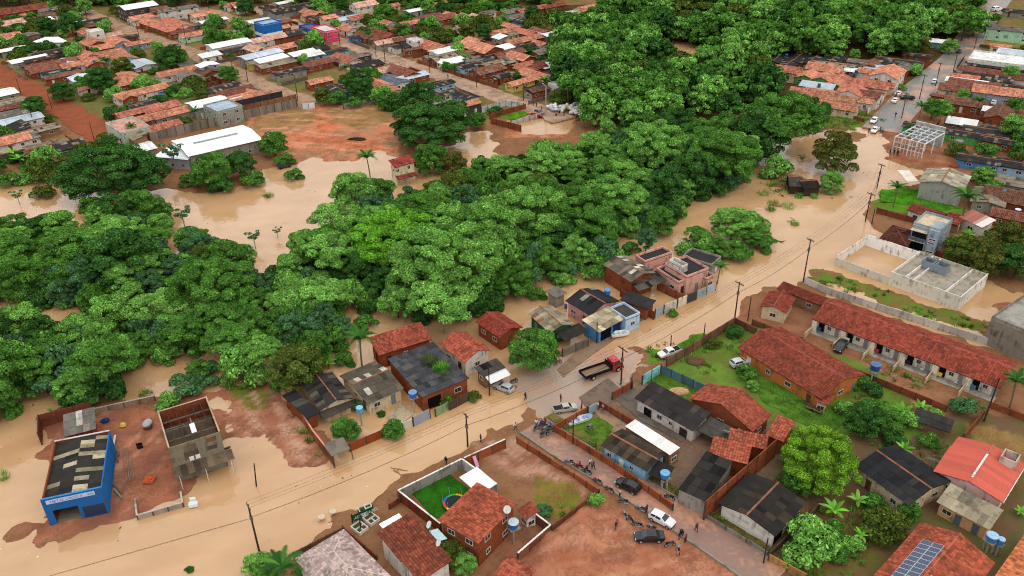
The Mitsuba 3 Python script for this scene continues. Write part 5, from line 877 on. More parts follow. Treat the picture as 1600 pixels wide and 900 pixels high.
for i, (x, y) in enumerate(under):
    pal = ('mid', 'dark', 'bright', 'blue')[int(VR.integers(4))]; s_ = .9 + .9 * VR.random(); lst = KINDS[('shrub', pal, False)]
    scene['undergrowth__%03d' % (i + 1)] = {'type': 'instance', 'to_world': T().translate([float(x), float(y), -.2]).rotate([0, 0, 1], float(VR.random() * 360)).scale([s_, s_, s_ * float(.9 + .8 * VR.random())]), 'group': {'type': 'ref', 'id': lst[0]}}
# weeds on banks
def tuft_mesh(rnd, n, r, h, pal):
    t = rnd.random(n) * 6.28; q = np.sqrt(rnd.random(n)) * r; p = np.stack([np.cos(t) * q, np.sin(t) * q, np.zeros(n)], 1)
    d = np.stack([np.cos(t) * .5, np.sin(t) * .5, .6 + rnd.random(n)], 1) * h * (.5 + .6 * rnd.random(n))[:, None]; s = np.stack([-np.sin(t), np.cos(t), t * 0], 1) * .06
    v = np.stack([p - s, p + s, p + d], 1).reshape(-1, 3)
    c = np.array(G[pal])[rnd.integers(4, size=n)] * (.7 + .6 * rnd.random(n))[:, None]
    return v, np.arange(3 * n).reshape(-1, 3), np.repeat(np.clip(c, 0, 1), 3, 0)
def weeds(name, label, polys, count, r, h, pals, rnd, wetmax=-.25, n=34):
    V, Fc, K, at0 = [], [], [], 0
    area = shapely.union_all([ground_poly(p) if isinstance(p, list) else p for p in polys]); x0, y0, x1, y1 = area.bounds
    c = rnd.random((count * 6, 2)) * [x1 - x0, y1 - y0] + [x0, y0]; c = c[shapely.contains_xy(area, c[:, 0], c[:, 1])][:count]
    for x, y in c:
        z = gz(x, y)
        if z < wetmax: continue
        if meshkit.noise(np.array([x * .25, y * .25, 7.0])) < .42: continue
        v, f, k = tuft_mesh(rnd, n, r * (.6 + .8 * rnd.random()), h, pals[int(rnd.integers(len(pals)))]); V.append(v + [x, y, z]); Fc.append(f + at0); K.append(k); at0 += len(v)
    put(thing(name, label, None, None, 'stuff'), (np.vstack(V), np.vstack(Fc)), 'leaf', np.vstack(K))
WR = np.random.default_rng(77)
weeds('weeds', 'green weeds along walls and on the mud bank', [[(355, 606), (400, 598), (425, 612), (415, 640), (385, 640)], [(428, 600), (445, 602), (505, 712), (490, 716)], [(836, 745), (905, 765), (915, 790), (862, 818), (835, 790)], [(1250, 420), (1290, 425), (1545, 505), (1530, 525), (1270, 445)], [(680, 735), (735, 705), (805, 690), (812, 700), (760, 705)], [(1010, 545), (1090, 520), (1100, 528), (1020, 572)], off_line(SIDE, 4.0).buffer(.7, cap_style='flat')], 900, .5, .55, ('bright', 'olive', 'lime'), WR)
weeds('grass', 'rank grass and low growth on the lawns and lots', [[(1374, 300), (1440, 300), (1500, 330), (1470, 335), (1378, 318)], [(1290, 170), (1350, 178), (1385, 190), (1340, 205), (1285, 200)], [(1180, 268), (1262, 282), (1268, 330), (1200, 330)], [(1300, 580), (1420, 620), (1430, 690), (1320, 650)], [(1240, 800), (1420, 760), (1370, 900), (1240, 930)]], 900, .7, .6, ('bright', 'mid'), WR, -.5)
weeds('weeds', 'uneven weeds and rough grass in the yards of the east side', [[(1045, 560), (1145, 505), (1170, 520), (1150, 590), (1060, 585)], [(1180, 605), (1290, 640), (1320, 660), (1240, 662)], [(1285, 535), (1560, 640), (1545, 655), (1275, 552)], [(1330, 700), (1480, 690), (1500, 720), (1440, 730)], [(1215, 700), (1240, 760), (1215, 770)], [(640, 830), (660, 838), (650, 860), (610, 850)]], 700, .6, .4, ('olive', 'mid', 'bright'), WR, -.2, 26)
# shrubs in the yards of the town
town_poly = [[(-40, 150), (-40, 20), (60, -10), (300, -14), (860, -12), (880, 60), (905, 150), (850, 165), (740, 160), (640, 150), (540, 152), (420, 148), (240, 192), (160, 225), (-40, 240)], [(1400, 210), (1420, 150), (1490, 95), (1620, 60), (1620, 340), (1560, 330), (1530, 235), (1440, 205)], [(-40, 215), (60, 235), (180, 240), (160, 262), (-40, 262)]]
ex = [(x, y, r * 1.02) for x, y, r, _ in TOWN_XY]
for x, y in [p for p in scatter(town_poly, 4.6, 2600, np.random.default_rng(31), ex) if RD.distance(Point(*p)) > 2.6][:300]:
    pal = ('mid', 'bright', 'dark', 'olive')[int(VR.integers(4))]
    zn = 'upper left' if x < -110 else ('upper middle' if x < 30 else 'far right')
    if VR.random() < .1: plant('tree', 'small %s tree between %s houses' % (PL[pal], zn), 'tree', 'round' if pal != 'olive' else 'broad', pal, x, y, 2.2 + 1.8 * VR.random(), 'small %s trees between %s houses' % (PL[pal], zn), .85 + .4 * VR.random())
    else: plant('shrub', '%s shrub between %s houses' % (PL[pal], zn), 'shrub', 'shrub', pal, x, y, 2.0 + 2.3 * VR.random(), '%s shrubs between %s houses' % (PL[pal], zn), .8 + .5 * VR.random(), base_R=2.2)
# palms and banana plants: every frond or leaf a part
def frond(L, w, arch, col, tw, nseg=8, leaf=True):
    t = np.linspace(0, 1, nseg + 1); x = L * t * (1 - .12 * t * arch); z = L * (arch * .75 * t - arch * 1.15 * t ** 2)
    v, f = [], []
    for i in range(nseg + 1):
        ww = w * (math.sin(math.pi * min(1, .08 + .92 * t[i])) ** .7) * (1 if leaf else 1)
        v += [[x[i], -ww, z[i] - ww * .45], [x[i], 0, z[i]], [x[i], ww, z[i] - ww * .45]]
    if leaf:                                             # banana: one broad blade
        for i in range(nseg):
            a = 3 * i; f += [[a, a + 1, a + 4], [a, a + 4, a + 3], [a + 1, a + 2, a + 5], [a + 1, a + 5, a + 4]]
        return np.array(v), np.array(f)
    V, Fq = [], []
    m = nseg * 3
    for i in range(m):                                   # palm: leaflets either side of a rib
        q = (i + .5) / m; px_, pz = np.interp(q, t, x), np.interp(q, t, z); ww = w * math.sin(math.pi * (.1 + .88 * q)) ** .6
        for s in (-1, 1):
            b = len(V); V += [[px_ - .05, 0, pz], [px_ + .10, 0, pz], [px_ + ww * .55, s * ww, pz - ww * (.35 + .3 * q)]]; Fq.append([b, b + 1, b + 2])
    for i in range(nseg):
        b = len(V); V += [[x[i], -.04, z[i] + .01], [x[i], .04, z[i] + .01], [x[i + 1], 0, z[i + 1] + .01]]; Fq.append([b, b + 1, b + 2])
    return np.array(V), np.array(Fq)
def make_palm(seed, H=6.0, n=15, banana=False):
    rnd = np.random.default_rng(seed); out = {}; lean = (rnd.random(2) - .5) * (.8 if not banana else .2)
    m = MB(); N = 4
    for i in range(N): m.tube([lean[0] * (i / N) ** 2, lean[1] * (i / N) ** 2, H * i / N - (.8 if i == 0 else 0)], [lean[0] * ((i + 1) / N) ** 2, lean[1] * ((i + 1) / N) ** 2, H * (i + 1) / N], .17 - .01 * i, .16 - .01 * i, 6, C('6d6250') if not banana else C('5f6a30'))
    out['trunk'] = (m.get(), 'matte', m.colors())
    for k in range(n):
        t = k * 2.39996 + rnd.random() * .3; lvl = k / n
        v, f = frond((2.9 if not banana else 2.1) * (.85 + .3 * rnd.random()), .62 if not banana else .32, .45 + .75 * (1 - lvl) if not banana else .35 + .4 * rnd.random(), None, 0, leaf=banana)
        tilt = (.15 + .75 * lvl) if not banana else .35 + .6 * lvl
        ct, st = math.cos(tilt), math.sin(tilt); v = v @ np.array([[ct, 0, st], [0, 1, 0], [-st, 0, ct]])
        ca, sa = math.cos(t), math.sin(t); v = v @ np.array([[ca, sa, 0], [-sa, ca, 0], [0, 0, 1]]) + [lean[0], lean[1], H]
        c = (np.array(G['mid'] + G['dark'])[rnd.integers(8)] if not banana else np.array(G['bright'] + G['lime'])[rnd.integers(8)]) * (.85 + .4 * rnd.random())
        out['frond' if k == 0 and not banana else 'leaf' if k == 0 else ('frond_%03d' if not banana else 'leaf_%03d') % k] = ((v, f), 'leaf', c * np.ones((len(v), 1)))
    return out
for s in range(3): proto('proto_palm_%d' % s, make_palm(s + 1, 6.0, 17))
for s in range(3): proto('proto_banana_%d' % s, make_palm(s + 40, 1.5, 9, True))
def palm(u, v, rpx, label, banana=False, zs=1.0):
    name = 'banana_plant' if banana else 'palm_tree'; H, r0 = (2.2, 1.9) if banana else (6.0, 2.7); s = 1.0
    for _ in range(4):
        p = at(u, v, H * s * zs); s = rpx / ppm(p) / r0
    k = thing(name, label, 'banana plant' if banana else 'palm tree')
    scene[k] = {'type': 'instance', 'to_world': T().translate([p[0], p[1], max(-.2, gz(p[0], p[1]) - .1)]).rotate([0, 0, 1], float(VR.random() * 360)).scale([s, s, s * zs]), 'group': {'type': 'ref', 'id': 'proto_%s_%d' % ('banana' if banana else 'palm', int(VR.integers(3)))}}
for u, v, r, l in ((575, 245, 17, 'tall coconut palm beside the cream pond house'), (560, 530, 26, 'large palm behind the orange tiled house in the flood'), (440, 885, 34, 'bushy palm at the bottom edge beside the flooded road'), (425, 895, 24, 'second lower palm at the bottom edge'), (1402, 296, 15, 'palm in the grass by the grey warehouse'), (1512, 310, 24, 'big palm behind the streaked metal roof'), (1124, 416, 14, 'palm in front of the flat dark outbuilding'), (1590, 600, 24, 'palm at the end of the terrace'), (1440, 168, 12, 'first palm above the steel frame building'), (1462, 178, 13, 'second palm above the steel frame building'), (1478, 182, 11, 'third palm above the steel frame building'), (1528, 160, 14, 'tall palm behind the arched brick house'), (1420, 200, 8, 'small palm behind the steel frame building'), (1575, 195, 14, 'palm before the large bright tree on the right'),
    (852, 128, 12, 'palm at the paved corner by the aid pile'), (888, 136, 14, 'first palm behind the white heap of sacks'), (900, 142, 13, 'second palm behind the white heap of sacks'), (913, 178, 11, 'palm at the corner of the flooded red lot'), (46, 170, 13, 'palm by the white roofed house on the left street'), (167, 98, 13, 'palm before the blue gabled house'), (305, 176, 11, 'yellowish palm beside the grey box building'), (336, 38, 9, 'first palm of the upper yard group'), (372, 48, 10, 'second palm of the upper yard group'), (390, 44, 10, 'third palm beside the blue three storey building'), (360, 90, 10, 'palm beside the white roofed corner house'), (458, 8, 9, 'palm in the far upper town'), (575, 56, 10, 'palm before the maroon roofs'), (629, 44, 9, 'palm among the brown roofs in the middle'), (518, 10, 8, 'palm at the top by the dirt crossing'), (660, 40, 10, 'palm beside the shrubs of the upper middle'), (870, 36, 10, 'palm beside the orange two storey house'), (206, 200, 10, 'palm at the pink parapet building'), (540, 108, 10, 'palm at the edge of the dark tall tree'), (222, 240, 9, 'palm at the warehouse canopy'), (600, 90, 0, '')):
    if r: palm(u, v, r, l)
for u, v, r, l in ((512, 563, 14, 'banana plant beside the olive tree'), (905, 408, 14, 'banana plant left of the barn roofed house'), (925, 402, 14, 'second banana plant left of the barn roofed house'), (915, 428, 10, 'banana plant at the brick wall of the barn'), (1412, 640, 18, 'banana plant behind the black roofed house'), (1440, 635, 16, 'banana plant beside the rippled shed'), (1412, 700, 16, 'light banana plant by the modern red house'), (1305, 795, 22, 'large banana plant in the lower right garden'), (1340, 780, 18, 'banana plant at the long black roof'), (1345, 835, 15, 'low banana clump beside the olive bush'), (1478, 378, 12, 'banana plant behind the modern two storey house'), (1515, 365, 13, 'banana plant before the streaked metal roof'), (1500, 372, 10, 'small banana plant before the streaked metal roof'), (30, 245, 15, 'banana plant by the left pond'), (18, 238, 12, 'banana plant at the left frame edge'), (60, 248, 10, 'third banana plant by the left pond'), (105, 630, 9, 'banana shoot behind the blue shop'), (78, 640, 7, 'small banana shoot behind the blue shop'), (145, 645, 8, 'plant beside the grey shed'), (275, 150, 9, 'banana plant in the upper yard'), (1230, 880, 12, 'banana plant at the side street garden'), (1595, 800, 12, 'banana plant at the right edge by the beige house'), (675, 100, 0, '')):
    if r: palm(u, v, r, l, True)
# ---------------------------------------------------------------- walls and fences
B_ = 'brick_wall'
def W_(label, pts, h, col='9a5436', mat='brick', name=B_, **k): return wall_run(name, label, pts, h, col, mat, **k)
W_('brick panel wall between the side street and the dirt lot', [(808, 683), (936, 765)], 1.5, 'a05a3a', zt=1.8)
W_('brick panel wall turning off the side street along the sandy lot', [(936, 765), (862, 822)], 1.1, '84523c', zt=1.4)
W_('white capped brick wall facing the flood road at the dirt lot', [(725, 716), (789, 687)], 1.9, 'a0583a', capc='d8d6d0', zt=2.2)
W_('grey plastered garden wall with white coping facing the flood road', [(622, 766), (721, 717)], 2.1, '8f8f8a', 'paint', 'garden_wall', capc='e2e0da', zt=2.5, post=3.4, postc='8a8a84')
W_('pale garden wall with white coping next to the white carport', [(722, 717), (776, 756)], 2.1, 'b9bcbc', 'paint', 'garden_wall', capc='e2e0da', zt=2.5, post=3.4, postc='8a8a84')
W_('white coped brick garden wall next to the planted yard', [(622, 766), (688, 818)], 2.1, '86402c', 'brick', 'garden_wall', capc='e2e0da', zt=2.5)
W_('white coped yard wall at the lower dirt lot corner', [(836, 802), (860, 820), (809, 864)], 1.9, '8d5a44', 'brick', 'yard_wall', capc='e2e0da', zt=2.3)
W_('short brick gate wall at the entrance of the planted yard', [(608, 788), (624, 778)], 1.1, '8a4a34', zt=1.4)
W_('brick panel wall on the north side of the side street', [(866, 664), (960, 722), (1052, 787)], 1.6, 'a55a38', zt=2.0)
W_('brick panel wall of the boat yard facing the main road', [(866, 664), (917, 636)], 1.6, 'a55a38', zt=2.0)
W_('grey sheet gate of the boat yard', [(919, 636), (936, 628)], 1.7, '7f8f9c', 'metal', 'gate', zt=2.0)
W_('weathered brick wall dividing boat yard and white house', [(937, 626), (1032, 680)], 1.5, '97523a', zt=1.9)
W_('brick wall in front of the white house by the apron', [(957, 614), (988, 597)], 1.7, '97523a', zt=1.9)
W_('aqua painted wall at the road apron', [(1004, 588), (1032, 571)], 2.2, '7fc0c0', 'paint', 'yard_wall', zt=2.4, panels=False)
W_('black streaked blue wall beside the bright lawn', [(1033, 570), (1102, 602)], 2.1, '4f727c', 'paint', 'yard_wall', zt=2.4)
W_('brown stained brick wall along the flooded road', [(1042, 562), (1148, 497)], 1.9, '84644c', 'brick', zt=2.1)
W_('stained brick wall at the north end of the walled lawn', [(1149, 497), (1182, 513)], 1.7, '80543e', zt=2.0)
W_('brick wall in front of the small end cottage', [(1176, 500), (1254, 528)], 1.4, '8d6048', zt=1.6)
W_('brick panel wall below the terrace gardens', [(1320, 570), (1480, 634)], 1.5, '8d4f3a', zt=1.8)
W_('brick panel wall at the lane end right of the terrace', [(1548, 628), (1612, 652)], 1.4, '9a5638', zt=1.7)
W_('brick wall running down to the modern red house', [(1507, 678), (1538, 642)], 1.7, '8f5238', zt=2.0)
W_('long flaking white painted wall beside the flooded lane', [(1258, 434), (1302, 453), (1578, 540)], 1.3, 'bdb8b0', 'paint', 'white_wall', zt=1.5, post=3.2, postc='b0aaa2')
for i, (a_, b_, col, l) in enumerate((((1024, 484), (1037, 478), '8f9aa2', 'grey sheet gate left of the salmon house yard'), ((1038, 477), (1058, 469), 'c3c0b6', 'pale rendered wall of the flooded barn yard'), ((1059, 468), (1074, 462), 'd0c8ae', 'cream rendered wall before the salmon house'), ((1075, 461), (1088, 456), '45484c', 'dark grey sliding gate of the salmon house'), ((1089, 455), (1119, 442), '98a3a8', 'grey plastered wall right of the dark gate'))):
    W_(l, [a_, b_], 1.8, col, 'paint', 'gate' if 'gate' in l[:24] else 'yard_wall', zt=2.0, panels=False)
W_('grey plank wall with weeds before the green gabled house', [(879, 546), (919, 530)], 1.6, '6f675c', 'paint', 'yard_wall', zt=1.8)
W_('brick side wall of the flooded barn yard', [(970, 452), (1022, 488)], 1.6, '91533b', zt=1.8)
W_('brick wall between the salmon house and the barn yard', [(1028, 442), (1073, 463)], 1.6, '9a5b42', zt=1.8)
W_('pink capped side wall beside the mud bank', [(446, 605), (488, 672), (520, 713)], 1.9, 'a0604a', zt=2.2, capc='c98f7a')
W_('brick front wall in the flood below the round yard tree', [(545, 694), (597, 672)], 1.3, '99502f', zt=1.6)
W_('grey metal gate in the flood by the leaning post', [(645, 653), (671, 640)], 1.7, '7d8796', 'metal', 'gate', zt=1.9)
W_('white slatted gate of the flooded tiled patio', [(628, 662), (645, 654)], 1.3, 'b5b0a6', 'metal', 'gate', zt=1.6)
W_('green and white painted fence panels in front of the flat roofed house', [(680, 640), (701, 629)], 1.4, '8aa678', 'paint', 'fence', zt=1.6)
W_('dark wooden paling fence beside the painted fence', [(702, 630), (733, 614)], 1.5, '54463a', 'matte', 'fence', zt=1.6, post=.5)
W_('long grey retaining wall behind the white warehouse', [(232, 208), (300, 192), (380, 173), (462, 155)], 3.0, '857c70', 'cement', 'retaining_wall', zt=3.3)
W_('orange brick parapet wall over the retaining wall', [(372, 166), (462, 147)], 4.2, '9a6a4a', 'brick', zt=4.6)
W_('black tarred yard wall beside the grey box building', [(366, 158), (440, 142)], 4.4, '35353a', 'paint', 'yard_wall', zt=4.8, panels=False)
W_('white metal gate of the red fill lot', [(472, 166), (492, 164)], 2.0, 'c9d3da', 'metal', 'gate', zt=1.5, panels=False)
W_('concrete panel wall on the far side of the fill lot', [(536, 163), (592, 152)], 2.2, '8d8578', 'cement', 'yard_wall', zt=2.4)
W_('brick panel wall on the upper side of the green plot', [(765, 178), (821, 163)], 2.0, '9a4f36', zt=2.2)
W_('brick panel wall on the lower side of the green plot', [(767, 185), (814, 196)], 2.0, 'a2543a', zt=2.2)
W_('pale low wall between green plot and flooded red lot', [(798, 190), (845, 177)], 1.2, 'b5b1aa', 'paint', 'yard_wall', zt=1.4, panels=False)
W_('pale walled yard behind the green plot', [(752, 168), (790, 157), (818, 162)], 2.2, 'b9beb9', 'paint', 'yard_wall', zt=2.4, panels=False)
W_('brick fence at the edge of the tiled estate', [(1303, 173), (1350, 186)], 1.2, '9a5238', zt=1.4)
W_('white wall of the tiled estate along the road', [(1355, 172), (1382, 150)], 2.0, 'c9c6bb', 'paint', 'yard_wall', zt=2.2, panels=False)
W_('brick wall behind the half flooded dark roofed house', [(1371, 325), (1432, 342)], 1.6, '8d4b36', zt=1.8)
W_('short brick wall in the flood by the modern house', [(1459, 390), (1479, 398)], 1.4, '99502f', zt=1.6)
W_('brick yard wall before the blue painted house', [(1548, 270), (1566, 275)], 1.8, '99502f', zt=2)
W_('white gate of the blue painted house', [(1567, 274), (1579, 277)], 1.8, 'b9d0da', 'metal', 'gate', zt=2, panels=False)
W_('brick yard wall at the right frame edge under the blue house', [(1580, 277), (1610, 285)], 1.8, '99502f', zt=2)
W_('grey low wall with wire mesh in front of the white cottage', [(1104, 803), (1200, 862)], 1.0, '77736a', 'cement', 'yard_wall', zt=1.4, post=3)
W_('weathered timber board fence in the lower right garden', [(1204, 862), (1284, 784)], 1.3, '5d4c3e', 'matte', 'fence', zt=1.6, post=1.6)
W_('patched board wall at the bottom edge by the side street', [(1202, 866), (1262, 898)], 1.5, 'a3794a', 'paint', 'fence', zt=1.8)
W_('tall brick parapet wall beside the black workshop roof', [(1103, 783), (1214, 686)], 4.0, 'a35a3c', zt=4.4)
W_('timber fence at the back of the pale hip roofed house', [(458, 864), (535, 824)], 1.2, '6a4c38', 'matte', 'fence', zt=1.5, post=1.4)
W_('reddish yard wall between hip roofed house and planted yard', [(535, 822), (588, 868)], 1.0, '8a4a3a', 'brick', 'yard_wall', zt=1.3)
# ---------------------------------------------------------------- poles and cables
def pole(u, v, h, label, arm=2.2, ang=-55, r=.16, lamp=False, col='3f352e', lean=0.0):
    p = at(u, v, 0); k = thing('utility_pole', label, 'pole'); top = p + UP * h + vec(.6) * lean
    part(k, 'shaft', MB().tube(p - UP * .8, top, r, r * .7, 7, C(col)), 'matte')
    d = vec(math.radians(ang))
    if arm:
        part(k, 'crossarm', MB().cbox(top - UP * .35, (arm, .14, .16), math.radians(ang), C('54463a')), 'matte')
        m = MB()
        for s in (-.45, -.15, .2, .45): m.tube(top - UP * .27 + d * arm * s, top + d * arm * s - UP * .02, .05, c=C('8d8f90'))
        part(k, 'insulators', m, 'gloss'); part(k, 'bracket', MB().cbox(top - UP * 2.6, (.45, .35, .8), math.radians(ang), C('5d5a55')), 'metal')
    if lamp:
        q = top + vec(math.radians(ang + 180)) * 1.6 + UP * .2
        part(k, 'lamp_arm', MB().tube(top - UP * .4, q, .05, c=C('9a9c9a')), 'metal'); part(k, 'lamp_head', MB().cbox(q, (.7, .25, .14), math.radians(ang), C('b9bcbc')), 'metal')
    return p + UP * h
tops = [pole(405, 861, 9.2, 'leaning dark utility pole in the flood at lower left', 1.6), pole(731, 698, 7.0, 'utility pole on the road edge near the trampoline garden', 1.4), pole(970, 602, 8.4, 'utility pole with cross arm beside the red truck', 2.4), pole(1148, 497, 8.6, 'utility pole in the flood at the walled lawn corner'), pole(1255, 440, 10.6, 'tall pole with transformer at the white painted wall', 1.8, lamp=True), pole(1352, 346, 7.8, 'utility pole standing in open flood before the dark roofed house'), pole(1370, 294, 7.0, 'second pole standing in the flood before the warehouse')]
for a_, b_ in zip(tops[:-1], tops[1:]):
    a_, b_ = a_ - UP * 2.4, b_ - UP * 2.4; m = MB(); t = np.linspace(0, 1, 9)
    pts = [a_ + (b_ - a_) * x - UP * 3.2 * x * (1 - x) for x in t]
    for p, q in zip(pts[:-1], pts[1:]): m.tube(p, q, .045, n=4, c=C('2b2724'))
    for sd_, up_, r_ in ((-.7, 2.45, .02), (.7, 2.45, .02), (.1, 2.5, .02)):
        o_ = np.cross(unit(b_ - a_), UP) * sd_ + UP * up_; pt2 = [p + o_ + UP * (3.2 * x * (1 - x) * .5) for p, x in zip(pts, t)]
        for p, q in zip(pt2[:-1], pt2[1:]): m.tube(p, q, r_, n=3, c=C('2b2724'))
    put(thing('overhead_cable', 'sagging bundled cable strung between the flood road poles', 'cable', 'cables between the flood road poles'), m, 'matte')
a_, b_ = at(60, 905, 6), tops[0] - UP * 2.6; m = MB()
for x in range(6): m.tube(a_ + (b_ - a_) * (x / 6), a_ + (b_ - a_) * ((x + 1) / 6), .045, n=4, c=C('2b2724'))
put(thing('overhead_cable', 'cable running off the lower left frame edge', 'cable'), m, 'matte')
for u, v, h, l, arm in ((400, 760, 4.6, 'broken leaning pole in the flood by the mud bank', 0), (1168, 503, 6.0, 'thin pole by the end cottage wall', 0), (1362, 350, 4.2, 'bare post at the half flooded dark roofed house', 0), (895, 698, 5.6, 'dark pole at the boat yard wall', 0), (1192, 884, 5.4, 'dark pole at the bottom of the side street', 0), (1536, 662, 9.4, 'tall leaning pole at the lane end by the terrace', 0), (565, 832, 4.6, 'dark post beside the green sign', 0), (765, 618, 6.2, 'pole before the white awning shop', 0), (932, 537, 5.2, 'pole in front of the beige sheet canopy', 0), (1047, 548, 3.6, 'thin post behind the white pickup', 0), (1098, 540, 5.2, 'thin post at the stained roadside wall', 0), (986, 612, 4.0, 'grey post at the brick wall corner', 0), (820, 548, 0, '', 0), (1408, 187, 9, 'first utility pole on the far main road', 2), (1436, 157, 9, 'second utility pole on the far main road', 2), (1461, 137, 9, 'third utility pole on the far main road', 2), (1489, 113, 9, 'fourth utility pole on the far main road', 2), (1518, 92, 9, 'fifth utility pole on the far main road', 2), (1538, 55, 9, 'sixth utility pole on the far main road', 2),
    (34, 150, 7, 'pole on the red dirt street', 1.5), (82, 172, 6, 'post at the lower red dirt street', 0), (148, 221, 6.5, 'pole at the end of the red dirt street', 0), (137, 33, 8, 'first pole on the upper dirt street', 1.5), (174, 47, 8, 'second pole on the upper dirt street', 1.5), (218, 60, 8, 'third pole on the upper dirt street', 1.5), (101, 15, 8, 'pole at the paved corner of the upper dirt street', 1.5), (292, 70, 9, 'pale pole before the white roofed corner house', 0), (388, 131, 9, 'pole at the lower bend of the upper dirt street', 1.5), (466, 160, 10, 'pole at the white gate', 1.5), (532, 77, 7, 'first pole on the middle dirt street', 1.5), (602, 99, 9, 'second pole on the middle dirt street', 1.5), (672, 117, 9, 'third pole on the middle dirt street', 1.5), (745, 139, 8, 'fourth pole on the middle dirt street', 1.5), (818, 160, 7, 'fifth pole on the middle dirt street', 1.5), (588, 92, 5, 'short post on the middle dirt street', 0), (327, 17, 7, 'pole at the crossing street in the distance', 1.5)):
    if h: pole(u, v, h, l, arm, r=.13 if h < 7 else .16, lean=.5 if 'leaning' in l else 0)
pole(853, 179, 10, 'pale concrete lamp mast at the aid pile corner', 0, r=.22, lamp=True, col='a9a8a2')
# ---------------------------------------------------------------- vehicles
def wheel(parent, p, ax, r=.31, w=.2, hub='9a9c9e', sub=True):
    p = np.asarray(p, float); k = part(parent, 'wheel', MB().tube(p - ax * w / 2, p + ax * w / 2, r, n=14, c=(.02, .02, .021)), 'matte')
    if sub: part(k, 'rim', MB().tube(p - ax * (w / 2 + .012), p + ax * (w / 2 + .012), r * .6, n=10, c=C(hub)), 'metal')
def car(u, v, ang, col, label, kind='hatch', name='car', cat='car', z=None, near=True, s=1.0):
    p = at(u, v, .6); z = max(.03, gz(p[0], p[1]) + .12) if z is None else z
    o = np.array([p[0], p[1], z]); f = vec(math.radians(ang)); l = np.array([-f[1], f[0], 0]); k = thing(name, label, cat); cc = C(col)
    def X(pts): return o + np.asarray(pts, float)[:, :1] * f * s + np.asarray(pts, float)[:, 1:2] * l * s + np.asarray(pts, float)[:, 2:] * UP * s
    S = {'hatch': [(-1.98, .5, .85, .85, .62), (-1.9, .28, .95, 1.0, .78), (-1.6, .2, .98, 1.42, .8), (-.8, .2, .98, 1.5, .82), (.1, .2, .97, 1.46, .82), (.95, .2, .95, .97, .82), (1.7, .24, .82, .84, .76), (2.0, .4, .68, .69, .6)],
         'sedan': [(-2.2, .5, .9, .9, .65), (-2.1, .28, .97, .98, .78), (-1.5, .2, .98, 1.0, .82), (-.95, .2, .98, 1.38, .82), (0, .2, .97, 1.43, .82), (.35, .2, .96, 1.40, .82), (1.1, .2, .93, .95, .82), (1.9, .24, .8, .82, .76), (2.15, .4, .68, .69, .62)],
         'pickup': [(-2.4, .5, .95, .95, .75), (-2.35, .4, 1.0, 1.0, .82), (-.75, .35, 1.0, 1.0, .83), (-.6, .3, 1.0, 1.52, .83), (.3, .3, 1.0, 1.58, .83), (.65, .3, 1.0, 1.5, .83), (1.35, .3, 1.0, 1.02, .83), (2.2, .35, .92, .93, .78), (2.45, .45, .75, .76, .66)]}[kind]
    V, m = [], 0
    for x, zl, zb, zr, w in S:
        wr = w - (zr - zb) * .32
        ring = [(w * .9, zl), (w, zl + .15), (w, zb - .08), (w * .97, zb), (wr, zr - .05 * (zr > zb + .1)), (wr * .75, zr), (0, zr + .015)]
        pr = ring + [(-a, b) for a, b in ring[-2::-1]]; V += [(x, a, b) for a, b in pr]; m = len(pr)
    V = X(V); n = len(S); Fc = [[i * m + j, i * m + (j + 1) % m, (i + 1) * m + (j + 1) % m, (i + 1) * m + j] for i in range(n - 1) for j in range(m)]
    mb = MB().add(V, Fc, cc)
    for b in (0, (n - 1) * m): mb.add(V[b:b + m], [[0, j, j + 1] for j in range(1, m - 1)], cc)
    part(k, 'body', mb, 'gloss')
    g = (.015, .018, .022)
    cab = [i for i in range(n) if S[i][3] > S[i][2] + .12]
    def pt(i, t, side, out=.012):                          # t: 0 belt, 1 roof edge
        x, zl, zb, zr, w = S[i]; wr = w - (zr - zb) * .32
        return (x, side * (w * .97 + (wr - w * .97) * t + out), zb + (zr - .05 - zb) * t)
    for side, nm in ((1, 'side_window'), (-1, 'side_window')):
        mb = MB()
        for a, b in zip(cab[:-1], cab[1:]):
            q = [pt(a, .12, side), pt(b, .12, side), pt(b, .88, side), pt(a, .88, side)]
            q = np.array(q); c0 = q.mean(0); q = c0 + (q - c0) * [.9, 1, 1]; mb.add(X(q), [[0, 1, 2, 3]], g)
        part(k, nm, mb, 'glass')
    for a, b, nm in ((cab[-1], cab[-1] + 1, 'windscreen'), (cab[0], cab[0] - 1, 'rear_window')):
        xa, _, zb, zr, w = S[a]; wr = w - (zr - zb) * .32; xb, _, zbb, zrb, wb = S[b]; e = .015
        q = np.array([(xb + (xa - xb) * .15, -wb * .86, zrb + (zr - zrb) * .15 + e), (xb + (xa - xb) * .15, wb * .86, zrb + (zr - zrb) * .15 + e), (xa - (xa - xb) * .1, wr * .86, zr - (zr - zrb) * .1 + e), (xa - (xa - xb) * .1, -wr * .86, zr - (zr - zrb) * .1 + e)])
        q[:, 0] += .02 * np.sign(xb - xa); part(k, nm, MB().add(X(q), [[0, 1, 2, 3]], g), 'glass')
    if kind == 'pickup':
        mb = MB(); mb.box(X([(-2.3, -.7, .995)])[0], f * 1.6 * s, l * 1.4 * s, UP * .02, (.03, .03, .03)); part(k, 'cargo_bed', mb, 'matte')
        for y in (-.8, .74): part(k, 'bed_rail', MB().box(X([(-2.38, y, 1.0)])[0], f * 1.75 * s, l * .06 * s, UP * .09 * s, cc), 'gloss')
    wx_ = (1.3, -1.3) if kind != 'pickup' else (1.55, -1.45)
    for x in wx_:
        for y in (-.78, .78): wheel(k, X([(x, y * .97, .31)])[0], l, .32 * s, .2 * s, sub=near)
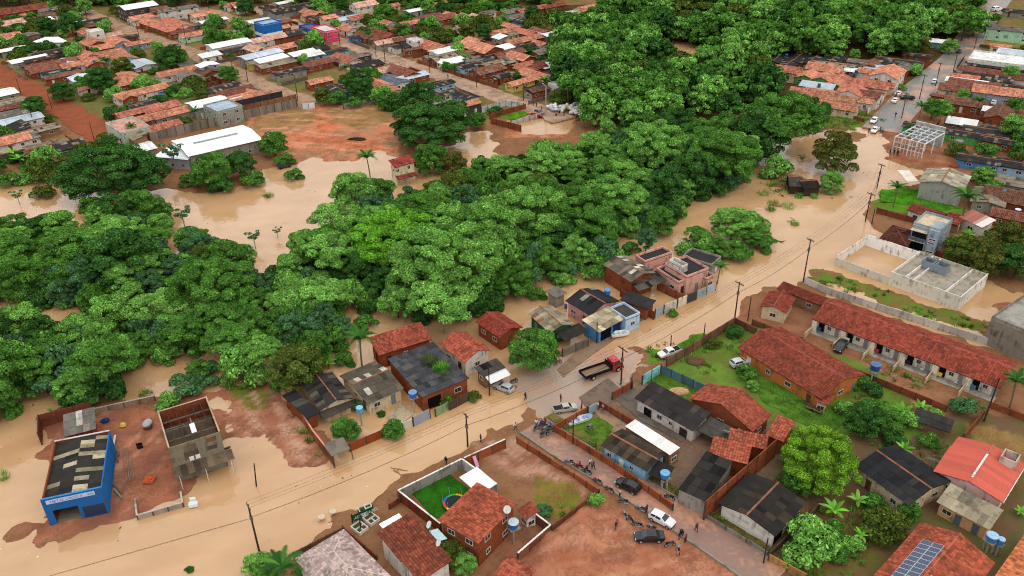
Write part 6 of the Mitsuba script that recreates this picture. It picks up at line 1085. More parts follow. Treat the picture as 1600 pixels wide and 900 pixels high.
    if near:
        for y in (-.55, .55):
            part(k, 'headlight', MB().cbox(X([(S[-1][0] - .1, y, .66)])[0], (.16, .3, .13), math.radians(ang), (.8, .82, .84)), 'gloss')
            part(k, 'tail_light', MB().cbox(X([(S[0][0] + .06, y, .78)])[0], (.1, .26, .16), math.radians(ang), (.35, .02, .02)), 'gloss')
        part(k, 'bumper', MB().cbox(X([(S[-1][0] - .02, 0, .42)])[0], (.1, 1.3, .18), math.radians(ang), (.04, .04, .045)), 'matte')
        for y in (-.92, .92): part(k, 'mirror', MB().cbox(X([(.75, y, 1.0)])[0], (.12, .14, .11), math.radians(ang), cc), 'gloss')
    return k
car(1014, 842, 180, '0d1418', 'black sedan parked on the sandy lot', 'sedan')
car(1034, 815, -39, 'd3d5d8', 'white hatchback on the side street', 'hatch')
car(981, 763, 141, '0c0d10', 'black hatchback on the narrow side street', 'hatch', s=1.03)
car(787, 605, 146, '9fa6aa', 'silver car parked at the white awning shop', 'hatch')
car(1046, 552, 207, 'd5d6d6', 'white pickup parked on the grass verge by the wall', 'pickup', 'pickup_truck', 'pickup truck')
car(883, 638, 12, 'a9a9a0', 'silver pickup parked at the boat yard corner', 'pickup', 'pickup_truck', 'pickup truck', s=.9)
car(1313, 545, -130, '14161b', 'dark car in the yard of the terrace', 'hatch')
car(1156, 570, 20, 'b9bcc2', 'silver car under the edge of the red lawn house', 'hatch')
far = dict(near=False)
car(1417, 155, 170, '1b2024', 'dark pickup turning on the far main road', 'pickup', 'pickup_truck', 'pickup truck', **far); car(1398, 159, 55, 'dcdcdc', 'white car parked beside the estate entrance', 'sedan', **far); car(1403, 148, 55, 'd0d2d2', 'white car parked behind the one at the estate entrance', 'sedan', **far)
car(1365, 191, -125, 'dcdcdc', 'white car at the water edge on the far road', 'hatch', **far); car(1367, 203, -125, 'e2e2e2', 'white pickup stopped in the shallow water of the far road', 'pickup', 'pickup_truck', 'pickup truck', **far); car(1460, 129, 55, 'd5d7d8', 'white car on the right kerb of the far road', 'hatch', **far)
car(1582, 166, 170, '8d2f28', 'red pickup before the slate blue house', 'pickup', 'pickup_truck', 'pickup truck', **far); car(1552, 162, 60, 'ccd2d6', 'white car by the slate blue house wall', 'hatch', **far); car(1498, 82, 55, '33373c', 'dark car near the puddle on the far road', 'hatch', **far); car(1557, 17, 20, 'dfe3e6', 'white van on the far crossing', 'hatch', s=1.5, **far); car(1543, 46, 0, 'cfd6da', 'white car beside the mint building', 'hatch', **far)
car(277, 73, -40, '5d2438', 'maroon car on the upper dirt street', 'sedan', **far); car(172, 37, -60, '54303a', 'dark red car at the far corner shop', 'sedan', **far); car(328, 95, -40, 'ccd0d2', 'white car at the lower corner of the upper dirt street', 'hatch', **far); car(444, 259, 30, '1d1f22', 'black car half in the pond water', 'hatch', **far); car(843, 177, -50, '54585e', 'grey car beside the lamp mast', 'hatch', **far); car(838, 181, -20, '8d2a26', 'red car beside the pale plot wall', 'hatch', **far); car(252, 150, -40, '4a6fa0', 'blue car in the yard of the upper town', 'hatch', **far); car(36, 213, -45, 'ced4d2', 'white truck under the tan sheet shed', 'hatch', s=1.3, **far)
# the red flatbed truck
tp = at(941, 578, .8); tf, tl = vec(math.radians(27.5)), vec(math.radians(117.5)); to = np.array([tp[0], tp[1], .05]); tr = thing('flatbed_truck', 'old flatbed truck with red cab on the wet road', 'truck')
def tb(x, y, z, sx, sy, sz, c, name, bs='matte'): return part(tr, name, MB().box(to + tf * x + tl * y + UP * z, tf * sx, tl * sy, UP * sz, C(c)), bs)
tb(-4.2, -.5, .75, 7.8, .16, .2, '1d1d1f', 'chassis_rail'); tb(-4.2, .34, .75, 7.8, .16, .2, '1d1d1f', 'chassis_rail')
for i in range(6): part(tr, 'deck_plank', MB().box(to + tf * -4.3 + tl * (-1.15 + i * .385) + UP * (1.0 + .008 * (i % 2)), tf * 5.6, tl * .37, UP * .06, C('8a755f') * (.8 + .08 * (i * 7 % 5))), 'matte')
for y in (-1.24, 1.17): tb(-4.36, y, .95, 5.7, .07, .62, '231f22', 'side_board')
tb(-4.43, -1.24, .95, .07, 2.48, .6, '2a2427', 'tail_board'); tb(1.3, -1.2, .95, .1, 2.4, 1.25, '241f21', 'head_board')
cabv = [(1.7, .55, 1.1), (1.7, 2.45, 1.0), (3.2, 2.5, .98), (3.5, 1.55, 1.08), (4.0, 1.45, 1.05), (4.05, .6, 1.05)]
V = [to + tf * x + tl * w * s_ + UP * z for s_ in (-1, 1) for x, z, w in cabv]; n = len(cabv); mb = MB().add(V, [[i, (i + 1) % n, n + (i + 1) % n, n + i] for i in range(n)], C('a8222a'))
for b in (0, n): mb.add(V[b:b + n], [[0, j, j + 1] for j in range(1, n - 1)], C('8f1c24'))
part(tr, 'cab', mb, 'gloss'); part(tr, 'roof_hatch', MB().box(to + tf * 2.1 - tl * .4 + UP * 2.49, tf * .7, tl * .8, UP * .08, C('c0343c')), 'gloss')
part(tr, 'windscreen', MB().quad(*[to + tf * (x + .02) + tl * y + UP * (z + .02) for x, y, z in ((3.47, -.9, 1.65), (3.47, .9, 1.65), (3.23, .85, 2.4), (3.23, -.85, 2.4))], c=(.02, .025, .03)), 'glass')
for s_ in (-1, 1): part(tr, 'side_window', MB().quad(*[to + tf * x + tl * s_ * 1.07 + UP * z for x, z in ((2.1, 1.6), (3.3, 1.6), (3.1, 2.3), (2.1, 2.3))], c=(.02, .025, .03)), 'glass'); part(tr, 'mirror', MB().cbox(to + tf * 3.3 + tl * s_ * 1.35 + UP * 1.9, (.08, .22, .34), math.radians(27.5), (.05, .05, .05)), 'matte'); part(tr, 'mudguard', MB().box(to + tf * 2.3 + tl * (s_ * 1.0 - .15) + UP * .95, tf * 1.3, tl * .3, UP * .08, C('1c1b1d')), 'matte')
tb(4.05, -1.1, .45, .15, 2.2, .3, '2a2a2c', 'bumper', 'metal')
for x in (2.9, -2.6):
    for y in (-1.0, 1.0): wheel(tr, to + tf * x + tl * y + UP * .48, tl, .5, .34, 'a9a294')
for y in (-.7, .7): part(tr, 'headlight', MB().cbox(to + tf * 4.07 + tl * y + UP * .95, (.1, .26, .22), math.radians(27.5), (.75, .75, .7)), 'gloss')
# boats
def boat(u, v, ang, L, w, hull, deck, label, z=None):
    p = at(u, v, .4); z = gz(p[0], p[1]) + .1 if z is None else z
    o = np.array([p[0], p[1], max(z, .05)]); f = vec(math.radians(ang)); l = np.array([-f[1], f[0], 0]); k = thing('boat', label, 'boat'); V = []
    xs = np.linspace(-.5, .5, 9)
    for x in xs:
        ww = w / 2 * (1 if x < .1 else math.sqrt(max(.02, 1 - ((x - .1) / .41) ** 2))); rise = .25 * max(0, x) ** 2
        V += [o + f * x * L + l * a + UP * b for a, b in ((-ww, .6 + rise), (-ww * .8, .05 + rise), (ww * .8, .05 + rise), (ww, .6 + rise), (ww * .86, .6 + rise), (ww * .7, .2 + rise), (-ww * .7, .2 + rise), (-ww * .86, .6 + rise))]
    Fq = [[i * 8 + j, i * 8 + (j + 1) % 8, (i + 1) * 8 + (j + 1) % 8, (i + 1) * 8 + j] for i in range(8) for j in range(8)]
    mb = MB().add(V, Fq, C(hull)); mb.add(V[:8], [[0, j, j + 1] for j in range(1, 7)], C(hull)); mb.add(V[-8:], [[0, j, j + 1] for j in range(1, 7)], C(hull)); part(k, 'hull', mb, 'gloss')
    for x in (-.3, -.05, .2): part(k, 'thwart', MB().cbox(o + f * L * x + UP * .48, (.3, w * .84, .05), math.radians(ang), C(deck)), 'gloss')
    part(k, 'foredeck', MB().cbox(o + f * L * .36 + UP * .66, (L * .16, w * .55, .05), math.radians(ang), C(deck)), 'gloss')
    return k
boat(906, 659, 24, 4.8, 1.5, 'c9ced2', '6f93c4', 'long white and blue motor boat stored in the grassy yard'); boat(969, 523, 12, 3.8, 1.7, 'd9dcdc', 'b5c4d0', 'white speedboat parked before the blue front shop', .35)
# ---------------------------------------------------------------- motorcycles and people
def torus(c0, ax, R, r, n=14, m=5):
    a = unit(np.cross(ax, UP + .01)); b = np.cross(ax, a); V = []
    for i in range(n):
        t = 2 * math.pi * i / n; d = a * math.cos(t) + b * math.sin(t)
        for j in range(m): q = 2 * math.pi * j / m; V.append(c0 + d * (R + r * math.cos(q)) + ax * r * math.sin(q))
    return V, [[i * m + j, i * m + (j + 1) % m, ((i + 1) % n) * m + (j + 1) % m, ((i + 1) % n) * m + j] for i in range(n) for j in range(m)]
def moto_parts(col):
    Y = np.array([0, 1.0, 0]); o = {}
    def e(n, mb, bs): o[n] = (mb.get(), bs, mb.colors())
    for n, x in (('wheel', .62), ('wheel_001', -.62)):
        m = MB(); v, f = torus(np.array([x, 0, .29]), Y, .25, .06); m.add(v, f, (.02, .02, .02)); m.tube([x, -.03, .29], [x, .03, .29], .19, n=8, c=(.25, .25, .26)); e(n, m, 'matte')
    e('frame', MB().tube([.55, 0, .75], [-.1, 0, .35], .05, c=(.04, .04, .04)).tube([-.1, 0, .35], [-.62, 0, .29], .05, c=(.1, .1, .1)).tube([.62, 0, .29], [.45, 0, .95], .045, c=(.3, .3, .3)), 'metal')
    e('engine', MB().box([-.2, -.16, .25], [.4, 0, 0], [0, .32, 0], [0, 0, .3], (.15, .15, .15)).tube([-.1, .18, .3], [-.8, .2, .36], .05, c=(.4, .4, .4)), 'metal')
    e('fuel_tank', MB().ball([.18, 0, .78], (.3, .16, .15), C(col), 2), 'gloss'); e('fairing', MB().ball([.5, 0, .82], (.16, .17, .2), C(col), 1).box([-.75, -.11, .62], [.5, 0, .04], [0, .22, 0], [0, 0, .12], C(col)), 'gloss')
    e('seat', MB().box([-.65, -.13, .76], [.68, 0, 0], [0, .26, 0], [0, 0, .09], (.02, .02, .02)), 'matte'); e('handlebar', MB().tube([.4, -.36, 1.02], [.4, .36, 1.02], .025, c=(.1, .1, .1)).ball([.42, .36, 1.12], (.03, .07, .05), (.1, .1, .1)).ball([.42, -.36, 1.12], (.03, .07, .05), (.1, .1, .1)), 'metal'); e('mudguard', MB().box([.42, -.06, .56], [.4, 0, -.02], [0, .12, 0], [0, 0, .03], C(col)), 'gloss')
    return o
MCOL = ('8d1f26', '16171b', '7a7f86', '22356b', '6b1f3a')
for i, c_ in enumerate(MCOL): proto('proto_motorcycle_%d' % i, moto_parts(c_))
MN = ('red', 'black', 'silver', 'blue', 'maroon')
def moto(u, v, ang, ci, label):
    p = at(u, v, .5); k = thing('motorcycle', label, 'motorcycle')
    scene[k] = {'type': 'instance', 'to_world': T().translate([p[0], p[1], gz(p[0], p[1]) + .1 if gz(p[0], p[1]) < .3 else LAND_Z + .1]).rotate([0, 0, 1], ang).rotate([1, 0, 0], -8), 'group': {'type': 'ref', 'id': 'proto_motorcycle_%d' % ci}}
for i, (u, v, a_, c_, w_) in enumerate(((840, 672, 40, 3, 'at the street mouth, outermost of the cluster'), (846, 667, 60, 1, 'in the cluster at the street mouth'), (850, 676, 50, 2, 'front one of the street mouth cluster'), (856, 670, 20, 3, 'in the middle of the street mouth cluster'), (860, 677, 30, 1, 'at the kerb end of the street mouth cluster'), (851, 683, 25, 1, 'lowest of the street mouth cluster'), (853, 660, 80, 4, 'behind the street mouth cluster'), (890, 725, 160, 2, 'against the dirt lot wall'), (905, 732, 150, 0, 'with the people by the dirt lot wall'), (917, 740, 150, 1, 'beside the two walkers'), (934, 755, 140, 0, 'at the end of the dirt lot wall'), (952, 768, 140, 4, 'above the black hatchback rear, on the kerb'), (974, 787, 170, 1, 'lying close to the kerb by the sandy lot'), (1001, 798, 150, 2, 'in front of the white hatchback'), (977, 808, 100, 2, 'first of the three on the sandy lot'), (986, 815, 110, 1, 'second of the three on the sandy lot'), (996, 823, 160, 1, 'third of the three on the sandy lot'), (964, 823, 70, 0, 'alone on the sandy lot'), (1019, 828, 140, 2, 'between black sedan and white hatchback'), (1064, 839, 60, 1, 'ridden down the side street'), (1047, 855, 10, 1, 'right of the black sedan'), (1061, 862, 85, 2, 'lowest on the sandy lot'), (872, 566, 30, 0, 'at the shop by the round dark tree'), (803, 596, 30, 1, 'under the round dark tree'), (1046, 780, 150, 1, 'behind the brick wall beside the workshop'), (921, 672, 40, 2, 'beside the stored boat'))):
    moto(u, v, a_, c_, '%s motorcycle %s' % (MN[c_], w_))
import manifold3d as mf
def hull_chain(js, bones):
    sp = {n: mf.Manifold.sphere(r, 10).translate([float(x) for x in p]) for n, (p, r) in js.items()}
    return mf.Manifold.batch_boolean([mf.Manifold.batch_hull([sp[a], sp[b]]) for a, b in bones], mf.OpType.Add)
def person_meshes(pose):
    st = {'stand': (.06, -.05, .12, .1), 'walk': (.26, -.24, .28, -.24), 'sit': (.5, .45, .5, .5)}[pose]; out = {}
    hz = .92 if pose != 'sit' else .86
    def leg(s, fx):
        if pose == 'sit': return (('h', (0, s * .1, hz), .105), ('k', (.42, s * .2, .72), .075), ('a', (.2, s * .22, .28), .05), ('t', (.36, s * .23, .24), .045))
        return (('h', (0, s * .09, hz), .105), ('k', (fx * .5 + .03, s * .1, .5), .072), ('a', (fx, s * .1, .09), .048), ('t', (fx + .17, s * .12, .045), .042))
    def arm(s, fx):
        if pose == 'sit': return (('s', (0.02, s * .19, 1.36), .06), ('e', (.22, s * .27, 1.14), .047), ('w', (.46, s * .3, 1.08), .034), ('f', (.54, s * .29, 1.07), .034))
        return (('s', (0, s * .19, 1.42), .06), ('e', (fx * .35 - .02, s * .24, 1.14), .047), ('w', (fx * .8 + .05, s * .25, .89), .034), ('f', (fx * .9 + .07, s * .24, .80), .036))
    lean = .06 if pose == 'sit' else .02
    J = {'p': ((0, 0, hz + .03), .13), 'c': ((lean * .5, 0, 1.28 - (.92 - hz)), .15), 'n': ((lean, 0, 1.47 - (.92 - hz)), .06), 'hd': ((lean + .02, 0, 1.62 - (.92 - hz)), .098), 'ch': ((lean + .06, 0, 1.55 - (.92 - hz)), .06), 'no': ((lean + .11, 0, 1.60 - (.92 - hz)), .02)}
    Bn = [('p', 'c'), ('c', 'n'), ('n', 'hd'), ('hd', 'ch'), ('hd', 'no')]; L, LB, A = {}, [], []
    for s, fl, fa in ((1, st[0], st[3]), (-1, st[1], st[2])):
        for seq, fx, nm in ((leg(s, fl), fl, 'l'), (arm(s, fa), fa, 'a')):
            ks = []
            for n, p_, r in seq: J[nm + n + str(s)] = (p_, r); ks.append(nm + n + str(s))
            Bn += list(zip(ks[:-1], ks[1:])); Bn.append(('p' if nm == 'l' else 'c', ks[0]))
    def sub(bones, grow):
        m = hull_chain({n: (p, r + grow) for n, (p, r) in J.items()}, bones).to_mesh(); return np.array(m.vert_properties[:, :3]), np.array(m.tri_verts)
    out['body'] = sub(Bn, 0)
    out['trousers'] = sub([('p', 'p')] + [b for s in ('1', '-1') for b in (('p', 'lh' + s), ('lh' + s, 'lk' + s), ('lk' + s, 'la' + s))], .014)
    out['shirt'] = sub([('p', 'c')] + [b for s in ('1', '-1') for b in (('c', 'as' + s), ('as' + s, 'ae' + s))], .016)
    h = mf.Manifold.sphere(.108, 10).translate([J['hd'][0][0] - .015, 0, J['hd'][0][2] + .015]).trim_by_plane([-.35, 0, 1.0], J['hd'][0][2] - .02).to_mesh()
    out['hair'] = (np.array(h.vert_properties[:, :3]), np.array(h.tri_verts)); return out
PM = {p: person_meshes(p) for p in ('stand', 'walk', 'sit')}
def person(u, v, ang, pose, shirt, trousers, label, z=None, skin='7d5640'):
    p = at(u, v, .8); z = (LAND_Z + .1 if gz(p[0], p[1]) > .3 else max(gz(p[0], p[1]), -.35)) if z is None else z; k = thing('person', label, 'person')
    ca, sa = math.cos(math.radians(ang)), math.sin(math.radians(ang)); Rm = np.array([[ca, -sa, 0], [sa, ca, 0], [0, 0, 1]])
    for n, c_ in (('body', skin), ('trousers', trousers), ('shirt', shirt), ('hair', '17130f')):
        v_, f_ = PM[pose][n]; part(k, n, (v_ @ Rm.T + [p[0], p[1], z], f_), 'matte', C(c_))
for a_ in ((922, 727, -45, 'walk', 'c9ccd0', '3a4456', 'person in a pale shirt walking on the side street'), (927, 731, -45, 'walk', '33363f', '2a2a30', 'person in dark clothes beside the pale shirted walker'), (1088, 829, 100, 'walk', '3a3a3f', '54504a', 'person in dark clothes walking at the mesh fence'), (1064, 837, 60, 'sit', '202124', '2c3040', 'rider in black sitting on the moving motorcycle', .46), (917, 737, 150, 'sit', '1f2026', '3a3f4a', 'rider in dark clothes seated by the walkers', .46), (906, 730, 150, 'sit', 'a02a30', '32343a', 'person in a red shirt seated on the red motorcycle', .46), (846, 665, 60, 'sit', '2c3a70', '33353c', 'rider in a blue shirt at the street mouth', .3), (857, 668, 20, 'sit', '8d93a8', '2a2c30', 'rider in a grey shirt at the street mouth', .3), (838, 663, 80, 'stand', 'd5cfc6', '7a5a4a', 'person in white standing at the street mouth'), (852, 657, 200, 'stand', '9a4a54', '3a3c44', 'person in a pink shirt behind the motorcycles'), (806, 668, 160, 'walk', 'b58a92', '50545c', 'person at the water edge of the road'), (821, 619, 20, 'walk', '2a2c30', '4a4036', 'person wading across the wet road'), (751, 685, 20, 'stand', '33353a', '2a2c30', 'person standing on the grass patch by the road'), (697, 721, 60, 'walk', '26262a', '2f3036', 'person in dark clothes wading along the garden wall'), (876, 628, 20, 'stand', '53403c', '2a2c30', 'person standing in the silver pickup bed', .85), (909, 634, 160, 'stand', '8d5a52', '4a5060', 'person at the front of the silver pickup'), (934, 638, 10, 'stand', 'c9c0bb', '5a5a60', 'person by the boat yard gate'), (942, 641, 200, 'walk', 'c48a8a', '54586a', 'person in a pink shirt in the driveway'),
    (1391, 238, 10, 'stand', '3a3a40', '33353a', 'first onlooker on the mud bank at the flooded crossing'), (1397, 239, 40, 'stand', '24252a', '2a2c30', 'second onlooker on the mud bank at the flooded crossing'), (1402, 240, 70, 'stand', '54403a', '2a2c30', 'third onlooker on the mud bank at the flooded crossing'), (1404, 241, 160, 'stand', '2a3040', '2a2c30', 'fourth onlooker on the mud bank at the flooded crossing'), (1358, 203, 30, 'stand', '33353a', '3a3c44', 'person left of the stopped pickup in the water'), (1376, 202, 200, 'stand', '3f4a70', '3a3c44', 'person right of the stopped pickup in the water'), (1379, 204, 220, 'walk', 'a8a8ac', '3a3c44', 'second person right of the stopped pickup'), (1399, 182, 220, 'walk', '26282c', '3a3c44', 'person walking up the far main road'), (596, 297, 80, 'stand', '2a2420', '33302c', 'person wading before the cream pond house', -.35),
    (826, 163, 20, 'stand', '7a2f3a', '33353a', 'person in maroon at the green plot corner'), (833, 164, 60, 'stand', '8d3a3a', '33353a', 'person in red at the green plot corner'), (838, 166, 60, 'stand', '3a3a44', '33353a', 'person in dark grey at the green plot corner'), (865, 173, 60, 'stand', '54303a', '2a2c30', 'person in front of the heap of sacks, leftmost'), (874, 176, 100, 'walk', '7a2a2a', '2a2c30', 'person in red in front of the heap of sacks'), (893, 178, 200, 'stand', '8d3a30', '2a2c30', 'person near the right end of the heap of sacks'), (700, 122, 300, 'walk', '2a2c30', '33353a', 'person walking on the middle dirt street'), (881, 180, 40, 'stand', '3a4a7a', '2a2c30', 'person in blue near the middle of the heap of sacks'), (888, 174, 140, 'walk', 'c9c4bc', '33353a', 'person in white at the foot of the heap of sacks'), (869, 180, 250, 'stand', '26272b', '2a2c30', 'person in black on the muddy lot below the sacks'), (900, 183, 300, 'stand', '6a6f7a', '2a2c30', 'person in grey at the flooded lot edge by the palm'), (846, 171, 20, 'walk', '9a8a7a', '33353a', 'person in tan beside the lamp mast'),
    (1071, 846, 140, 'stand', '7a3a3a', '2c2f3a', 'person in dark red by the last motorcycles of the street'), (1010, 800, 120, 'stand', '2f3a5a', '33353a', 'person in navy beside the white hatchback'), (968, 775, 30, 'stand', 'b9b4ac', '3a3c44', 'person in a light shirt behind the black hatchback')):
    person(*a_)
# ---------------------------------------------------------------- tanks, dishes, signs and yard things
def tank(u, v, h, r, label, legs=1, col='2a5f9a', lid='4f86b8', hh=1.0):
    p = at(u, v, h + hh / 2); k = thing('water_tank', label, 'water tank'); b = np.array([p[0], p[1], 0.])
    part(k, 'drum', MB().tube(b + UP * h, b + UP * (h + hh), r * .88, r, 16, C(col)), 'gloss'); part(k, 'lid', MB().tube(b + UP * (h + hh), b + UP * (h + hh + .12), r * 1.04, r * .8, 16, C(lid)).tube(b + UP * (h + hh + .12), b + UP * (h + hh + .2), r * .35, r * .3, 10, C(lid)), 'gloss')
    if legs:
        part(k, 'platform', MB().cbox(b + UP * (h - .06), (r * 2, r * 2, .12), .5, C('8d857a')), 'cement')
        for i in range(legs):
            d = vec(i * 1.5708 + .8) * (r * .7 if legs > 1 else 0); part(k, 'leg', MB().tube(b + d - UP * .6, b + d + UP * (h - .1), .14, c=C('a39c92')), 'cement')
tank(645, 616, 3.6, .75, 'blue water tank on a single post before the flat roofed house'); tank(562, 640, 3.0, .6, 'pale blue water tank on a post by the patio', col='4f9ac4', lid='6fb2d4'); tank(1368, 573, 3.2, .95, 'big blue water tank on four concrete legs in the garden', 4, '27477a', '35598d', 1.2); tank(1039, 742, 2.6, .75, 'blue water tank behind the brick side street wall', 4, '3a7ab0', '5b9ac8'); tank(802, 819, 3.8, .8, 'blue water tank with pale lid behind the tall brick house', 1, '2a5f9a', 'a9b9bf'); tank(949, 456, 3.9, .7, 'blue water tank on the black roof of the pink house', 0, '2f6aa8', '3f7ab4'); tank(1550, 840, 2.6, .8, 'large light blue tank beside the beige house', 4, '3f7ab4', '8fb4d4'); tank(1564, 846, 2.4, .5, 'small light blue tank beside the larger one', 4, '3f7ab4', '8fb4d4'); tank(1590, 330, 3.0, .7, 'blue water tank with white lid in the far right yard', 4, '27479a', 'c9ced4')
for i, (u, v) in enumerate(((1212, 108), (1218, 110), (1280, 133), (1338, 112), (1229, 87), (147, 96), (408, 27), (1511, 280), (1569, 300))): tank(u, v, 3.6, .6, 'small dark blue water tank %s' % ('on the red roofed estate house', 'beside the first tank of the red roofed estate house', 'in the white estate court', 'over the estate back roofs', 'on the black roofs by the wood', 'on the white gabled house of the upper left', 'on top of the white roof by the blue building', 'behind the grey warehouse', 'on the lane by the far right yard')[i], 1, '23406e', '3a5f94')
def dish(u, v, h, r, label, az=60, z0=0):
    p = at(u, v, h); k = thing('satellite_dish', label, 'satellite dish'); d = unit(vec(math.radians(az)) + UP * .9); a = unit(np.cross(d, UP)); b = np.cross(a, d); V = [p]
    for q, dd in ((.5, .06), (1, .22)):
        for i in range(14): t = i * 2 * math.pi / 14; V.append(p + (a * math.cos(t) + b * math.sin(t)) * r * q + d * r * dd)
    Fq = [[0, 1 + i, 1 + (i + 1) % 14] for i in range(14)] + [[1 + i, 15 + i, 15 + (i + 1) % 14] for i in range(14)] + [[1 + i, 15 + (i + 1) % 14, 1 + (i + 1) % 14] for i in range(14)]
    part(k, 'reflector', (V, Fq), 'metal', C('c4c6c6')); part(k, 'mast', MB().tube([p[0], p[1], z0], p - d * .02, .05, c=C('77787a')), 'metal'); part(k, 'feed_arm', MB().tube(p - a * 0 + b * -r * .8 + d * r * .2, p + d * r * .9, .025, c=C('8d8f90')), 'metal')
dish(671, 820, 6.2, .55, 'white dish on a tall mast over the dark red roofs', 200); dish(686, 848, 5.2, .55, 'white dish beside the bluish canopy of the bottom house', 200); dish(793, 796, 6.6, .6, 'white dish on the tall brick house', 240); dish(1138, 677, 3.8, 1.05, 'large grey mesh dish between the sheet roof and orange roofs', 60); dish(1396, 589, 2.2, .8, 'pale dish behind the garden brick wall', 100); dish(1458, 721, 2.2, 1.2, 'large pale dish beside the modern red house', 60)
def simple(name, label, cat, parts, group=None):
    k = thing(name, label, cat, group)
    for n, mb, bs in parts: part(k, n, mb, bs)
    return k
# trampoline
p = at(711, 788, .9); k = thing('trampoline', 'round trampoline with rainbow pads on the garden lawn', 'trampoline'); b = np.array([p[0], p[1], LAND_Z])
part(k, 'mat', MB().tube(b + UP * .8, b + UP * .82, 1.5, n=24, c=C('30363e')), 'matte')
for i, c_ in enumerate(('c9303a', 'd9a02a', '3fa04a', '2f6fc0', 'd94f3a', 'e0c23a', '49b06a', '3a86d0')):
    t0, t1 = i * math.pi / 4, (i + 1) * math.pi / 4; m = MB()
    for j in range(3):
        a0, a1 = t0 + (t1 - t0) * j / 3, t0 + (t1 - t0) * (j + 1) / 3; m.box(b + vec(a0) * 1.5 + UP * .8, vec(a0) * .35, vec(a1) * 1.5 - vec(a0) * 1.5, UP * .06, C(c_))
    part(k, 'pad', m, 'matte')
for i in range(6): t = i * math.pi / 3; part(k, 'leg', MB().tube(b + vec(t) * 1.75, b + vec(t) * 1.75 + UP * .8, .04, c=C('8d9094')), 'metal'); part(k, 'net_pole', MB().tube(b + vec(t) * 1.85 + UP * .8, b + vec(t) * 1.85 + UP * 2.4, .025, c=C('b9bcbe')), 'metal')
# green sign with planters
sa_, sb_ = at(550, 806, 2.0), at(582, 792, 2.0); sd_ = unit((sb_ - sa_) * [1, 1, 0]); sL_ = np.linalg.norm((sb_ - sa_)[:2]); so_ = np.array([sa_[0], sa_[1], 0.]); sn_ = np.array([sd_[1], -sd_[0], 0])
k = thing('sign', 'green lettered sign board on dark posts in the planted yard', 'sign'); part(k, 'board', MB().box(so_ + UP * .9, sd_ * sL_, -sn_ * .08, UP * 1.1, C('1f4a30')), 'matte')
lettering(k, 'lettering', 'ARTE', .55, so_ + sd_ * .25 + sn_ * .01 + UP * 1.05, sd_, sn_, 'd8dcd4'); lettering(k, 'lettering', 'BRASIL', .55, so_ + sd_ * (sL_ * .46) + sn_ * .01 + UP * 1.05, sd_, sn_, 'd8dcd4')
for x in (-.1, sL_ * .5, sL_ + .02): part(k, 'post', MB().box(so_ + sd_ * x - UP * .5 - sn_ * .1, sd_ * .14, -sn_ * .14, UP * 2.7, C('3a2f28')), 'matte')
for u, v, ang, l in ((562, 826, -43, 'white box planter nearer the hip roofed house'), (580, 812, -43, 'white box planter nearer the concrete yard'), (572, 798, 30, 'white square planter in the flood outside the sign')):
    p = at(u, v, .6); c_ = np.array([p[0], p[1], .55]); a = math.radians(ang); f_, l_ = vec(a), vec(a + math.pi / 2); k = thing('planter', l, 'planter')
    for s_ in (-1, 1): part(k, 'side', MB().cbox(c_ + f_ * s_ * 1.0, (.12, 1.7, 1.0), a, C('d2d0c8')), 'paint'); part(k, 'side', MB().cbox(c_ + l_ * s_ * .8, (1.86, .12, 1.0), a, C('d2d0c8')), 'paint')
    part(k, 'divider', MB().cbox(c_ + UP * .02, (.12, 1.46, 1.0), a, C('d2d0c8')).cbox(c_ + f_ * .5 + UP * .02, (.86, .12, 1.0), a, C('d2d0c8')), 'paint'); part(k, 'soil', MB().cbox(c_ + UP * .2, (1.85, 1.45, .1), a, C('3f4a26')), 'soil')
simple('canopy', 'pale blue translucent sheet canopy beside the bottom tile roofs', 'canopy', [('sheet', MB().box(at(670, 830, 4.2), at(684, 826, 4.2) - at(670, 830, 4.2), at(699, 842, 4.2) - at(684, 826, 4.2), UP * .05, C('b4d4da')), 'metal'), ('post', MB().tube(at(684, 832, 4.2) * [1, 1, 0], at(684, 832, 4.2), .06, c=C('77787a')), 'metal')])
simple('awning', 'white sloping awning over the silver car', 'awning', [('sheet', MB().box(at(757, 588, 2.9), at(788, 574, 2.9) - at(757, 588, 2.9), (at(767, 600, 2.5) - at(757, 588, 2.9)), UP * .05, C('d8dad8')), 'metal'), ('post', MB().tube(at(767, 600, 2.5) * [1, 1, 0] - UP * .3, at(767, 600, 2.5), .06, c=C('77787a')).tube(at(798, 586, 2.5) * [1, 1, 0] - UP * .3, at(798, 586, 2.5), .06, c=C('77787a')), 'metal')])
simple('awning', 'grey slatted awning on posts over the flood at the brick front wall', 'awning', [('sheet', MB().box(at(506, 693, 2.4), at(536, 683, 2.4) - at(506, 693, 2.4), at(517, 712, 2.3) - at(506, 693, 2.4), UP * .05, C('7a7368')), 'cement'), ('post', MB().tube(at(521, 716, 2.3) * [1, 1, 0] - UP * .5, at(519, 712, 2.3), .07, c=C('4a3f36')).tube(at(550, 702, 2.3) * [1, 1, 0] - UP * .5, at(548, 700, 2.3), .07, c=C('4a3f36')), 'matte')])
simple('board', 'pink and white board leaning on the dirt lot wall', 'board', [('panel', MB().box(at(738, 714, 2.0), at(743, 712, 2.0) - at(738, 714, 2.0), at(744, 731, .5) - at(738, 714, 2.0), UP * .05, C('d59ab4')), 'matte')])
simple('terrace', 'pale tiled patio slab in the flooded yard by the white gate', 'terrace', [('slab', MB().prism([tuple(at(u, v, .14)[:2]) for u, v in ((604, 652), (628, 629), (645, 648), (620, 668))], -.5, .14, C('b5a78f')), 'cement')])
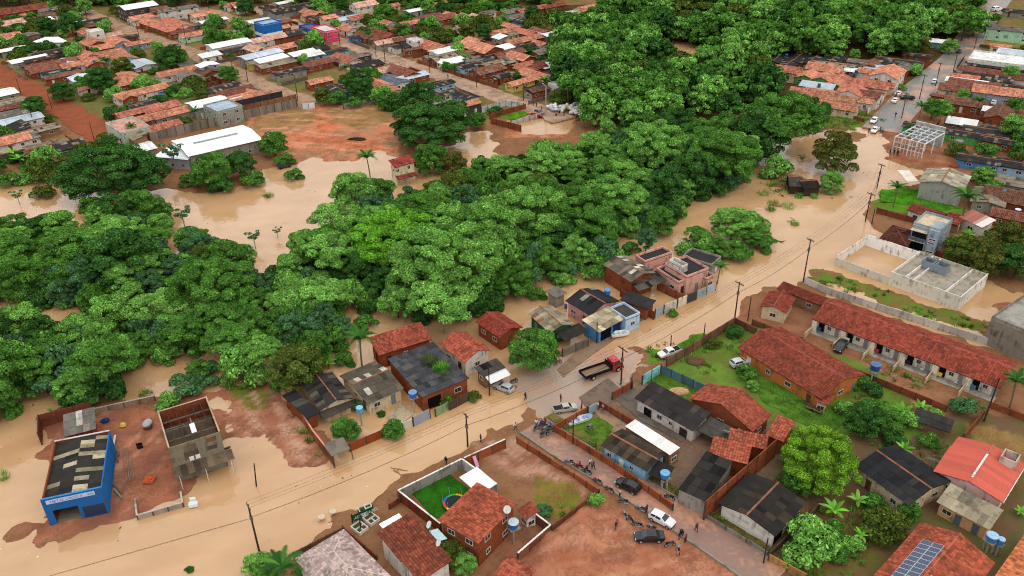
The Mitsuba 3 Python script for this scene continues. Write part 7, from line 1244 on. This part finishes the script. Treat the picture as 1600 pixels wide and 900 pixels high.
# building material beside the blue shop
for i, (u, v, ang, L, l) in enumerate(((196, 722, -68, 8, 'rusty steel lattice ladder beside the blue shop'), (203, 726, -66, 8, 'second rusty lattice ladder beside the first'))):
    p = at(u, v, .7); o = np.array([p[0], p[1], .65]); f_, l_ = vec(math.radians(ang)), vec(math.radians(ang + 90)); m = MB(); k = thing('ladder', l, 'ladder')
    for s_ in (-.35, .35): part(k, 'rail', MB().box(o + l_ * s_ - f_ * L / 2, f_ * L, l_ * .07, UP * .07, C('7a6a5c')), 'metal')
    for j in range(14): m.box(o - f_ * L / 2 + f_ * (L * (j + .5) / 14) - l_ * .35, l_ * .7, f_ * .05, UP * .05, C('7a6a5c'))
    part(k, 'rungs', m, 'metal')
for i, (u, v, ang, L, c_, l) in enumerate(((183, 703, -60, 3, '6b6358', 'grey steel beam leaning by the blue shop, farthest back'), (181, 712, -58, 3.4, '5d5448', 'brown timber beam by the blue shop'), (184, 762, -45, 3, '6d6154', 'first plank near the blue shop front corner'), (184, 770, -45, 3, '80766a', 'second plank near the blue shop front corner'), (178, 690, -75, 3.6, 'b9c0c4', 'pale metal sheet stood along the blue wall'), (165, 735, 0, 0, '', ''))):
    if L: p = at(u, v, .8); put(thing('beam', l, 'beam'), MB().cbox([p[0], p[1], .75], (L, .32, .14), math.radians(ang), C(c_)), 'matte')
p = at(166, 741, .9); put(thing('metal_drum', 'bright galvanised drum lying beside the blue shop', 'drum'), MB().tube(np.array([p[0], p[1], 1.0]) - vec(-1.2) * 1.3, np.array([p[0], p[1], 1.0]) + vec(-1.2) * 1.3, .45, n=14, c=C('a9b0b6')), 'metal')
rb = np.random.default_rng(4)
k = thing('brick_pile', 'small stack of orange bricks on the red building plot', 'brick pile'); p = at(233, 751, .6)
for i in range(40): part(k, 'brick', MB().cbox([p[0] + (i % 4 - 1.5) * .42 + rb.random() * .1, p[1] + (i // 4 % 5 - 2) * .32 + rb.random() * .08, .62 + (i // 20) * .2], (.38, .28, .18), .4 + rb.random() * .2, C('b5553a') * (.8 + .4 * rb.random())), 'matte')
simple('cart', 'grey tarpaulin covered hand cart on the red building plot', 'cart', [('bed', MB().cbox(at(231, 664, .9) * [1, 1, 0] + UP * 1.1, (2.6, 1.3, .3), 1.9, C('5a4030')), 'matte'), ('cover', MB().ball(at(230, 661, 1.4), (.8, 1.1, .5), C('a3a6a6'), 2), 'matte'), ('wheel', MB().tube(at(226, 669, .5) * [1, 1, 0] + UP * .8, at(226, 669, .5) * [1, 1, 0] + UP * .8 + vec(.3) * .15, .35, n=12, c=(.03, .03, .03)), 'matte'), ('wheel', MB().tube(at(237, 667, .5) * [1, 1, 0] + UP * .8, at(237, 667, .5) * [1, 1, 0] + UP * .8 + vec(.3) * .15, .35, n=12, c=(.03, .03, .03)), 'matte')])
put(thing('tarpaulin', 'crumpled dark blue tarpaulin at the back of the building plot', 'tarpaulin'), MB().ball(at(164, 657, .7), (.8, .6, .25), C('1d3566'), 2).ball(at(166, 655, .8), (.5, .4, .3), C('24407a'), 1), 'matte')
put(thing('sack', 'yellow sack on a mound at the building plot', 'sack'), MB().ball(at(192, 663, .9), (.5, .4, .35), C('c9ad54'), 2).ball(at(192, 665, .7), (.6, .45, .25), C('c2a54e'), 2), 'matte')
put(thing('crate', 'black plastic crate near the middle of the building plot', 'crate'), MB().cbox(at(218, 696, .8), (.9, .9, .1), .4, C('24211f')).cbox(at(217, 694, 1.0), (.9, .08, .5), .4, C('24211f')).cbox(at(219, 699, 1.0), (.9, .08, .5), .4, C('24211f')), 'matte')
simple('cabinet', 'white fridge lying in the flood below the grey canopy', 'fridge', [('case', MB().cbox(at(302, 788, .5), (1.3, .8, .6), .2, C('ccd4da')), 'metal'), ('door', MB().cbox(at(301, 780, .9), (.9, .1, .8), .2, C('dde2e6')), 'metal')])
for u, v, l in ((502, 808, 'pale half drowned garden table in the flood'), (520, 799, 'second drowned table farther up the flood road')):
    simple('table', l, 'table', [('top', MB().tube(at(u, v, .5), at(u, v, .5) + UP * .06, .55, n=12, c=C('c9b9a0')), 'matte'), ('stem', MB().tube(at(u, v, .5) - UP * 1, at(u, v, .5), .07, c=C('8d7f6a')), 'matte'), ('chair', MB().cbox(at(u - 3, v + 4, .3), (.45, .45, .08), .5, C('d5cdbf')).cbox(at(u - 4, v + 3, .6), (.08, .45, .6), .5, C('d5cdbf')), 'matte')])
# the aid heap of white sacks
for i in range(90):
    t = rb.random(); u, v = 858 + 54 * t + (rb.random() - .5) * 8, 166 + 10 * t - 14 * t * t * (rb.random() < .6) + (rb.random() - .5) * 9; h = .5 + 1.2 * rb.random(); p = at(u, v, h)
    c_ = C(('d8d8d4', 'dfe2e6', 'c9ccd2', '9fa8c4', 'cfc2ae')[int(rb.integers(5))])
    put(thing('sack', 'pale plastic sack in the heap of salvaged goods by the wood', 'sack', 'sacks in the heap of salvaged goods'), MB().ball(p, (.55 + .4 * rb.random(), .45 + .3 * rb.random(), .35 + .35 * rb.random()), c_, 1), 'matte')
# steel frame hall at the crossing
fa_, fb_, fc_ = at(1396, 222, 3.4), at(1450, 236, 3.4), at(1451, 210, 3.4); q1, q2 = unit((fb_ - fa_) * [1, 1, 0]), None; q2 = np.array([-q1[1], q1[0], 0]); qL = .85 * float(np.dot(fb_ - fa_, q1)); qW = abs(float(np.dot(fc_ - fb_, q2))); qo = np.array([fa_[0], fa_[1], 0.]); SC = C('d5dce2')
k = thing('steel_frame', 'white steel frame of an unfinished hall by the flooded crossing', 'steel frame')
for i in range(5):
    for y in (0, .5, 1): part(k, 'column', MB().box(qo + q1 * qL * i / 4 + q2 * qW * y + UP * .2, q1 * .25, q2 * .25, UP * 4.6, SC), 'paint')
    part(k, 'beam', MB().box(qo + q1 * qL * i / 4 + UP * 4.8, q1 * .22, q2 * qW, UP * .3, SC), 'paint')
for y in (0, .2, .4, .6, .8, 1): part(k, 'purlin', MB().box(qo + q2 * qW * y + UP * 5.1, q1 * qL, q2 * .2, UP * .2, SC), 'paint')
for i in range(9): part(k, 'mullion', MB().box(qo + q1 * (qL * i / 8) + q2 * qW * .02 + UP * .6, q1 * .14, q2 * .12, UP * 4.2, SC), 'paint')
for i in range(8): part(k, 'window_frame', MB().box(qo + q1 * (qL * (i + .1) / 8) + q2 * qW * .02 + UP * 2.0, q1 * (qL * .8 / 8), q2 * .1, UP * .2, SC).box(qo + q1 * (qL * (i + .1) / 8) + q2 * qW * .02 + UP * 3.4, q1 * (qL * .8 / 8), q2 * .1, UP * .2, SC), 'paint')
part(k, 'wall', MB().box(qo + q2 * (qW + .25) - UP * .2, q1 * qL, q2 * .2, UP * 6.6, C('a9aea8')), 'paint'); part(k, 'coping', MB().box(qo + q2 * (qW + .2) + UP * 6.4, q1 * qL, q2 * .3, UP * .12, C('d5dde2')), 'paint')
simple('rubble_pile', 'orange brick heap on the cleared ground behind the warehouse', 'brick pile', [('heap', MB().ball(at(1495, 259, .6), (2.2, 1.1, .8), C('a5583c'), 2), 'brick'), ('stack', MB().cbox(at(1497, 257, 1.0), (1.6, .9, 1.0), .3, C('b0603f')), 'brick')])
simple('water_tower', 'short concrete pier on the cleared ground', 'pier', [('shaft', MB().cbox(at(1497, 229, 1.2), (1.5, 1.5, 3.4), .4, C('a39e94')), 'cement'), ('cap', MB().cbox(at(1497, 229, 1.2) + UP * 1.8, (1.9, 1.9, .25), .4, C('8d887f')), 'cement')])
# drift in the flood
lit = MB(); la = water_area.difference(land_area); bx = la.bounds; cand = rb.random((2600, 2)) * [bx[2] - bx[0], bx[3] - bx[1]] + [bx[0], bx[1]]
for x, y in cand[shapely.contains_xy(la, cand[:, 0], cand[:, 1])]:
    if meshkit.noise(np.array([x * .06, y * .06, 3.0])) < .5: continue
    c_ = C(('d9d6d0', 'cfcac0', '6d5138', '4a3a2a', '8d7a5a', '7f8f9a')[int(rb.integers(6))]); a = rb.random() * 3.14
    lit.cbox([x, y, .02], (.12 + .5 * rb.random() ** 2, .08 + .18 * rb.random(), .04), a, c_)
put(thing('floating_litter', 'scattered scraps, bottles and twigs drifting on the flood', kind='stuff'), lit, 'matte')
for i, (u, v, r_, c_) in enumerate(((1213, 300, 1.6, '4a3a2c'), (1222, 306, .8, '33291f'), (1242, 297, 1.0, '2f2a24'), (1236, 345, 1.4, '6d4c34'), (1216, 322, .9, '7a5a3c'), (1222, 378, 1.2, '5d4634'), (1300, 310, .3, '33363a'), (620, 738, 1.6, '8d7450'), (414, 305, 1.2, '3f6a2a'), (1330, 308, .5, '9a9a9a'), (1260, 305, .8, '33261c'))):
    p = at(u, v, 0); m = MB()
    for j in range(5): q = p + [rb.normal() * r_ * .4, rb.normal() * r_ * .4, .03]; a = rb.random() * 6.28; m.tube(q - vec(a) * r_ * .6 - UP * .05, q + vec(a) * r_ * .6 + UP * .1, .09, .04, 5, C(c_))
    put(thing('driftwood', 'clump of drifted branches in the flood %s' % ('beside the huts', 'left of the huts', 'under the huts', 'by the low island', 'near the green tufts', 'above the road island', 'far from the shore', 'before the garden wall', 'in the pond', 'in the open flooded road', 'by the round bush tree')[i], 'driftwood'), m, 'matte')
for i, (u, v, r_) in enumerate(((1193, 302, 1.6), (1207, 318, 1.5), (1248, 308, 1.0), (1231, 322, 2.0), (1204, 327, 1.2), (1242, 350, 1.0), (1250, 305, .8), (420, 306, 1.3), (2, 745, 1.2), (1272, 308, 1.0), (228, 617, 1.2), (1208, 288, 1.6))):
    p = at(u, v, .2); v_, f_, c_ = tuft_mesh(WR, 160, r_, 1.0, ('bright', 'mid', 'lime')[i % 3])
    put(thing('plant_tuft', 'green plant tuft poking out of the flood %s' % ('left of the huts', 'below the low shrub', 'under the huts', 'in the middle of the open water', 'nearest the big forest', 'beside drift branches', 'next to the hut posts', 'in the pond', 'at the left frame edge', 'on the road side', 'behind the building plot', 'at the low island')[i], 'plant'), (v_ + [p[0], p[1], -.1], f_), 'leaf', c_)
simple('sand_pile', 'heap of pale builder sand in the yard behind the white house', 'sand pile', [('heap', MB().ball(at(1061, 612, .6), (1.9, 1.1, .7), C('c2a679'), 3), 'soil')])
simple('brush_heap', 'heap of dry brown cuttings on the walled lawn', 'brush heap', [('heap', MB().ball(at(1086, 565, .5), (1.7, 1.3, .6), C('5d4a36'), 2).ball(at(1093, 562, .5), (1.0, .9, .6), C('6b563e'), 2), 'soil'), ('twigs', MB().tube(at(1080, 566, .8), at(1096, 560, 1.2), .05, c=C('4a3a2c')).tube(at(1084, 570, .8), at(1090, 556, 1.1), .05, c=C('54432f')), 'matte')])
simple('cart', 'weathered timber cart standing on the bright lawn', 'cart', [('bed', MB().cbox(at(1272, 638, .9), (2.8, 1.2, .15), -.7, C('6a5a48')), 'matte'), ('side', MB().cbox(at(1270, 636, 1.1), (2.8, .08, .4), -.7, C('5d4e3e')), 'matte'), ('wheel', MB().tube(at(1268, 642, .7), at(1268, 642, .7) + vec(.85) * .14, .35, n=12, c=(.03, .03, .03)), 'matte'), ('wheel', MB().tube(at(1279, 644, .7), at(1279, 644, .7) + vec(.85) * .14, .35, n=12, c=(.03, .03, .03)), 'matte')])
for u, v, c_, l in ((1205, 560, '3f6aa0', 'blue plastic barrel at the red lawn house corner'), (1400, 545, '2a4f86', 'blue barrel in the third terrace garden'), (1120, 700, '8d8f90', 'grey barrel under the corrugated lean-to'), (1004, 664, '2f5f8a', 'blue barrel in the cement yard'), (612, 838, '7a4a30', 'rusty barrel at the white canvas cover'), (1330, 742, '9a9c9a', 'pale barrel at the gable of the long black roof'), (884, 476, '36597f', 'blue barrel behind the green gabled house')):
    p = at(u, v, .9); b = np.array([p[0], p[1], max(gz(p[0], p[1]), 0) + .05]); simple('barrel', l, 'barrel', [('drum', MB().tube(b, b + UP * .9, .3, n=12, c=C(c_)), 'metal'), ('rim', MB().tube(b + UP * .88, b + UP * .93, .32, n=12, c=C(c_) * .7), 'metal')])
for u, v, ang, l in ((1290, 520, -43, 'first terrace veranda'), (1345, 542, -43, 'second terrace veranda'), (1392, 560, -43, 'third terrace veranda'), (1440, 580, -43, 'fourth terrace veranda'), (1492, 600, -43, 'fifth terrace veranda')):
    p = at(u, v, .9); f_ = vec(math.radians(ang)); l_ = vec(math.radians(ang + 90)); o = np.array([p[0], p[1], .95]); WHT = C('cfcfca')
    simple('chair', 'white plastic chair on the %s' % l, 'chair', [('seat', MB().cbox(o + UP * .42, (.45, .45, .05), math.radians(ang), WHT), 'matte'), ('backrest', MB().cbox(o + UP * .68 + f_ * .22, (.05, .45, .5), math.radians(ang), WHT), 'matte')] + [('leg', MB().tube(o + f_ * a + l_ * b_, o + f_ * a + l_ * b_ + UP * .42, .025, n=5, c=WHT), 'matte') for a in (-.19, .19) for b_ in (-.19, .19)])
simple('rubble_pile', 'dark brush heap on the red fill lot', 'brush heap', [('heap', MB().ball(at(557, 218, .4), (3.0, 1.0, .7), C('35281f'), 2).ball(at(563, 219, .4), (2.0, .9, .6), C('40301f'), 2), 'matte')])
for i, (u, v, rr) in enumerate(((672, 568, 1.7), (690, 578, 1.6))):
    p = at(u, v, 3.8); v_, f_, c_ = tuft_mesh(WR, 420, rr, .8, ('olive', 'lime')[i]); put(thing('plant_tuft', 'yellow green weeds growing on the black flat roof, %s clump' % ('upper', 'lower')[i], 'plant'), (v_ + [p[0], p[1], 3.95 + .05 * (p[1] - 120) * 0], f_), 'leaf', c_)
# ---------------------------------------------------------------- labels that would read alike are told apart by their order in view
def ordinal():
    one = 'zeroth first second third fourth fifth sixth seventh eighth ninth tenth eleventh twelfth thirteenth fourteenth fifteenth sixteenth seventeenth eighteenth nineteenth'.split()
    tens = {2: 'twent', 3: 'thirt', 4: 'fort', 5: 'fift'}
    def N(i): return one[i] if i < 20 else tens[i // 10] + ('ieth' if i % 10 == 0 else 'y-' + one[i % 10])
    def where(k):
        d = scene.get(k) or next(x for n, x in scene.items() if n.startswith(k + '__'))
        if d['type'] == 'instance': return pix(np.array(d['to_world'].matrix)[:3, 3])
        v = meshkit.WRITTEN[d['filename']][0]; return pix(v.mean(0))
    same = {}
    for k, d in labels.items():
        if d.get('label') and 'sack' not in k and 'yard_wall' not in k and '__' not in k and 'kind' not in d: same.setdefault(d['label'], []).append(k)
    for lab, ks in same.items():
        if len(ks) > 1:
            for i, k in enumerate(sorted(ks, key=lambda k: where(k)[0])): labels[k]['label'] = '%s, %s from the left' % (lab, N(i + 1))
ordinal()
